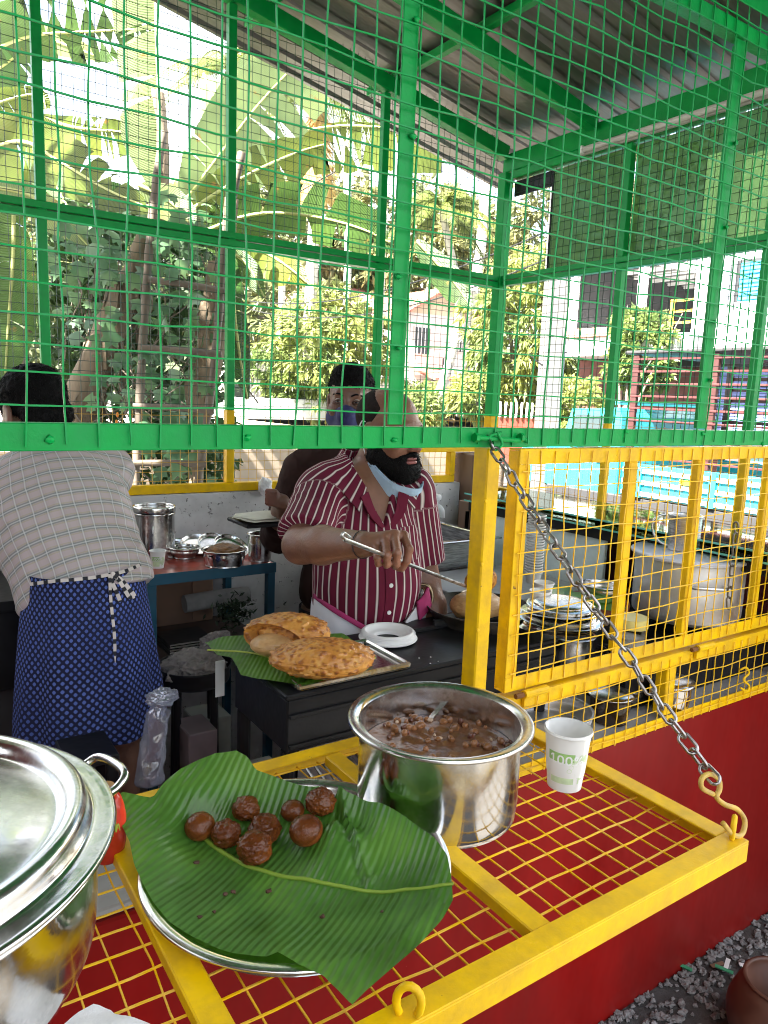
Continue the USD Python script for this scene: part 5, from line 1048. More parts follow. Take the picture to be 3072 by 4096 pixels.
b = MB(); b.tube([[1.20, 1.50, ST+.016], [1.47, 1.40, ST+.02]], .011, 8); obj('gas_pipe', b, BLACK, st)
for k in range(7): b = MB(); b.tube([[.68+.02*k, 1.284, ST-.128], [.675+.02*k, 1.18, ST-.150]], .0035, 6); obj('grill_rod', b, STEEL_B, st)
ty = thing('steel_tray', 'rectangular steel tray on the griddle under the two fried breads', 'tray', (.82, 1.39, ST))
b = MB(); b.box([.69, 1.292, ST+.0015], [.965, 1.475, ST+.004], .001); obj('tray_base', b, STEEL, ty)
for lo, hi in (([.683, 1.288, ST+.003], [.972, 1.298, ST+.017]), ([.683, 1.47, ST+.003], [.972, 1.48, ST+.017]), ([.683, 1.2985, ST+.003], [.693, 1.4695, ST+.017]), ([.962, 1.2985, ST+.003], [.972, 1.4695, ST+.017])): b = MB(); b.box(lo, hi, .004); obj('tray_edge', b, STEEL, ty)
# leaf under the breads
LEAF2 = leafmat('banana_leaf_pale', (.075, .20, .022), .38)
zt = ST+.022
Q = lambda px, py, z=zt: onZ(px, py, z)
O = [Q(417, 1381, zt-.005), Q(470, 1378), Q(560, 1372), Q(640, 1372), Q(740, 1368), Q(800, 1410), Q(812, 1422, zt-.002), Q(790, 1442, zt-.002), Q(740, 1460), Q(700, 1470), Q(664, 1479, zt-.003), Q(640, 1477, zt-.006), Q(560, 1466, zt-.006), Q(520, 1458, zt-.008), Q(512, 1440, zt-.008), Q(500, 1420, zt-.008), Q(470, 1415, zt-.01), Q(456, 1400, zt-.012), Q(440, 1386, zt-.012)]
mpt = [Q(450, 1412), Q(540, 1407), Q(700, 1450), Q(812, 1421)]
(V_, T_), uv_, rb_ = leaf_sheet(O, O+[Q(600, 1420, zt+.004)], .009, Q(800, 1425)-Q(450, 1405), lambda V: np.c_[V[:, :2], V[:, 2]+.004*(meshkit.fbm(V*16, 3, 3)-.5)], 1e-5)
lf2 = obj('banana_leaf', (V_, T_), LEAF2, smooth=True, uv=uv_, label='pale green banana leaf on the steel tray under two fried breads', cat='banana leaf')
m_ = curve([Q(448, 1404, zt+.001), Q(540, 1410, zt+.002), Q(640, 1430, zt+.003), Q(812, 1421, zt)], 6); b = MB(); b.tube(m_, .0022, 5); obj('midrib', b, mat('leaf_rib2', (.33, .40, .06), .4), lf2, smooth=True)
b1c, b2c = Q(624, 1388, zt+.02), Q(697, 1436, zt+.02)
fb = thing('fried_bread', 'torn open puffed fried bread, the further of two on the leaf', 'fried bread', tuple(b1c), 'fried breads on the leaf')
obj('crust', puff('a', None, b1c+[0, .01, .018], [.100, .078, .045], BREAD, 3, .15, -.45, ([-.55, -.75, -.1], .55, .45)), BREAD, fb, smooth=True)
obj('inside', puff('a', None, b1c+[-.045, -.012, .006], [.052, .042, .024], PUFF, 8, .03, -.45), PUFF, fb, smooth=True)
fb = thing('fried_bread', 'whole blistered fried bread, the nearer of two on the leaf', 'fried bread', tuple(b2c), 'fried breads on the leaf')
obj('crust', puff('a', None, b2c+[0, 0, .016], [.110, .075, .038], BREAD, 5, .15, -.50), BREAD, fb, smooth=True)
# white ring
rc = Q(838, 1380, ST+.003)
rg = thing('pipe_ring', 'white plastic pipe collar lying on the griddle', 'ring', tuple(rc))
obj('collar', lathe(smoothprof([(.034, .004), (.036, 0), (.064, 0), (.0725, .002), (.0745, .006), (.070, .009), (.0685, .014), (.066, .022), (.062, .0245), (.058, .023), (.055, .017), (.048, .011), (.037, .009), (.034, .004)], 4), rc, 64), WHITE, rg, smooth=40)
for k in range(3): obj('thread', lathe([(.0685-.0006*k, .010+.004*k), (.0702-.0006*k, .0115+.004*k), (.0685-.0006*k, .013+.004*k)], rc, 64), WHITE, rg, smooth=True)
obj('socket', lathe(smoothprof([(.035, .006), (.033, .001), (.0005, .001)], 4), rc, 40), BLACK, rg, smooth=True)
for i in range(14):
    c = Q(rng.uniform(770, 980), rng.uniform(1405, 1445), ST+.0015); m = trimesh.creation.icosphere(1, .0022*rng.uniform(.5, 1.2)); obj('oil_drop', (m.vertices*[1, 1, .5]+c, m.faces), WHITE, st, smooth=True)
# wok
wc = onZ(1048, 1338, -.60); wc = R_([wc[0], wc[1]+.02, -.575]); wr = .150
wk = thing('wok', 'black iron wok with a loop handle full of puffed bread', 'wok', (wc[0], wc[1], wc[2]-.09))
IRON = mat('wok_iron', (.035, .032, .03), .38, .4, var=.35, vscale=18, bump=.0008, bscale=60, dark=(.13, .09, .055), dscale=7, damt=.4)
obj('bowl', lathe(smoothprof([(.0005, -.088), (.05, -.084), (.092, -.058), (.134, -.022), (wr, .004), (wr+.003, .006), (wr, .008), (.131, -.016), (.09, -.05), (.05, -.074), (.0005, -.077)], 5), wc, 72), IRON, wk, smooth=50)
BRASS = mat('brass_handle', (.30, .24, .15), .3, 1., var=.25, vscale=40)
for a0 in (math.atan2(*( (onZ(945, 1305, -.57)-wc)[[1, 0]])), math.atan2(*((onZ(945, 1305, -.57)-wc)[[1, 0]]))+math.pi):
    e = R_([math.cos(a0), math.sin(a0), 0]); f_ = R_([-e[1], e[0], 0]); b = MB(); hcn = wc+e*(wr+.012)+[0, 0, .022]
    P = [hcn+RIGHT*.026*math.cos(q)-DOWN*.036*math.sin(q) for q in np.linspace(0, 2*math.pi, 26)[:-1]]; b.tube(P, .0045, 8, closed=True); b.tube([wc+e*(wr-.01)+[0, 0, -.012]+f_*.012, hcn-[0, 0, .034]], .006, 6); obj('loop_handle', b, BRASS, wk, smooth=True)
OIL = mat('hot_oil', (.10, .05, .015), .06, var=.1); obj('oil', lathe([(.0005, -.034), (.106, -.034)], wc, 40), OIL, wk)
pf_ = thing('puffed_bread', 'big pale puffed bread floating in the wok', 'fried bread', tuple(wc)); obj('crust', puff('a', None, wc+[-.01, .005, .008], [.080, .070, .042], PUFF, 12, .03), PUFF, pf_, smooth=True)
pf_ = thing('puffed_bread', 'golden brown bread lifted at the tip of the ladle', 'fried bread', tuple(E)); obj('crust', puff('a', None, E+[.045, .0, .016], [.055, .03, .038], BREAD, 14, .05), BREAD, pf_, smooth=True)
b = MB(); b.box([wc[0]-.13, wc[1]-.10, -.78], [wc[0]+.2, wc[1]+.16, -.70], .004)
ws = thing('wok_stand', 'black burner stand under the wok', 'stove', (wc[0], wc[1], -1.0)); obj('burner', b, BLACK, ws)
for x in (-.11, .17):
    for y in (-.08, .13): b = MB(); b.tube([[wc[0]+x, wc[1]+y, GROUND], [wc[0]+x, wc[1]+y, -.781]], .014, 8); obj('leg', b, BLACK, ws)
b = MB()
for q in range(6): a = q*math.pi/3; b.bar(wc+R_([.045*math.cos(a), .045*math.sin(a), -.125]), wc+R_([.08*math.cos(a), .08*math.sin(a), -.075]), .01)
obj('pot_rest', b, BLACK, ws)

# sink behind the cook, tap, cloth
sk_ = thing('sink', 'stainless steel sink box in the rear corner beside the brown pillar', 'sink', (1.72, 2.2, -.7))
x0, x1, y0, y1, z1 = 1.62, 2.02, 2.16, 2.52, -.545
for lo, hi in (([x0, y0, z1-.16], [x1, y0+.006, z1-.001]), ([x0, y1-.006, z1-.16], [x1, y1, z1-.001]), ([x0, y0+.0065, z1-.16], [x0+.006, y1-.0065, z1-.001]), ([x1-.006, y0+.0065, z1-.16], [x1, y1-.0065, z1-.001])): b = MB(); b.box(lo, hi, .002); obj('wall', b, STEEL_B, sk_)
b = MB(); b.box([x0+.0065, y0+.0065, z1-.16], [x1-.0065, y1-.0065, z1-.154]); obj('bottom', b, STEEL_B, sk_)
for lo, hi in (([x0-.02, y0-.02, z1], [x1+.02, y0+.012, z1+.008]), ([x0-.02, y1-.012, z1], [x1+.02, y1+.02, z1+.008]), ([x0-.02, y0+.0125, z1], [x0+.012, y1-.0125, z1+.008]), ([x1-.012, y0+.0125, z1], [x1+.02, y1-.0125, z1+.008])): b = MB(); b.box(lo, hi, .003); obj('rim', b, STEEL, sk_)
for x in (x0+.02, x1-.02):
    for y in (y0+.02, y1-.02): b = MB(); b.box([x-.015, y-.015, GROUND], [x+.015, y+.015, z1-.161], .002); obj('leg', b, STEEL_B, sk_)
tp = thing('tap', 'white plastic water tap on the cement wall behind the cook', 'tap', tuple(onY(935, 1100, 2.66)))
c = onY(938, 1092, 2.645); b = MB(); b.tube(curve([c+[0, .04, 0], c, c+[0, -.03, -.004], c+[.006, -.045, -.02], c+[.008, -.047, -.05]], 5), R_([.015, .017]).mean(), 10); obj('spout', b, WHITE, tp, smooth=True)
b = MB(); b.lathe(smoothprof([(.008, .0), (.011, .012), (.022, .022), (.024, .036), (.018, .045), (.0005, .047)], 3), c+[0, -.012, .008], 20); obj('handle', b, WHITE, tp, smooth=True)
cl = onY(572, 1048, 2.66); m = trimesh.creation.icosphere(4, 1.); q = m.vertices*(1+.7*(meshkit.fbm(m.vertices*2.1, 4, 3)-.5))[:, None]*[.028, .022, .036]
obj('cleaning_cloth', (q+cl+[0, -.005, -.005], m.faces), TISS, smooth=True, label='crumpled white cloth hung on the yellow rail of the rear screen', cat='cloth')

# ---- red table with steel ware
rt = thing('red_table', 'small table with a red top and blue steel frame by the cement wall', 'table', (.88, 2.45, GROUND))
TX0, TX1, TY0, TY1, TT = .664, 1.10, 2.25, 2.665, -.576
BLUE = mat('blue_frame', (.012, .085, .135), .4, var=.15, vscale=9, dark=(.05, .05, .05), dscale=8, damt=.35)
b = MB(); b.box([TX0+.005, TY0+.005, TT-.012], [TX1-.005, TY1-.005, TT], .002); obj('table_top', b, mat('red_top', (.42, .055, .03), .3, var=.15, vscale=7, dark=(.16, .04, .03), dscale=9, damt=.5), rt)
for lo, hi in (([TX0, TY0, TT-.034], [TX1, TY0+.0045, TT+.001]), ([TX0, TY0+.005, TT-.034], [TX0+.0045, TY1, TT+.001]), ([TX1-.0045, TY0+.005, TT-.034], [TX1, TY1, TT+.001])): b = MB(); b.box(lo, hi, .001); obj('edge_rail', b, BLUE, rt)
for x in (TX0+.014, TX1-.014):
    for y in (TY0+.015, TY1-.02): b = MB(); b.box([x-.0135, y-.0095, GROUND], [x+.0135, y+.02, TT-.035], .002); obj('leg', b, BLUE, rt)
for z in (-.862,): 
    b = MB(); b.box([TX0+.03, TY0+.006, z-.026], [TX1-.03, TY0+.02, z], .002); obj('lower_rail', b, BLUE, rt)
    b = MB(); b.box([TX0+.01, TY0+.021, z-.008], [TX1-.01, TY1-.02, z], .002); obj('lower_shelf', b, mat('dark_board', (.05, .03, .022), .6, var=.3), rt)
def pot_open(name, label, cat, c, r0, r1, h, m=STEEL, lip=.006, group=None, fill=None, handle=None):
    t = thing(name, label, cat, tuple(c), group); k = R_(c, float)
    obj('body', lathe(smoothprof([(.0005, .001), (r0*.92, .001), (r0, .008), (r1*.995, h*.6), (r1, h-.004), (r1+lip, h), (r1+lip, h+.003), (r1, h+.003), (r1-.003, h-.004), (r1-.004, h*.6), (r0-.003, .010), (r0*.9, .005), (.0005, .005)], 5), k, 56), m, t, smooth=45)
    return t
cx = onZ(336, 1190, TT); cyl = R_([.715, 2.52, TT]); cyl = onY(334, 1208, 2.50); cyl[2] = TT
cn = thing('steel_canister', 'tall steel canister with a flat lid on the red table', 'canister', tuple(cyl))
obj('body', lathe(smoothprof([(.0005, .001), (.064, .001), (.067, .006), (.067, .145), (.0695, .150), (.0695, .156), (.067, .158)], 4), cyl, 64), STEEL, cn, smooth=40)
obj('lid', lathe(smoothprof([(.069, .159), (.0715, .161), (.0715, .176), (.068, .180), (.064, .178), (.062, .170), (.03, .168), (.0005, .168)], 4), cyl, 64), STEEL, cn, smooth=40)
b = MB(); b.tube(curve([cyl+R_([-.022, -.060, .118]), cyl+R_([-.026, -.070, .112]), cyl+R_([-.026, -.070, .100]), cyl+R_([-.022, -.062, .094])], 4), .003, 6); obj('handle', b, WHITE, cn, smooth=True)
cup0 = onZ(341, 1226, TT); paper_cup('paper_cup', 'small white paper cup with a pale green print on the red table', tuple(cup0+[0, 0, .001]), .0185, .0245, .054, math.atan2(-.83, -.5), True)
c = onZ(343, 1210, TT+.0)+R_([.0, .06, 0]); paper_cup('paper_cup', 'plain paper cup behind the green printed one, beside the canister', tuple(c), .017, .022, .05, None, False)
bw = onZ(399, 1205, TT); pot_open('steel_bowl', 'small empty steel bowl between the cup and the food bowl', 'bowl', bw, .036, .049, .036)
fbw = onZ(484, 1220, TT); pot_open('steel_bowl', 'larger steel bowl heaped with brown food at the table edge', 'bowl', fbw, .064, .069, .052)
m = trimesh.creation.icosphere(4, 1.); q = m.vertices*(1+.35*(meshkit.fbm(m.vertices*4, 4, 2)-.5))[:, None]*[.060, .060, .028]
obj('brown_food', (q+fbw+[.004, 0, .043], m.faces), mat('brown_food', (.20, .085, .018), .5, var=.5, vscale=45, bump=.003, bscale=80), smooth=True, label='heap of brown fried food in the larger bowl on the red table', cat='food')
mg = onZ(561, 1210, TT); mt = pot_open('steel_mug', 'straight sided steel mug at the right end of the red table', 'mug', mg, .038, .040, .092)
b = MB(); a = RIGHT*.040; b.tube(curve([mg+a*.9+[0, 0, .075], mg+a*1.15+[0, 0, .083], mg+a*1.25+[0, 0, .05], mg+a*1.0+[0, 0, .03]], 5), .004, 6); obj('handle', b, STEEL, mt, smooth=True)
for i, (px, py, zz, r, tx, tyy) in enumerate(((395, 1190, .010, .060, .05, .25), (440, 1186, .022, .062, -.05, .42), (478, 1188, .03, .065, .1, .55), (510, 1190, .03, .06, .15, .6))):
    c = onZ(px, py, TT+zz)+R_([0, .05, 0]); t = thing('steel_plate', ['steel plate leaning flat against the canister', 'steel plate tilted behind the small bowl', 'steel plate tilted behind the food bowl', 'rightmost steel plate leaning on the cement wall'][i], 'plate', tuple(c), 'steel plates behind the bowls')
    obj('dish', lathe(smoothprof([(.0005, 0), (r*.82, 0), (r*.9, .004), (r, .012), (r+.002, .011), (r*.92, .001), (r*.8, -.003), (.0005, -.003)], 4), c, 40, (tx, -tyy, 1.)), STEEL, t, smooth=45)
CARD = mat('cardboard', (.20, .115, .07), .85, var=.12, vscale=8)
cb = thing('cardboard_box', 'flattened brown cardboard box behind the shelf of the red table', 'box', (.9, 2.6, -.86)); b = MB(); b.box([TX0+.02, 2.60, -.861], [TX1-.09, 2.64, TT-.03], .002); obj('carton', b, CARD, cb)
for x in (.76, .93): b = MB(); b.box([x, 2.595, -.85], [x+.002, 2.5995, TT-.04]); obj('carton_edge', b, CARD, cb)
rl = thing('cloth_roll', 'grey rolled sack lying on the lower shelf', 'roll', (.87, 2.5, -.75)); cr0 = onY(398, 1305, 2.5); cr1 = onY(535, 1285, 2.5)
b = MB(); b.tube([cr0, (cr0+cr1)/2+[0, 0, .004], cr1], .032, 16); obj('roll', b, mat('sack', (.21, .20, .18), .85, var=.2, vscale=20, bump=.001, bscale=90), rl, smooth=40)
GRN = mat('dark_greens', (.014, .030, .008), .6, var=.6, vscale=50); b = MB()
for i in range(260):
    c = onY(rng.normal(505, 20), rng.normal(1322, 16), 2.42+rng.normal(0, .03)); a = unit(rng.normal(0, 1, 3))*.014; q = unit(np.cross(a, rng.normal(0, 1, 3)))*.005; b.add([c-a, c+q, c+a, c-q], [[0, 1, 2], [0, 2, 3]])
obj('herb_bunch', b, GRN, kind='stuff', label='dark bunch of green herbs on the lower shelf of the red table', cat='herbs')
for i in range(5):
    c = onY(388, 1402-5.5*i, 2.33); t = thing('black_tray', f'thin dark tray, {["bottom", "second from the bottom", "middle", "second from the top", "top"][i]} of the stack on the lower shelf', 'tray', tuple(c), 'dark trays on the lower shelf'); b = MB(); b.box(c+[-.05, -.055, -.002], c+[.10, .1, .0015], .001); obj('tray_base', b, BLACK, t); b = MB(); b.box(c+[-.051, -.058, -.001], c+[.101, -.0555, .0045], .001); obj('tray_edge', b, STEEL_B, t)
# rag on a bowl, foil, bags, slabs
rag = mat('grey_rag', (.17, .15, .135), .9, var=.25, vscale=25, bump=.0015, bscale=120)
def ragmesh(c, r, seed, hang=0.): 
    m = trimesh.creation.icosphere(5, 1.); v = m.vertices; n_ = meshkit.fbm(v*2.4+seed, 4, seed)-.5; rd = 1-np.abs(2*meshkit.fbm(v*R_([4, 4, 1.6])+seed*2, 3, seed+3)-1); v = v*(1+.7*n_+.35*(rd-.7))[:, None]; v = v*R_(r); v[:, 2] -= hang*np.clip(v[:, 0]*6, 0, 1)*np.clip(-v[:, 2]*30, 0, 1); return v+R_(c), m.faces
sl_ = thing('stool', 'low dark stool carrying a steel basin with a grey rag', 'stool', tuple(onY(420, 1480, 1.98))); c0 = onY(420, 1470, 1.98)
b = MB(); b.lathe(smoothprof([(.0005, 0), (.09, 0), (.10, .03), (.105, .05), (.10, .05), (.09, .01), (.0005, .008)], 4), c0, 40); obj('basin', b, BLACK, sl_, smooth=True)
for k in range(4): a = k*math.pi/2+.5; b = MB(); b.tube([c0+R_([.07*math.cos(a), .07*math.sin(a), 0]), R_([c0[0]+.09*math.cos(a), c0[1]+.09*math.sin(a), GROUND])], .012, 8); obj('leg', b, BLACK, sl_)
obj('grey_rag', ragmesh(c0+[-.01, -.02, .05], [.085, .06, .045], 4, .10), rag, smooth=True, label='crumpled grey rag hanging over the dark basin beside the stove', cat='rag')
for i, (px, py, s) in enumerate(((470, 1388, .05), (405, 1420, .035))): obj('grey_rag', ragmesh(onY(px, py, 2.0), [s, s*.7, s*.6], 11+i), rag, smooth=True, label=['bunched grey rag just left of the leaf tip', 'small grey rag end on the rim of the basin'][i], cat='rag')
b = MB(); c = onY(475, 1468, 1.7); b.box(c+[-.012, -.002, -.045], c+[.012, .002, .05], .001); obj('white_card', b, WHITE, label='narrow white card standing beside the stove leg', cat='card')
clearbag = usdkit.material(stage, '/World/Looks/clear_bag', {'t': ('transparent_bsdf', {'color': (.86, .87, .9)}), 'g': ('glossy_bsdf', {'color': (.9, .9, .95), 'roughness': .18}), 'd': ('diffuse_bsdf', {'color': (.35, .36, .42)}), 'm': ('mix_closure', {'fac': .3}), 'm2': ('mix_closure', {'fac': .18})}, [('t.BSDF', 'm.closure1'), ('d.BSDF', 'm.closure2'), ('m.closure', 'm2.closure1'), ('g.BSDF', 'm2.closure2')], surface='m2.closure')
P = curve([onY(350, 1512, 1.60), onY(342, 1540, 1.60), onY(334, 1600, 1.60), onY(326, 1650, 1.60), onY(322, 1690, 1.60)], 8); n_ = len(P); v, f = tube(P, np.interp(np.arange(n_), [0, 4, 8, n_-1], [.026, .014, .024, .032]), 24)
k = meshkit.fbm(v*R_([70, 70, 30]), 3, 4)-.5; v = v+np.c_[k, np.roll(k, 3), k*.4]*.018; pb = thing('plastic_bag', 'twisted clear plastic bag hanging in front of the legs of the man in plaid', 'bag', tuple(P[0])); obj('film', (v, f), clearbag, pb, smooth=True)
m = trimesh.creation.icosphere(4, 1.); q = m.vertices*(1+.8*(meshkit.fbm(m.vertices*3, 3, 6)-.5))[:, None]*[.035, .02, .022]; obj('knot', (q+P[0]+[0, 0, .006], m.faces), clearbag, pb, smooth=True)
SLAB = mat('pale_slab', (.22, .23, .20), .6, var=.2, vscale=10); PINK = mat('pink_tile', (.20, .15, .15), .6, var=.2, vscale=10)
for nm, lab, m_, lo, hi, yy in (('stone_slab', 'greenish stone slab on the floor under the stove', SLAB, (425, 1625), (500, 1545), 2.0), ('stone_slab', 'pinkish slab edge standing below the griddle stove', PINK, (408, 1700), (470, 1575), 1.86)):
    a, c = onY(*lo, yy), onY(*hi, yy); b = MB(); b.box([min(a[0], c[0]), yy, GROUND], [max(a[0], c[0]), yy+.12, c[2]], .003); obj(nm, b, m_, label=lab, cat='slab')
a = onY(500, 1640, 1.9); b = MB(); b.box([a[0], 1.78, GROUND], [a[0]+.16, 1.98, -1.12], .004); t = thing('concrete_block', 'rough grey cement block with debris under the stove', 'block', tuple(a)); obj('block', b, speck, t)
# dark bench at the far left and a crate
bn = thing('dark_bench', 'black work bench behind the man in the plaid shirt', 'bench', (.2, 2.4, GROUND))
b = MB(); b.box([-.7, 2.18, -.62], [.42, 2.62, -.59], .003); obj('bench_top', b, BLACK, bn)
b = MB(); b.box([-.7, 2.2, -.85], [.40, 2.6, -.621], .003); obj('bench_front', b, BLACK, bn)
b = MB(); b.box([-.7, 2.24, GROUND], [.38, 2.6, -.851], .003); obj('lower_panel', b, mat('dark_panel', (.045, .043, .042), .6, var=.2), bn)
for i, (x, y) in enumerate(((.33, 1.86), (.41, 1.70))): pass
sq = thing('foot_stool', 'black steel stool frame by the feet of the man in plaid', 'stool', tuple(onZ(215, 1600, -1.0)))
fc = onY(222, 1650, 1.62); 
for dx in (-.06, .02):
    for dy in (0, .12): b = MB(); b.box([fc[0]+dx-.012, 1.62+dy-.012, GROUND], [fc[0]+dx+.012, 1.62+dy+.012, fc[2]-.0], .002); obj('leg', b, BLACK, sq)
b = MB(); b.box([fc[0]-.075, 1.61, fc[2]+.001], [fc[0]+.035, 1.75, fc[2]+.02], .003); obj('seat', b, BLACK, sq)

# ================================================================ right side: counter, big pot, glass case, small ware
CT = -.817
pl_ = thing('burner_stand', 'low black burner stand under the big aluminium pot', 'stove', (2.0, 1.45, CT))
b = MB(); b.box([1.62, 1.19, CT+.001], [2.02+.0, 1.66, -.70], .004); obj('stand_box', b, BLACK, pl_)
b = MB(); b.box([2.025, 1.19, CT+.001], [2.36, 1.66, -.652], .004); obj('stand_box', b, BLACK, pl_)
bp = R_([2.09, 1.345, -.650]); bpt = thing('big_pot', 'big matt aluminium pot with a flat white lid and a mug on top', 'cooking pot', tuple(bp))
obj('body', lathe(smoothprof([(.0005, .001), (.13, .001), (.155, .008), (.162, .03), (.163, .14), (.165, .188), (.172, .192), (.172, .195)], 5), bp, 96), ALU, bpt, smooth=40)
obj('lid', lathe(smoothprof([(.171, .1955), (.178, .197), (.178, .204), (.168, .207), (.160, .203), (.05, .206), (.0005, .206)], 4), bp, 96), mat('white_lid', (.62, .63, .70), .35, var=.05), bpt, smooth=40)
for a in (-2.2, .9): e = R_([math.cos(a), math.sin(a), 0]); f_ = R_([-e[1], e[0], 0]); b = MB(); b.tube(curve([bp+e*.163+f_*.05+[0, 0, .13], bp+e*.195+f_*.045+[0, 0, .135], bp+e*.195-f_*.045+[0, 0, .135], bp+e*.163-f_*.05+[0, 0, .13]], 5), .006, 8); obj('handle', b, ALU, bpt, smooth=True)
mgc = bp+R_([.0, .03, .207]); mt = pot_open('steel_mug', 'tall steel mug with a wire handle standing on the white lid', 'mug', mgc, .048, .05, .108, STEEL_B, .003)
e = -RIGHT; b = MB(); b.tube(curve([mgc+e*.048+[0, 0, .095], mgc+e*.066+[0, 0, .112], mgc+e*.098+[0, 0, .098], mgc+e*.100+[0, 0, .06], mgc+e*.075+[0, 0, .025], mgc+e*.046+[0, 0, .012]], 6), .0035, 6); obj('handle', b, STEEL, mt, smooth=True)
# jar with a yellow lid
jc = R_([1.66, 1.225, -.685]); jt = thing('plastic_jar', 'clear plastic jar of white powder with a pale yellow lid', 'jar', tuple(jc))
clear = usdkit.material(stage, '/World/Looks/clear_plastic', {'t': ('transparent_bsdf', {'color': (.93, .94, .95)}), 'g': ('glossy_bsdf', {'roughness': .08}), 'f': ('fresnel', {'IOR': 1.45}), 'm': ('mix_closure', {})}, [('f.fac', 'm.fac'), ('t.BSDF', 'm.closure1'), ('g.BSDF', 'm.closure2')], surface='m.closure')
obj('jar_wall', lathe(smoothprof([(.0005, .001), (.044, .001), (.047, .006), (.047, .088), (.043, .097), (.039, .10)], 4), jc, 48), clear, jt, smooth=40)
obj('powder', lathe(smoothprof([(.0005, .003), (.042, .003), (.0445, .008), (.0445, .058), (.03, .064), (.0005, .06)], 4), jc, 48), mat('white_powder', (.72, .71, .68), .9, var=.04), jt, smooth=40)
obj('jar_lid', lathe(smoothprof([(.041, .092), (.0455, .093), (.0465, .098), (.0455, .118), (.042, .121), (.0005, .121)], 4), jc, 60), mat('pale_yellow_lid', (.70, .60, .20), .4, var=.05), jt, smooth=40)
# pot with stacked lids, tongs
sp_ = onZ(1240, 1488, CT); sp_[1] += .03; pt = pot_open('steel_pot', 'steel pot with black handles under a pile of lids inside the closed hatch', 'cooking pot', sp_, .064, .068, .155)
for a in (-1.4, -1.1): e = R_([math.cos(a), math.sin(a), 0]); b = MB(); b.tube(curve([sp_+e*.066+[.03, 0, .13], sp_+e*.09+[.035, 0, .125], sp_+e*.094+[.04, 0, .08], sp_+e*.09+[.045, 0, .05]], 4), .008, 8); obj('handle', b, BLACK, pt, smooth=True)
lc = dep(1208, 1352, 1.93)
for i in range(5):
    c = lc+R_([.008*math.sin(i*2.1), .008*math.cos(i*1.7), .0135*i]); r = [.105, .100, .108, .095, .085][i]; t = thing('pot_cover', f'shiny steel lid, {["lowest", "second", "middle", "fourth", "topmost"][i]} of the pile on the pot behind the hatch', 'lid', tuple(c), 'pile of lids')
    obj('disc', lathe(smoothprof([(.0005, .010), (r*.6, .009), (r*.8, .006), (r*.86, .001), (r, 0), (r+.002, .002), (r*.87, .0035), (r*.8, .009), (r*.6, .0125), (.0005, .0135)], 4), c, 56, (.04*math.sin(i*3), .05*math.cos(i*2), 1)), STEEL, t, smooth=45)
for i, (px, py, t_, h) in enumerate(((1164, 1320, 2.0, .045), (1172, 1300, 2.1, .045))): c = dep(px, py, t_); paper_cup('paper_cup', ['upturned looking white paper cup near the wok behind the hatch', 'further white paper cup beside the wok behind the hatch'][i], tuple(c), .02, .027, .055, None, False)
c = dep(1152, 1238, 2.3); cst = thing('cup_stack', 'tall stack of pale plastic cups standing behind the hatch', 'cup stack', tuple(c)); 
for k in range(22): obj('plastic_cup', lathe([(.027, .0008+.0085*k), (.0285, .002+.0085*k), (.0285, .0045+.0085*k), (.0265, .006+.0085*k)], c, 24), mat('grey_cup', (.52, .52, .50), .45), cst, smooth=True)
obj('plastic_cup', lathe([(.0005, -.03), (.02, -.03), (.026, 0)], c, 24), mat('grey_cup', (.5, .5, .5)), cst)
mb_ = thing('middle_counter', 'brown topped side counter behind the wok with leaves and steel ware', 'counter', (1.75, 1.75, GROUND)); b = MB(); b.box([1.58, 1.72, GROUND], [2.05, 2.12, -.66], .004); obj('cabinet', b, maroon, mb_); b = MB(); b.box([1.56, 1.70, -.659], [2.06, 2.13, -.645], .003); obj('top', b, slab, mb_)
bx_ = dep(1250, 1308, 2.28); bx_[2] = -.60; t = thing('clay_box', 'open reddish brown tray of steel pieces on the side counter', 'tray', tuple(bx_)); b = MB(); b.box(bx_+[-.12, -.07, -.042], bx_+[.16, .10, .0], .006); obj('tray_box', b, mat('clay', (.20, .06, .03), .5, var=.2), t); 
c = bx_+R_([.1, 0, .002]); pot_open('steel_bowl', 'steel bowl on the reddish tray behind the slanting chain', 'bowl', tuple(c), .05, .06, .04)
for i, (px, py, l, a) in enumerate(((1205, 1275, .12, .4), (1265, 1290, .12, -.2), (1290, 1305, .10, -.5))):
    c = dep(px, py, 2.25); q = R_([math.cos(a), math.sin(a), -.12])*l; s_ = R_([-math.sin(a), math.cos(a), .25])*.03
    V_ = R_([c-q, c-q*.5+s_, c+q*.5+s_, c+q, c+q*.5-s_, c-q*.5-s_, c-q*.5+[0, 0, .006], c+q*.5+[0, 0, .006]]); obj('leaf_piece', (V_, R_([[0, 6, 1], [1, 6, 7], [1, 7, 2], [2, 7, 3], [3, 7, 4], [4, 7, 6], [4, 6, 5], [5, 6, 0]])), LEAF2, label=['dark folded leaf piece nearest the cup stack', 'green leaf piece lying across the reddish tray', 'green leaf piece ending beside the big pot'][i], cat='leaf')
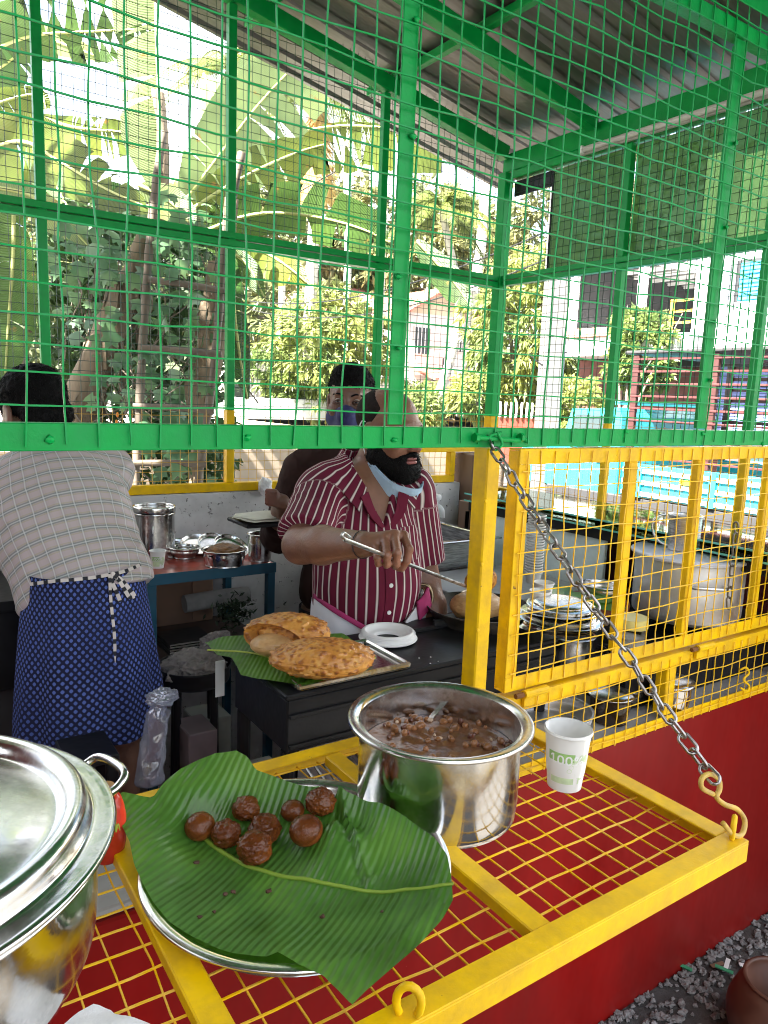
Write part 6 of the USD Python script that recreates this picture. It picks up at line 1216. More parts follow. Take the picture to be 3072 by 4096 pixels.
# glass topped display case along the side screen
gc = thing('display_case', 'steel fronted counter with a greenish glass shelf along the side screen', 'display case', (2.25, 1.8, GROUND))
b = MB(); b.box([2.12, 1.70, -.80], [2.135, 2.42, -.475], .002); obj('steel_front', b, mat('frosted_steel', (.74, .86, .84), .4, .0, var=.1, vscale=5, dark=(.35, .36, .35), dscale=6, damt=.4), gc)
b = MB(); b.box([2.10, 1.0, -.474], [2.44, 2.43, -.432], .003); obj('black_band', b, BLACK, gc)
glass = usdkit.material(stage, '/World/Looks/glass_pane', {'t': ('transparent_bsdf', {'color': (.72, .90, .84)}), 'g': ('glossy_bsdf', {'color': (.9, 1., .97), 'roughness': .03}), 'f': ('fresnel', {'IOR': 1.5}), 'm': ('mix_closure', {})}, [('f.fac', 'm.fac'), ('t.BSDF', 'm.closure1'), ('g.BSDF', 'm.closure2')], surface='m.closure')
gedge = mat('glass_edge', (.16, .55, .46), .15, var=.05)
for z in (-.431, -.402): 
    b = MB(); b.box([2.07, .98, z], [2.44, 2.42, z+.006]); obj('glass_shelf', b, glass, gc); b = MB(); b.box([2.0665, .98, z], [2.0695, 2.42, z+.006]); obj('glass_edge', b, gedge, gc)
b = MB(); b.box([2.11, 1.69, GROUND], [2.44, 2.425, -.801], .003); obj('base', b, maroon, gc)
b = MB(); b.box([2.105, 2.43, GROUND], [2.2, 2.5, -.44], .003); obj('end_board', b, brown, gc)
for y in (2.0, 2.28): b = MB(); b.box([2.095, 2.425, -1.2], [2.105, 2.44, -.48], .001); obj('edge_strip', b, BLACK, gc)
# ware on the counter below the strip
p = onZ(1335, 1565, CT); t = pot_open('dark_pot', 'small dark brown pot with a steel lid under the yellow strip', 'cooking pot', p+[0, .03, 0], .045, .052, .07, mat('dark_glaze', (.03, .017, .01), .15, var=.3)); obj('lid', lathe(smoothprof([(.058, .072), (.06, .074), (.05, .08), (.03, .085), (.0005, .086)], 4), p+R_([0, .03, 0]), 40), STEEL, t, smooth=True)
p = onZ(1465, 1535, CT)+R_([0, .03, 0]); t = pot_open('steel_pot', 'small steel pot with a lid on the counter under the yellow strip', 'cooking pot', p, .05, .055, .07); obj('lid', lathe(smoothprof([(.062, .074), (.064, .076), (.052, .083), (.03, .087), (.0005, .088)], 4), p, 40), STEEL, t, smooth=True)
p = onZ(1215, 1580, CT)+R_([.0, .04, 0]); pot_open('steel_bowl', 'wide pale steel basin on the counter just right of the curry pot', 'bowl', p, .085, .10, .045, ALU)
p = onZ(1402, 1545, CT)+R_([.0, .10, 0]); pot_open('steel_bowl', 'steel basin between the dark pot and the small lidded pot', 'bowl', p, .05, .062, .05)
p = onZ(1222, 1540, CT)+R_([0, .12, 0]); b = MB(); b.box(p+[-.04, -.03, .0], p+[.05, .04, .045], .006); obj('black_tin', b, BLACK, label='small black tin between the steel pot and the strip', cat='tin')
# printed packet near the sink
c = dep(1028, 1203, 2.5); b = MB(); b.box(c+[-.02, -.02, -.05], c+[.03, .02, .012], .006); t = thing('packet', 'red and blue printed packet beside the sink', 'packet', tuple(c)); obj('wrapper', b, mat('packet_red', (.45, .03, .05), .3), t); b = MB(); b.box(c+[-.021, -.021, -.036], c+[.031, .021, -.018], .002); obj('print_band', b, mat('packet_blue', (.12, .35, .6), .3), t)
# ================================================================ behind the stall
rng = np.random.default_rng(21)
def foliage_mat(name, col, fac=.35, rough=.45, vs=1.2):
    col = R_(col, float)
    return usdkit.material(stage, '/World/Looks/'+name, {
        'g': ('geometry', {}), 'n': ('noise_texture', {'scale': vs, 'detail': 4.}), 'w': ('white_noise_texture', {'dimensions': '1D'}),
        'a': ('math', {'math_type': 'multiply_add', 'value2': .35}), 'r': ('rgb_ramp', {'ramp': [(.3, tuple(col*R_([.55, .62, .6]))), (.6, tuple(col)), (.95, tuple(np.minimum(col*R_([2.0, 1.55, 1.2]), .6)))]}),
        'p': ('principled_bsdf', {'roughness': rough}), 't': ('translucent_bsdf', {}), 'h': ('hsv', {'saturation': .85, 'value': 2.1}), 'm': ('mix_closure', {'fac': fac})},
        [('g.position', 'n.vector'), ('g.random_per_island', 'w.w'), ('w.value', 'a.value1'), ('n.fac', 'a.value3'), ('a.value', 'r.fac'), ('r.color', 'p.base_color'), ('r.color', 'h.color'), ('h.color', 't.color'), ('p.BSDF', 'm.closure1'), ('t.BSDF', 'm.closure2')], surface='m.closure')
MANGO = foliage_mat('mango_leaves', (.14, .185, .055), .45); BUSH = foliage_mat('shrub_leaves', (.09, .14, .035)); FOREST = foliage_mat('forest_leaves', (.12, .145, .065), .3, vs=.5); PALM = foliage_mat('palm_leaves', (.075, .11, .025)); DRY = foliage_mat('dry_palm_leaves', (.30, .22, .07), .3)
VINE = foliage_mat('vine_leaves', (.075, .165, .085), .25, .32, 6.)
BARK = mat('bark', (.12, .095, .07), .85, var=.4, vscale=9, bump=.006, bscale=25, dark=(.30, .26, .20), dscale=7, damt=.5)
PALEBARK = mat('pale_bark', (.42, .39, .34), .8, var=.25, vscale=6, bump=.004, bscale=20, stretch=(1, 1, 4))

# ---- ground steps, wall, yard, road
WALLC = mat('beige_plaster', (.42, .33, .24), .8, var=.12, vscale=3, dark=(.25, .2, .15), dscale=2, damt=.4)
b = MB(); b.box([-14, 5.0, GROUND-.1], [4.3, 5.25, -.41], .01); obj('retaining_wall', b, WALLC, label='plain beige retaining wall below the bright yard behind the stall', cat='wall')
YARD = mat('yard_concrete', (.38, .365, .335), .85, var=.12, vscale=1.2, dark=(.33, .31, .27), dscale=.8, damt=.4)
b = MB(); b.add([[-14, 5.25, -.415], [4.3, 5.25, -.415], [4.3, 15, -.415], [-14, 15, -.415]], [[0, 1, 2], [0, 2, 3]]); obj('yard', b, YARD, kind='structure')
b = MB(); b.box([4.304, 5.0, GROUND-.1], [4.5, 15, -.42], .01); obj('retaining_wall', b, WALLC, label='side of the beige retaining wall along the road', cat='wall')
cwm = mat('white_wall', (.74, .73, .70), .75, var=.05, vscale=2, dark=(.5, .48, .44), dscale=1, damt=.3)
b = MB(); b.box([-14, 15.0, -.6], [10.5, 15.2, -.14], .01); obj('compound_wall', b, cwm, label='low white compound wall at the far edge of the yard', cat='wall')
b = MB(); b.add([[3.2, -60, GROUND+.004], [8.6, -60, GROUND+.004], [8.6, 60, GROUND+.004], [3.2, 60, GROUND+.004]], [[0, 1, 2], [0, 2, 3]]); obj('road', b, mat('road_asphalt', (.07, .07, .068), .8, var=.3, vscale=12, bump=.003, bscale=60), kind='structure')
gx, gy = np.meshgrid(np.linspace(-70, 120, 60), np.linspace(24, 110, 40)); hz = -.6+np.clip((gy-30)/40, 0, 1)**1.2*7.5+2.2*(meshkit.fbm(np.stack([gx*.06, gy*.06, gx*0], -1), 3, 2)-.5)*np.clip((gy-28)/10, 0, 1)
V_ = np.stack([gx, gy, hz], -1).reshape(-1, 3); i, j = np.meshgrid(np.arange(39), np.arange(59), indexing='ij'); q = np.stack([i*60+j, i*60+j+1, (i+1)*60+j+1, (i+1)*60+j], -1).reshape(-1, 4)
obj('hillside', (V_, np.vstack([q[:, [0, 1, 2]], q[:, [0, 2, 3]]])), mat('undergrowth', (.05, .07, .025), .9, var=.5, vscale=.8, bump=.2, bscale=2), smooth=True, kind='structure')

# ---- trees
def leaf_cloud(C, n_per, L, W, droop, r_, spread=.9, out=None):
    """clusters at C, each of n_per folded leaves L long and W wide"""
    N = len(C)*n_per; c = np.repeat(C, n_per, 0); d = r_.normal(0, 1, (N, 3)); 
    if out is not None: d += np.repeat(out, n_per, 0)*spread
    d /= np.linalg.norm(d, axis=1, keepdims=True); d[:, 2] -= droop; d /= np.linalg.norm(d, axis=1, keepdims=True)
    s = np.cross(d, r_.normal(0, 1, (N, 3))*.5+[0, 0, 1.]); s /= np.linalg.norm(s, axis=1, keepdims=True); u = np.cross(s, d)
    l = L*r_.uniform(.6, 1.25, (N, 1)); w = W*r_.uniform(.7, 1.2, (N, 1))
    a = c+d*l*.12; m = c+d*l*.55; V = np.stack([a, m+s*w*.5+u*w*.12, c+d*l-np.array([0, 0, .15])*l, m-s*w*.5+u*w*.12], 1).reshape(-1, 3); k = np.arange(N)[:, None]*4
    return V, np.vstack([k+[0, 1, 2], k+[0, 2, 3]])
def crown_points(c, r, n, seed, lobes=.45):
    r_ = np.random.default_rng(seed); d = r_.normal(0, 1, (n*3, 3)); d /= np.linalg.norm(d, axis=1, keepdims=True); f = (1-lobes)+lobes*1.5*meshkit.fbm(d*2.6+seed*7.3, 3, seed); P = d*f[:, None]*(r_.uniform(.35, 1., (n*3, 1))**.5)
    keep = meshkit.noise(P*4.2+seed*3.7, seed+1) > .36; P, d = P[keep][:n], d[keep][:n]; return R_(c)+P*R_(r), d
def tree(name, label, cat, base, c, r, n, n_per, L, W, droop, seed, lm, tr=.1, group=None, bark=BARK, limbs=5):
    base, c = R_(base, float), R_(c, float); t = thing(name, label, cat, tuple(base), group); r_ = np.random.default_rng(seed)
    b = MB(); top = c+R_([0, 0, -.1*r[2]]); b.tube(curve([base, base*.6+top*.4+r_.normal(0, tr*1.2, 3)*[1, 1, 0], top], 5), np.linspace(tr, tr*.45, 11), 8)
    for k in range(limbs): e = c+r_.normal(0, .45, 3)*R_(r); s = base+(top-base)*r_.uniform(.45, .95); b.tube(curve([s, (s+e)/2+[0, 0, .1*r[2]], e], 4), np.linspace(tr*.4, tr*.12, 9), 6)
    obj('trunk', b, bark, t, smooth=True)
    C, d = crown_points(c, r, n, seed); obj('crown', leaf_cloud(C, n_per, L, W, droop, r_, 1.3, d), lm, t); return t
GZ = -.42
tree('mango_tree', 'broad yellow green sunlit tree behind the yard wall, left of the house', 'tree', (8.3, 16.2, GZ), dep(712, 760, 17.2), (1.75, 1.5, 1.55), 620, 12, .26, .075, .5, 11, MANGO, .16)
tree('shrub', 'dense shrub at the yard edge behind the masked man', 'shrub', (8.2, 15.8, GZ), dep(640, 800, 17.0), (1.3, .9, .8), 260, 12, .2, .06, .3, 12, BUSH, .06)
tree('shrub', 'tall leafy shrub in front of the white house', 'shrub', (11.2, 14.0, GZ), dep(905, 868, 17.8), (.75, .8, .5), 220, 12, .2, .06, .4, 13, MANGO, .06)
tree('shrub', 'low yellowish shrub just right of the cook', 'shrub', (9.2, 11.2, GZ), dep(900, 890, 14.0), (.55, .5, .5), 160, 10, .16, .06, .3, 14, MANGO, .04)
tree('mango_tree', 'tall mango tree with drooping leaves behind the corner post', 'tree', (8.9, 9.6, GROUND), dep(1135, 735, 13.2), (1.15, 1.2, 1.75), 640, 13, .24, .06, .75, 15, MANGO, .14)
tree('mango_tree', 'mango branches hanging beside the utility pole below the green sheets', 'tree', (10.6, 9.0, GROUND), dep(1262, 660, 14.0), (.85, 1.0, .85), 330, 13, .24, .06, .75, 16, MANGO, .12)
tree('shrub', 'leafy shrub with a few red flowers behind the truck', 'shrub', (7.6, 6.3, GROUND), dep(1385, 765, 10.0), (.40, .5, .62), 220, 10, .13, .065, .2, 17, BUSH, .05)
tree('shrub', 'rounded shrub below the pavilion roof, against the parapet', 'shrub', (8.1, 6.6, GROUND), dep(1375, 705, 10.4), (.36, .36, .25), 130, 10, .14, .07, .2, 18, BUSH, .05)
tree('shrub', 'bright bush at the foot of the utility pole', 'shrub', (6.7, 6.6, GROUND), dep(1245, 885, 9.5), (.42, .42, .42), 200, 10, .13, .05, .3, 19, MANGO, .04)
tree('shrub', 'sunlit shrub beside the corner post in front of the red gate', 'shrub', (8.6, 9.8, GROUND), dep(1040, 850, 13.0), (.75, .6, .45), 220, 10, .18, .06, .3, 20, MANGO, .05)
for i, (px, py, t_, r, n, lab) in enumerate((
    (560, 560, 34, (4.2, 3, 3.6), 480, 'dark forest tree left of the two pale trunks'), (700, 520, 36, (4.5, 3, 4.2), 520, 'dark forest tree above the yellow green tree'),
    (840, 560, 38, (4.5, 3, 3.8), 480, 'forest tree above the red roofs'), (960, 560, 34, (3.6, 3, 3.6), 440, 'forest tree behind the middle green post'),
    (1040, 570, 38, (2.6, 2.4, 3.4), 380, 'forest tree just left of the corner post'), (450, 620, 33, (4.4, 3, 4), 460, 'forest tree behind the bamboo ladder'),
    (250, 620, 32, (4.6, 3, 4), 460, 'forest tree behind the leaning banana trunk'), (60, 640, 32, (5, 3, 4.2), 460, 'forest tree at the far left edge'), (1230, 500, 36, (5.5, 3, 5), 480, 'forest tree behind the utility pole'), (640, 690, 27, (3.2, 2, 1.8), 260, 'low forest tree behind the wall bushes'), (1480, 520, 40, (6, 3, 6), 480, 'forest tree behind the pavilion'))):
    c = dep(px, py, t_); tree('forest_tree', lab, 'tree', (c[0], c[1], GZ-.5), c, r, int(n*.62), 12, .62, .22, .35, 40+i, FOREST, .22, None)
def palm(label, base, top, nf, L, seed, dry=0, lm=PALM, tr=.13):
    base, top = R_(base, float), R_(top, float); t = thing('coconut_palm', label, 'palm', tuple(base)); r_ = np.random.default_rng(seed)
    b = MB(); b.tube(curve([base, base*.5+top*.5+r_.normal(0, .15, 3)*[1, 1, 0], top], 6), np.linspace(tr*1.3, tr*.8, 13), 9); obj('trunk', b, PALEBARK, t, smooth=True)
    for k in range(nf+dry):
        a = 2*math.pi*k/nf*1.0+r_.uniform(-.2, .2); el = r_.uniform(-.1, 1.1) if k < nf else -1.2; e = R_([math.cos(a), math.sin(a), 0]); P = []
        for s in np.linspace(0, 1, 14):
            P.append(top+e*L*s*math.cos(el)*(1 if k < nf else .35+.2*s)+R_([0, 0, L*(s*math.sin(el)-(.75*s*s if k < nf else .1*s*s))]))
        P = R_(P); b = MB(); b.tube(P, np.linspace(.025, .006, 14), 4); T = np.gradient(P, axis=0); T /= np.linalg.norm(T, axis=1, keepdims=True); V, F = [], []
        for s in np.linspace(.12, .99, 46):
            p = R_([np.interp(s*13, np.arange(14), P[:, q]) for q in range(3)]); tg = unit(R_([np.interp(s*13, np.arange(14), T[:, q]) for q in range(3)])); sd = unit(np.cross(tg, [0, 0, 1.])); ll = L*.30*math.sin(math.pi*min(s*.9+.12, 1))**.6
            for sg in (-1, 1):
                d = unit(sd*sg+tg*.7+R_([0, 0, -.45-.5*r_.uniform()])); w = tg*.022; n0 = sum(len(x) for x in V); V.append(R_([p-w, p+w, p+d*ll])); F.append([n0, n0+1, n0+2])
        b.add(np.vstack(V), F); obj('frond', b, lm if k < nf else DRY, t)
    return t
tp_ = dep(690, 195, 15.5); palm('coconut palm with golden dry fronds hanging under the roof edge', (tp_[0]+.2, tp_[1]+.6, GZ), tp_, 13, 2.3, 1, dry=9)
tp_ = dep(500, 150, 22); palm('distant coconut palm left of the golden one', (tp_[0], tp_[1]+.5, GZ), tp_, 13, 2.6, 2)
tp_ = dep(955, 455, 16); palm('short palm with spiky drooping leaves right of the middle post', (tp_[0], tp_[1], GZ), tp_, 15, 1.5, 3, tr=.09)
for i, (p, q, t_, w, lab) in enumerate((((750, 372), (748, 690), 19, .10, 'tall pale trunk seen left of the middle post'), ((1052, 385), (1024, 640), 18, .13, 'leaning pale palm trunk beside the corner post'), ((610, 600), (598, 790), 20, .09, 'short pale trunk behind the yard'), ((826, 560), (812, 830), 17, .07, 'thin beige trunk left of the middle post'))):
    a, c = dep(*p, t_), dep(*q, t_); t = thing('bare_trunk', lab, 'trunk', tuple(c)); b = MB(); low = c+(c-a)*max(0, (GZ-c[2])/(c[2]-a[2])); b.tube(curve([a+(a-c)*.4, a, (a+c)/2+[.04, 0, 0], c, low], 5), w, 9); obj('trunk', b, PALEBARK, t, smooth=True)

# ---- banana plants
tree('shade_tree', 'leafy tree left of the banana plants, outside the picture', 'tree', (-2.8, 4.6, GROUND), (-2.1, 3.3, 3.3), (1.5, 1.3, .7), 300, 14, .24, .09, .4, 77, MANGO, .12)
BAN = lambda nm, col, f: foliage_leaf(nm, col, f)
def foliage_leaf(name, col, fac):
    col = R_(col, float)
    return usdkit.material(stage, '/World/Looks/'+name, {
        'tc': ('texture_coordinate', {}), 's': ('separate_xyz', {}), 'w': ('math', {'math_type': 'multiply', 'value2': 800.}), 'sn': ('math', {'math_type': 'sine'}), 'mr': ('map_range', {'from_min': -1., 'from_max': 1., 'to_min': .86, 'to_max': 1.1}),
        'g': ('geometry', {}), 'n': ('noise_texture', {'scale': 3.5, 'detail': 5.}), 'r': ('rgb_ramp', {'ramp': [(.3, tuple(col*.62)), (.55, tuple(col)), (.8, tuple(col*R_([1.7, 1.35, 1.1])))]}), 'hv': ('hsv', {}),
        'n2': ('noise_texture', {'scale': 11., 'detail': 5.}), 'r2': ('rgb_ramp', {'ramp': [(.66, (0, 0, 0)), (.72, (1, 1, 1))]}), 'mx': ('mix_color', {'b': (.22, .13, .03)}), 'b': ('bump', {'distance': .002, 'strength': .6}),
        'p': ('principled_bsdf', {'roughness': .36}), 't': ('translucent_bsdf', {}), 'h': ('hsv', {'saturation': .95, 'value': 2.0}), 'm': ('mix_closure', {'fac': fac})},
        [('tc.UV', 's.vector'), ('s.x', 'w.value1'), ('w.value', 'sn.value1'), ('sn.value', 'mr.value'), ('g.position', 'n.vector'), ('n.fac', 'r.fac'), ('r.color', 'hv.color'), ('mr.result', 'hv.value'), ('g.position', 'n2.vector'), ('n2.fac', 'r2.fac'), ('r2.color', 'mx.fac'), ('hv.color', 'mx.a'), ('mx.result', 'p.base_color'), ('sn.value', 'b.height'), ('b.normal', 'p.normal'), ('mx.result', 'h.color'), ('h.color', 't.color'), ('p.BSDF', 'm.closure1'), ('t.BSDF', 'm.closure2')], surface='m.closure')
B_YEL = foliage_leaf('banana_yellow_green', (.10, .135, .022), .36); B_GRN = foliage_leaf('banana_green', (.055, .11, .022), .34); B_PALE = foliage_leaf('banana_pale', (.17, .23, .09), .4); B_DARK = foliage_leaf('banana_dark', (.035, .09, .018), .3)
RIB = mat('banana_rib', (.42, .45, .16), .45, var=.15)
def banana_leaf(label, mid, hw, m, par=None, rips=6, gap=.25, tw=(0, 0), droop=(.25, .25), seed=0, ribr=.011):
    """mid: [(px, py, depth)], hw: half widths (near, far side) in metres along the leaf; a blade each side, torn into strips"""
    r_ = np.random.default_rng(seed+500); P = curve([dep(*q) for q in mid], 10); n = len(P); T = np.gradient(P, axis=0); T /= np.linalg.norm(T, axis=1, keepdims=True); vd = P/np.linalg.norm(P, axis=1, keepdims=True); S = np.cross(T, vd); S /= np.linalg.norm(S, axis=1, keepdims=True)
    t = par or thing('banana_leaf', label, 'banana leaf', tuple(P[0])); u = np.r_[0, np.cumsum(np.linalg.norm(np.diff(P, axis=0), axis=1))]; us = u/u[-1]
    MV, MF, MU, nn = [], [], [], 0
    for sg, hwv, dr in ((1, hw[0], droop[0]), (-1, hw[1], droop[1])):
        if np.max(hwv) <= 0: continue
        cuts = np.sort(r_.uniform(.05, .97, rips)) if rips else R_([]); edges = np.r_[0, cuts, 1.]
        for e0, e1 in zip(edges[:-1], edges[1:]):
            if e1-e0 < .012: continue
            k = max(int((e1-e0)*n*1.2), 3); ss = np.linspace(e0, e1, k); tp = r_.uniform(0, gap)*min(.05, e1-e0); off = r_.normal(0, .10)*(rips > 0); Lr = r_.uniform(.86, 1.04) if rips else 1.
            for a in range(k):
                s = ss[a]; p = R_([np.interp(s, us, P[:, q]) for q in range(3)]); sd = unit(R_([np.interp(s, us, S[:, q]) for q in range(3)])); tg = unit(R_([np.interp(s, us, T[:, q]) for q in range(3)])); v_ = unit(p)
                W = float(np.interp(s, np.linspace(0, 1, len(hwv)), hwv))*Lr*(1+.012*r_.normal()) if 0 < a < k-1 else float(np.interp(s, np.linspace(0, 1, len(hwv)), hwv))*Lr*.95
                for b_ in range(6):
                    f = b_/5; sh = (1 if a == 0 else -1 if a == k-1 else 0)*tp*u[-1]*f*1.2
                    MV.append(p+sd*sg*W*f*math.cos(tw[0]+off)+v_*W*f*math.sin(tw[0]+off+sg*tw[1])+R_([0, 0, -dr*W*f*f])+tg*(sh+W*f*.22)); MU.append([s*u[-1]+W*f*.1, f])
            for a in range(k-1):
                for b_ in range(5): q = nn+a*6+b_; MF += [[q, q+1, q+7], [q, q+7, q+6]]
            nn += k*6
    lf = obj('blade', (R_(MV), R_(MF)), m, t, smooth=True, uv=R_(MU)); b = MB(); b.tube(P-vd*.004, np.linspace(ribr, ribr*.35, n), 6); obj('midrib', b, RIB, t, smooth=True); return t
px_ = lambda w, t_: w*t_/1604
bl_ = banana_leaf
bl_('torn banana leaf crossing the top left corner against the sky', [(-60, 130, 4.2), (60, 80, 4.0), (200, 68, 3.9), (330, 62, 3.8)], ([.16, .22, .24, .20, .08], [.02, .10, .12, .12, .02]), B_GRN, rips=11, gap=1.6, seed=1)
bl_('pale folded banana leaf slanting under the torn one', [(20, 20, 4.4), (90, 75, 4.2), (200, 118, 4.1), (240, 128, 4.1)], ([.03, .06, .08, .02], [.06, .08, .05, .01]), B_PALE, rips=0, seed=2)
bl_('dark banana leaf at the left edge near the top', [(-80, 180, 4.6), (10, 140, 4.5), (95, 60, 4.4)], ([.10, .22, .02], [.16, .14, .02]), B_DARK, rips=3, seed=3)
bl_('yellow green banana leaf at the left edge below the sky gap', [(-90, 260, 4.0), (20, 215, 4.0), (85, 205, 4.0), (100, 235, 4.0)], ([.05, .08, .02], [.15, .13, .05]), B_YEL, rips=4, seed=4)
bl_('large green banana leaf with a long slanting rib at the left', [(-100, 350, 4.2), (37, 305, 3.9), (130, 350, 3.7), (227, 407, 3.6), (335, 455, 3.5)], ([.05, .16, .19, .14, .02], [.22, .20, .16, .10, .02]), B_YEL, rips=5, gap=.8, seed=5)
bl_('smaller torn banana leaf above the long slanting rib', [(80, 250, 4.3), (160, 275, 4.2), (260, 285, 4.1), (330, 300, 4.0)], ([.02, .09, .09, .02], [.05, .12, .12, .03]), B_YEL, rips=7, gap=1.2, seed=6)
bl_('bright banana leaf hanging straight down in banded pieces', [(336, -80, 3.6), (338, 60, 3.6), (342, 210, 3.6), (345, 400, 3.6)], ([.0, .0], [.20, .19, .19, .18, .05]), B_PALE, rips=5, gap=.5, tw=(0, .25), seed=7, ribr=.012)
bl_('broad pale banana leaf with a strong rib running up to the roof', [(395, 440, 4.4), (473, 337, 4.3), (553, 233, 4.2), (640, 140, 4.1), (735, 60, 4.0)], ([.06, .24, .30, .30, .16], [.10, .26, .28, .24, .10]), B_PALE, rips=4, gap=.5, seed=8)
bl_('pale banana leaf hanging behind the second rear post', [(440, 160, 4.8), (480, 260, 4.7), (480, 360, 4.6), (450, 440, 4.6)], ([.05, .18, .18, .02], [.04, .14, .15, .02]), B_PALE, rips=4, seed=9)
bl_('olive banana leaf with an orange torn edge', [(410, 455, 3.9), (490, 403, 3.9), (560, 365, 3.9), (640, 330, 4.0), (700, 312, 4.0)], ([.04, .13, .14, .12, .03], [.04, .12, .13, .12, .03]), B_YEL, rips=5, gap=.8, seed=10)
bl_('long banana leaf arching down to the right over the rear rail', [(430, 505, 3.8), (520, 470, 3.8), (600, 460, 3.8), (700, 472, 3.8), (790, 498, 3.7), (870, 540, 3.7)], ([.05, .20, .22, .20, .15, .02], [.04, .10, .10, .10, .09, .02]), B_GRN, rips=8, gap=.9, seed=11)
bl_('banana leaf tip pointing down right under the rear rail', [(510, 520, 3.9), (567, 542, 3.9), (620, 575, 3.8), (668, 615, 3.8)], ([.04, .10, .10, .01], [.04, .09, .09, .01]), B_YEL, rips=2, seed=12)
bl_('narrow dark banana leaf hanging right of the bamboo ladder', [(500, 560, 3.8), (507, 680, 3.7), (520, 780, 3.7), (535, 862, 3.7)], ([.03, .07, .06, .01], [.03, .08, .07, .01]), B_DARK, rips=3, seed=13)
bl_('banana leaf tip with a white torn edge right of the middle post', [(900, 520, 4.2), (945, 570, 4.2), (985, 615, 4.2), (1020, 668, 4.2)], ([.03, .09, .08, .01], [.03, .08, .08, .01]), B_GRN, rips=2, seed=14)
bl_('torn banana leaf with hanging strips under the roof edge', [(640, 285, 4.6), (740, 272, 4.6), (850, 278, 4.5), (965, 300, 4.5)], ([.02, .03, .03, .01], [.20, .22, .20, .16]), B_YEL, rips=9, gap=1.4, seed=15)
bl_('big dark banana leaf hanging behind the head of the man in plaid', [(30, 430, 3.5), (28, 560, 3.5), (18, 700, 3.5), (10, 830, 3.5)], ([.04, .10, .12, .02], [.04, .15, .15, .02]), B_GRN, rips=2, seed=16)
bl_('bluish banana leaf folded over the rear rail at the left', [(-40, 400, 3.5), (60, 420, 3.5), (130, 470, 3.5), (190, 530, 3.5)], ([.02, .08, .07, .01], [.02, .10, .08, .01]), B_PALE, rips=1, seed=17)
bl_('small pale banana leaf drooping left of the ladder top', [(300, 400, 3.6), (360, 430, 3.6), (400, 470, 3.6), (430, 520, 3.6)], ([.03, .10, .08, .01], [.03, .09, .06, .01]), B_PALE, rips=1, seed=18)
bl_('banana leaf piece low behind the ladder', [(440, 520, 3.8), (500, 545, 3.8), (540, 580, 3.8), (570, 640, 3.8)], ([.02, .06, .06, .01], [.02, .07, .06, .01]), B_GRN, rips=1, seed=19)
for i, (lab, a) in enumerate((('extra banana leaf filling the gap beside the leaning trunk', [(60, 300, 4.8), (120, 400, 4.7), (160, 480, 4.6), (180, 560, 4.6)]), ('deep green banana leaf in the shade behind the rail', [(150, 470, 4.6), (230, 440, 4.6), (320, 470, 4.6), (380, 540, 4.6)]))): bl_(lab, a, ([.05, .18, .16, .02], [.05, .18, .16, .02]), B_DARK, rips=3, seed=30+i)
# stems
SHEATH = mat('dry_sheath', (.13, .095, .06), .8, var=.45, vscale=14, bump=.006, bscale=30, stretch=(1, 1, .35), dark=(.27, .21, .14), dscale=8, damt=.5)
st_ = thing('banana_plant', 'leaning banana stem wrapped in dry brown sheaths', 'banana stem', tuple(dep(160, 950, 3.75))); lo_ = dep(165, 930, 3.75)
Ps = curve([R_([lo_[0]-.12, lo_[1], GROUND]), dep(165, 940, 3.75), dep(222, 760, 3.72), dep(265, 640, 3.7), dep(300, 560, 3.7), dep(345, 400, 3.65), dep(340, 200, 3.62)], 6); v, f = tube(Ps, np.interp(np.linspace(0, 1, len(Ps)), [0, .35, .6, 1], [.10, .085, .06, .035]), 18); nz = trimesh.Trimesh(v, f, process=False).vertex_normals; v = v+nz*(.03*(meshkit.fbm(v*R_([22, 22, 5]), 4, 3)-.5))[:, None]; obj('stem', (v, f), SHEATH, st_, smooth=True)
for i in range(26):
    s = rng.uniform(.22, .62); c = R_([np.interp(s, np.linspace(0, 1, len(Ps)), Ps[:, q]) for q in range(3)]); a = rng.uniform(0, 6.28); o = R_([math.cos(a), math.sin(a), 0]); Q_ = curve([c+o*.06+[0, 0, .08], c+o*.085, c+o*.10-[0, 0, .10], c+o*.09-[0, 0, rng.uniform(.15, .28)]], 4); w = np.cross(o, [0, 0, 1.])*rng.uniform(.008, .02); obj('sheath_strip', ribbon(Q_-w, Q_+w, .001), SHEATH, st_)
st2 = thing('banana_plant', 'shredded brown banana stem beside the right rail of the ladder', 'banana stem', tuple(dep(440, 930, 3.6)))
for i in range(34):
    s = rng.uniform(0, 1); y0 = 600+s*300; x0 = 478-(y0-560)*.115+rng.normal(0, 10); Q_ = curve([dep(x0, y0-40, 3.55), dep(x0-6+rng.normal(0, 6), y0, 3.53), dep(x0-10+rng.normal(0, 9), y0+45+rng.uniform(0, 40), 3.54)], 4); w = RIGHT*rng.uniform(.006, .02); obj('sheath_strip', ribbon(Q_-w, Q_+w, .001), SHEATH, st2)
lo2 = dep(425, 1000, 3.62); b = MB(); b.tube(curve([R_([lo2[0], lo2[1], GROUND]), lo2, dep(470, 760, 3.62), dep(490, 560, 3.62), dep(500, 430, 3.62)], 5), .035, 10); obj('stem', b, SHEATH, st2, smooth=True)
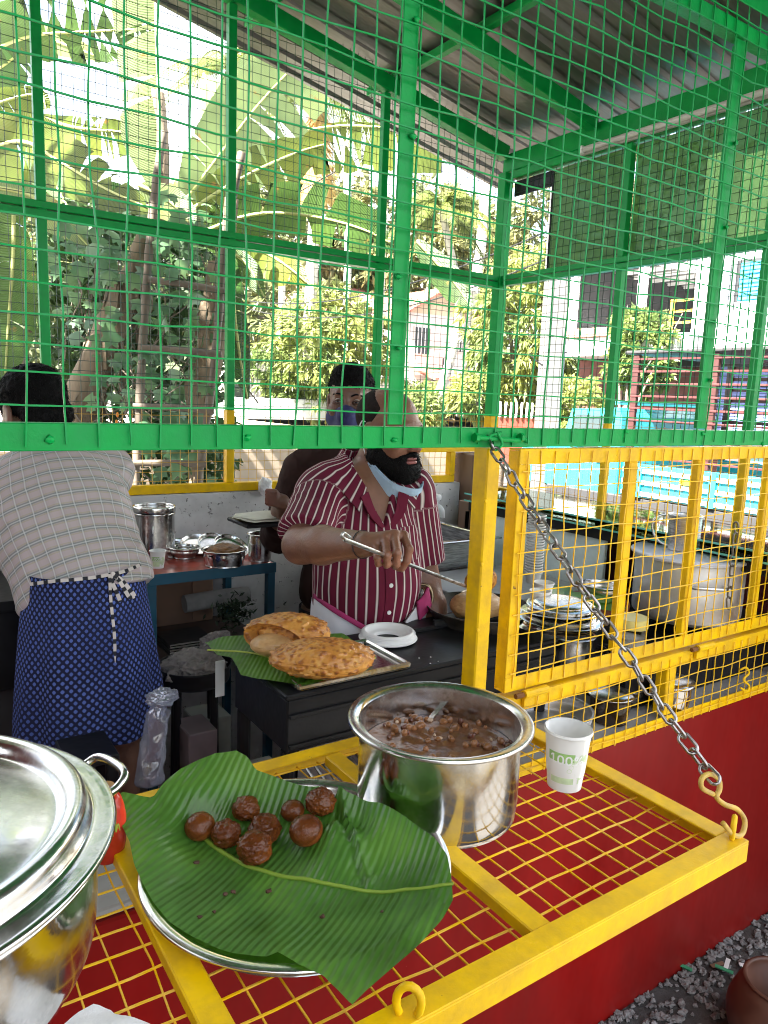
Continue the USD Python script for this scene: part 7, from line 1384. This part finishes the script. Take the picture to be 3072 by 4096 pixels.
# ---- bamboo ladder
BAMB = mat('weathered_bamboo', (.12, .095, .07), .7, var=.3, vscale=12, bump=.002, bscale=40, stretch=(1, 1, .3))
ld = thing('bamboo_ladder', 'weathered bamboo ladder leaning among the vines behind the rear screen', 'ladder', tuple(dep(360, 1000, 3.42))); tL = 3.42
for pts in ([(352, 285), (326, 497), (309, 741), (292, 1045)], [(522, 330), (485, 526), (465, 770), (425, 1060)]):
    P = curve([dep(x, y, tL) for x, y in pts], 8); P = np.vstack([P, P[-1]+(P[-1]-P[-9])/np.linalg.norm(P[-1]-P[-9])*.45]); b = MB(); b.tube(P, .019+.002*np.sin(np.arange(len(P))*2.1), 9); obj('rail', b, BAMB, ld, smooth=True)
for a, c in (((330, 604), (484, 630)), ((313, 750), (468, 766)), ((298, 877), (452, 888)), ((286, 1001), (436, 1003))):
    b = MB(); b.tube([dep(*a, tL-.02)-RIGHT*.02, (dep(*a, tL-.02)+dep(*c, tL-.02))/2+[0, 0, .004], dep(*c, tL-.02)+RIGHT*.02], .0155, 9); obj('rung', b, BAMB, ld, smooth=True)
# ---- vine
vn = thing('vine', 'leafy climbing vine with lobed bluish leaves covering the ladder and stem', 'vine', tuple(dep(380, 1000, 3.6)))
def vine_leaf(c, s, nrm, up, r_):
    nrm = unit(nrm); up = unit(R_(up)-nrm*(R_(up)@nrm)); x = np.cross(up, nrm)
    ang = np.radians([-150, -105, -75, -48, -22, 0, 22, 48, 75, 105, 150]); rad = R_([.55, .95, .6, 1.0, .66, 1.2, .66, 1.0, .6, .95, .55])*r_.uniform(.88, 1.1, 11)
    V = [c]+[c+s*(up*-math.cos(a)*r+x*math.sin(a)*r)+nrm*s*(-.22*r*r+.06*r_.normal()) for a, r in zip(ang, rad)]
    return R_(V), R_([[0, i, i+1] for i in range(1, 11)]+[[0, 11, 1]])
r_ = np.random.default_rng(9); cnt = 0
blobs = [(120, 520, 50, 40), (200, 600, 45, 60), (170, 680, 40, 60), (250, 560, 60, 40), (250, 850, 60, 60), (330, 560, 60, 50), (390, 560, 50, 50), (400, 660, 55, 60), (360, 720, 50, 60), (390, 800, 50, 60), (340, 850, 50, 70), (400, 930, 45, 60), (350, 960, 40, 50), (380, 1010, 45, 40), (260, 760, 40, 50), (440, 700, 30, 60), (300, 470, 70, 40), (390, 440, 40, 40), (200, 520, 50, 40)]
while cnt < 290:
    bx2, by2, sx, sy = blobs[cnt % len(blobs)]; px, py = r_.normal(bx2, sx*.75), r_.normal(by2, sy*.75)
    if not (95 < px < 500 and 420 < py < 1050): continue
    c = dep(px, py, r_.uniform(3.36, 3.95)); obj('leaf', vine_leaf(c, r_.uniform(.032, .062), unit(-unit(c)+r_.normal(0, .42, 3)+[0, 0, .35]), [r_.normal(0, .4), r_.normal(0, .2), 1], r_), VINE, vn, smooth=True); cnt += 1
b = MB()
for i in range(26):
    a = (r_.uniform(150, 470), r_.uniform(480, 700)); Q_ = curve([dep(a[0]+r_.normal(0, 14)*k, a[1]+75*k, 3.7+r_.normal(0, .05)) for k in range(6)], 4); b.mesh(tube(Q_, .0035, 4))
obj('stems', b, BARK, vn, kind='stuff')
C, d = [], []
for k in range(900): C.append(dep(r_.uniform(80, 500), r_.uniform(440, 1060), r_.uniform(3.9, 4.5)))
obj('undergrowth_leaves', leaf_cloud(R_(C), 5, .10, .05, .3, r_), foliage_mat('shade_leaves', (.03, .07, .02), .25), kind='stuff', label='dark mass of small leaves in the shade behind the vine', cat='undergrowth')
b = MB()
for px, py in ((254, 896), (252, 912), (256, 930)): c = dep(px, py, 3.5); m = trimesh.creation.icosphere(1, .008); b.add(m.vertices*[.8, .8, 1.6]+c, m.faces)
obj('orange_flower', b, mat('orange_petal', (.7, .22, .01), .5), label='small orange flower spike at the foot of the vine', cat='flower')

# ---- cables, utility pole
cbm = mat('cable', (.012, .012, .012), .6)
for i, (p, q, sag, lab) in enumerate((((-100, 760, 6.), (980, 215, 9.), .15, 'thin black cable slanting up to the right across the banana leaves'), ((540, 650, 14), (1180, 500, 8), .3, 'overhead wire from the far trunks to the utility pole'), ((540, 668, 14), (1180, 560, 8), .35, 'second overhead wire just below the first'))):
    A_, B_ = dep(*p), dep(*q); P = R_([A_+(B_-A_)*s-R_([0, 0, 4*sag*s*(1-s)]) for s in np.linspace(0, 1, 16)]); b = MB(); b.tube(P, .006+.004*(i > 0), 5); obj('cable', b, cbm, label=lab, cat='cable')
up_ = thing('utility_pole', 'grey concrete utility pole behind the side screen', 'pole', (5.62, 5.3, GROUND)); c0 = dep(1180, 940, 7.5); c1 = dep(1205, 600, 7.5)
b = MB(); b.bar([c0[0], c0[1], GROUND-.2], [c0[0]+.02, c0[1]+.02, 6.5], .225, .20, up=(FWD[0], FWD[1], 0), bev=.02); obj('shaft', b, mat('pole_concrete', (.11, .11, .107), .8, var=.12, vscale=4, bump=.002, bscale=40), up_)
b = MB(); b.tube(curve([dep(1142, 765, 7.3), dep(1180, 790, 7.32), dep(1225, 760, 7.3)], 6), .008, 5); obj('tie_wire', b, cbm, up_)

# ---- house with tiled roofs
TILE = mat('roof_tile', (.36, .13, .09), .7, var=.25, vscale=6); HW = mat('house_wall', (.70, .64, .58), .8, var=.06, vscale=1.5)
hs = thing('white_house', 'white two storey house with a red tiled gable behind the trees', 'house', (18.6, 26, -.5))
b = MB(); b.box([17.0, 24.0, -.6], [20.6, 30, 3.25]); obj('wall', b, HW, hs)
b = MB(); b.add([[17.0, 23.99, 3.25], [20.6, 23.99, 3.25], [18.75, 23.99, 4.2]], [[0, 1, 2]]); obj('gable', b, mat('gable_cream', (.62, .5, .34), .8), hs)
def slope(p0, p1, p2, p3, th=.09): V = R_([p0, p1, p2, p3], float); return np.vstack([V, V-[0, 0, th]]), R_([[0, 1, 2], [0, 2, 3], [4, 6, 5], [4, 7, 6]]+[[i, i+4, (i+1) % 4] for i in range(4)]+[[(i+1) % 4, i+4, (i+1) % 4+4] for i in range(4)])
obj('roof_slope', slope([16.7, 23.6, 3.12], [18.75, 23.6, 4.32], [18.75, 30.3, 4.32], [16.7, 30.3, 3.12]), TILE, hs); obj('roof_slope', slope([18.75, 23.6, 4.32], [20.95, 23.6, 3.1], [20.95, 30.3, 3.1], [18.75, 30.3, 4.32]), TILE, hs)
for (x0, x1, z0, z1) in ((17.5, 18.2, 1.7, 2.7), (18.9, 19.5, .9, 1.6), (19.6, 20.2, 1.9, 2.7)):
    b = MB(); b.box([x0-.05, 23.93, z0-.05], [x1+.05, 23.985, z1+.05]); w_ = obj('window', b, HW, hs); b = MB(); b.box([x0, 23.90, z0], [x1, 23.925, z1]); obj('pane', b, mat('dark_pane', (.05, .055, .06), .15), w_)
    for k in range(4): x = x0+(x1-x0)*(k+.5)/4; b = MB(); b.box([x-.015, 23.86, z0], [x+.015, 23.89, z1]); obj('window_bar', b, cwm, w_)
b = MB(); b.box([17.6, 22.6, .1], [20.0, 23.98, .3]); obj('porch_slab', b, HW, hs); obj('porch_roof', slope([17.4, 22.4, .75], [19.4, 22.4, .75], [19.4, 23.97, 1.15], [17.4, 23.97, 1.15]), TILE, hs)
h2_ = thing('tiled_house', 'low house with a long pinkish tiled roof left of the gabled one', 'house', (16.5, 29, -.5)); b = MB(); b.box([14.5, 28.4, -.6], [19.5, 33, 3.4]); obj('wall', b, HW, h2_)
obj('roof_slope', slope([14.1, 28.0, 3.5], [19.8, 28.0, 3.5], [19.4, 31, 5.0], [14.8, 31, 5.0]), mat('pink_tile_roof', (.45, .20, .19), .7, var=.2, vscale=6), h2_)
b = MB(); b.box([14.6, 28.2, 2.0], [19.4, 28.38, 3.3]); obj('band', b, HW, h2_)
gt = thing('red_gate', 'rust red gate panel with a white grille behind the corner post', 'gate', tuple(dep(1120, 940, 12))); c0, c1 = dep(1068, 1000, 12.4), dep(1165, 905, 12.4)
b = MB(); b.bar([c0[0], c0[1], (c0[2]+c1[2])/2], [c1[0], c1[1], (c0[2]+c1[2])/2], .06, c1[2]-c0[2]); obj('panel', b, mat('gate_red', (.30, .06, .04), .6, var=.2), gt)
for k in range(9): q = c0+(c1-c0)*(k/8); b = MB(); b.box([q[0]-.012, q[1]-.08, c1[2]+.01], [q[0]+.012, q[1]-.05, c1[2]+.26]); obj('grille_bar', b, cwm, gt)

# ---- building across the road
BX = 9.0; WPL = mat('building_white', (.72, .72, .71), .75, var=.05, vscale=1.5); DARKIN = mat('dark_interior', (.03, .03, .032), .7)
bd = thing('shop_building', 'two storey white building across the road with blue and lavender shutters', 'building', (BX+1.5, 5.5, GROUND))
b = MB(); b.box([BX+.35, 1.5, GROUND-.1], [BX+4, 8.3, .68]); obj('ground_floor', b, mat('shop_wall', (.16, .06, .05), .7, var=.2), bd)
b = MB(); b.box([BX-.25, 1.5, .70], [BX+4.0, 8.3, .97], .01); obj('floor_slab', b, WPL, bd)
b = MB(); b.box([BX-.3, 6.35, .971], [BX-.15, 8.3, 1.10], .01); obj('parapet_tile', b, mat('parapet_brown', (.36, .19, .13), .7, var=.2), bd)
b = MB(); b.box([BX-.02, 5.80, .972], [BX+.3, 6.12, 3.2], .01); obj('column', b, WPL, bd)
b = MB(); b.box([BX+.31, 1.5, .972], [BX+3.6, 5.82, 3.2]); obj('upper_wall', b, WPL, bd)
SH_B = mat('blue_shutter', (.05, .36, .62), .45, var=.08, vscale=3); SH_L = mat('lavender_shutter', (.22, .27, .58), .45, var=.08, vscale=3)
def shutter(name, y0, y1, z0, z1, x, m, n): 
    s = MB(); s.box([x-.02, y0, z0], [x, y1, z1]); fr = obj(name, s, m, bd)
    for k in range(n): z = z0+(z1-z0)*(k+.5)/n; s = MB(); s.bar([x-.035, y0+.01, z], [x-.035, y1-.01, z], .03, (z1-z0)/n*.72); obj('slat', s, m, fr)
shutter('window_shutter', 5.18, 5.68, 1.28, 1.86, BX+.30, SH_B, 11); s = MB(); s.box([BX+.285, 5.12, 1.24], [BX+.309, 5.74, 1.9]); obj('window_frame', s, DARKIN, bd)
shutter('roller_shutter', 5.02, 5.86, -.28, .56, BX+.34, SH_L, 22); shutter('roller_shutter', 4.1, 4.9, -.28, .56, BX+.34, SH_L, 22); shutter('roller_shutter', 3.1, 3.95, -.28, .56, BX+.34, SH_L, 22)
s = MB(); s.box([BX+.2, 2.0, .56], [BX+.34, 7.5, .69]); obj('signboard', s, DARKIN, bd)
for y in (5.9, 4.93, 4.0): s = MB(); s.box([BX+.22, y-.03, GROUND], [BX+.335, y+.06, .555]); obj('pier', s, maroon, bd)
# pavilion on the roof terrace
for y in (6.95, 8.2): s = MB(); s.box([BX-.05, y-.05, .973], [BX+.05, y+.05, 2.0]); obj('pavilion_post', s, WPL, bd)
for x in (BX+1.4, BX+2.8): s = MB(); s.box([x-.03, 6.92, .973], [x+.03, 6.98, 2.0]); obj('pavilion_post', s, WPL, bd)
s = MB(); s.box([BX-.08, 6.9, 1.99], [BX, 8.3, 2.09]); obj('pavilion_beam', s, WPL, bd); s = MB(); s.box([BX+.001, 6.9, 1.99], [BX+4.2, 6.98, 2.09]); obj('pavilion_beam', s, WPL, bd)
s = MB(); s.box([BX-.02, 6.99, 2.095], [BX+4.2, 8.3, 2.12]); obj('pavilion_roof', s, mat('pavilion_sheet', (.12, .12, .12), .6, var=.2), bd)
for k in range(9): s = MB(); s.box([BX+.02+.45*k, 7.0, 2.04], [BX+.06+.45*k, 8.25, 2.094]); obj('pavilion_rafter', s, WPL, bd)
s = MB(); s.box([BX+3.9, 6.99, .973], [BX+4.0, 8.3, 2.08]); s.box([BX+.1, 8.2, .973], [BX+3.89, 8.3, 2.08]); obj('pavilion_back', s, DARKIN, bd)
YR = mat('railing_yellow', (.75, .5, .05), .4)
s = MB(); s.box([BX-.02, 6.42, .973], [BX+.02, 6.46, 1.44]); obj('railing_post', s, YR, bd)
for z in (1.42, 1.28, 1.13): s = MB(); s.box([BX-.012, 6.13, z-.015], [BX+.012, 6.419, z+.015]); obj('railing_bar', s, YR, bd)
s = MB(); s.box([BX-.24, 1.5, .98], [BX-.2, 5.4, 1.30], .005); obj('balcony_panel', s, mat('balcony_pale', (.6, .68, .68), .5), bd)

# ---- truck on the road
TQ = mat('turquoise_paint', (.03, .42, .50), .3, var=.06, vscale=4, coat=.3); TQL = mat('turquoise_light', (.35, .66, .68), .35, var=.05)
TX = 5.5; tk = thing('truck', 'turquoise goods truck with a maroon slatted cargo cage passing on the road', 'truck', (TX+.8, 3.5, GROUND))
s = MB(); s.box([TX, 1.0, -.90], [TX+1.5, 5.2, -.80], .01); obj('chassis', s, DARKIN, tk)
s = MB(); s.box([TX, 1.0, -.795], [TX+.03, 4.30, -.50], .008); s.box([TX+1.47, 1.0, -.795], [TX+1.5, 4.30, -.50], .008); obj('bed_side', s, TQ, tk)
for z in (-.56, -.66, -.76): s = MB(); s.box([TX-.02, 1.0, z-.02], [TX-.001, 4.28, z+.02], .004); obj('bed_rail', s, TQL, tk)
for y in (1.3, 2.0, 2.7, 3.4, 4.1): s = MB(); s.box([TX-.028, y-.03, -.79], [TX-.021, y+.03, -.50]); obj('bed_stake', s, TQ, tk)
for y in (1.02, 1.85, 2.7, 3.5, 4.25): 
    for x in (TX+.02, TX+1.46): s = MB(); s.box([x-.02, y-.03, -.50], [x+.02, y+.03, .44], .004); obj('cage_post', s, mat('cage_post', (.05, .015, .014), .5), tk)
for k in range(9): z = -.44+.105*k; s = MB(); s.box([TX-.005, 1.0, z-.009], [TX+.012, 4.29, z+.009], .003); obj('cage_slat', s, mat('cage_red', (.08, .02, .02), .5, var=.15), tk)
for k in range(9): z = -.44+.105*k; s = MB(); s.box([TX+1.47, 1.0, z-.016], [TX+1.485, 4.29, z+.016], .003); obj('cage_slat', s, mat('cage_red', (.22, .05, .05)), tk)
s = MB(); s.box([TX-.02, .95, .445], [TX+1.52, 4.36, .475], .008); obj('cage_roof', s, DARKIN, tk)
for z in (-.36, -.24): s = MB(); s.box([TX+.03, 1.05, z-.04], [TX+.04, 3.2, z+.05]); obj('white_board', s, TQL, tk)
cab_o = [(4.36, -.80), (5.62, -.80), (5.66, -.52), (5.50, -.42), (5.05, -.36), (4.95, -.05), (4.40, -.02), (4.36, -.1)]
pg = trimesh.creation.extrude_polygon(Polygon(cab_o), 1.46, engine='earcut'); v = pg.vertices; obj('cab', (np.c_[v[:, 2]+TX+.02, v[:, 0], v[:, 1]], pg.faces[:, ::-1]), TQ, tk)
s = MB(); s.add([[TX+.015, 4.46, -.10], [TX+.015, 4.90, -.10], [TX+.015, 4.98, -.36], [TX+.015, 4.46, -.36]], [[0, 1, 2], [0, 2, 3]]); obj('side_window', s, mat('cab_window', (.03, .05, .055), .1), tk)
s = MB(); s.box([TX+.012, 4.42, -.40], [TX+.018, 5.02, -.385]); s.box([TX-.005, 4.5, -.52], [TX+.015, 4.6, -.495], .003); obj('door_trim', s, DARKIN, tk)
for y in (1.75, 4.95): 
    v, f = lathe(smoothprof([(.0005, .0), (.1, .0), (.12, .03), (.2, .05), (.25, .03), (.26, -.05), (.25, -.14), (.0005, -.15)], 4), (TX+.02, y, GROUND+.262), 40, (-1, 0, 0)); obj('wheel', (v, f), mat('tyre', (.02, .02, .02), .8, var=.2), tk, smooth=40)
for y in (2.75, 3.55, 1.5): s = MB(); s.box([TX-.032, y, -.63], [TX-.0285, y+.14, -.59]); obj('yellow_reflector', s, mat('reflector_yellow', (.8, .65, .03), .3), tk)
s = MB(); s.bar([TX+.05, 4.45, .02], [TX+1.4, 4.45, .02], .05, .03); obj('cab_roof_rack', s, TQ, tk)
# stones and litter by the counter foot
SM = mat('gravel_grey', (.2, .19, .185), .85, var=.5, vscale=40, bump=.001, bscale=90); b = MB(); r_ = np.random.default_rng(4); ico = trimesh.creation.icosphere(1, 1.)
for i in range(2600):
    y = FY-r_.uniform(.0, 1.) ** 1.3*.95; x = r_.uniform(1.2, 2.9); s = r_.uniform(.004, .013); v = ico.vertices*(1+.3*r_.normal(0, 1, (len(ico.vertices), 1)))*s*[1, r_.uniform(.6, 1), .6]; b.add(v+[x, y, GROUND+.003], ico.faces)
obj('gravel', b, SM, kind='stuff', label='loose grey gravel on the ground at the foot of the red counter', cat='gravel')
bkt = onZ(1640, 2190, GROUND+.12); t = thing('clay_pot', 'dark brown round pot at the bottom right corner beside the gravel', 'pot', tuple(bkt)); obj('body', lathe(smoothprof([(.0005, 0), (.07, 0), (.11, .05), (.12, .11), (.10, .17), (.085, .19), (.09, .2), (.08, .2), (.07, .17), (.0005, .05)], 5), (bkt[0]+.05, bkt[1]-.02, GROUND+.004), 40), mat('brown_clay', (.09, .035, .02), .5, var=.3, vscale=14), t, smooth=40)
for i in range(9):
    c = onZ(r_.uniform(1470, 1640), r_.uniform(2060, 2200), GROUND+.012); a = r_.uniform(0, 3.1); b = MB(); b.bar(c, c+R_([math.cos(a)*.05, math.sin(a)*.05, .004]), .012, .003); obj('litter_scrap', b, [WHITE, CARD, mat('green_scrap', (.05, .3, .15), .5)][i % 3], label=['pale', 'brown', 'green'][i % 3]+' litter scrap on the gravel, '+['nearest the red wall', 'in the open gravel', 'closest to the clay pot'][i // 3], cat='litter')
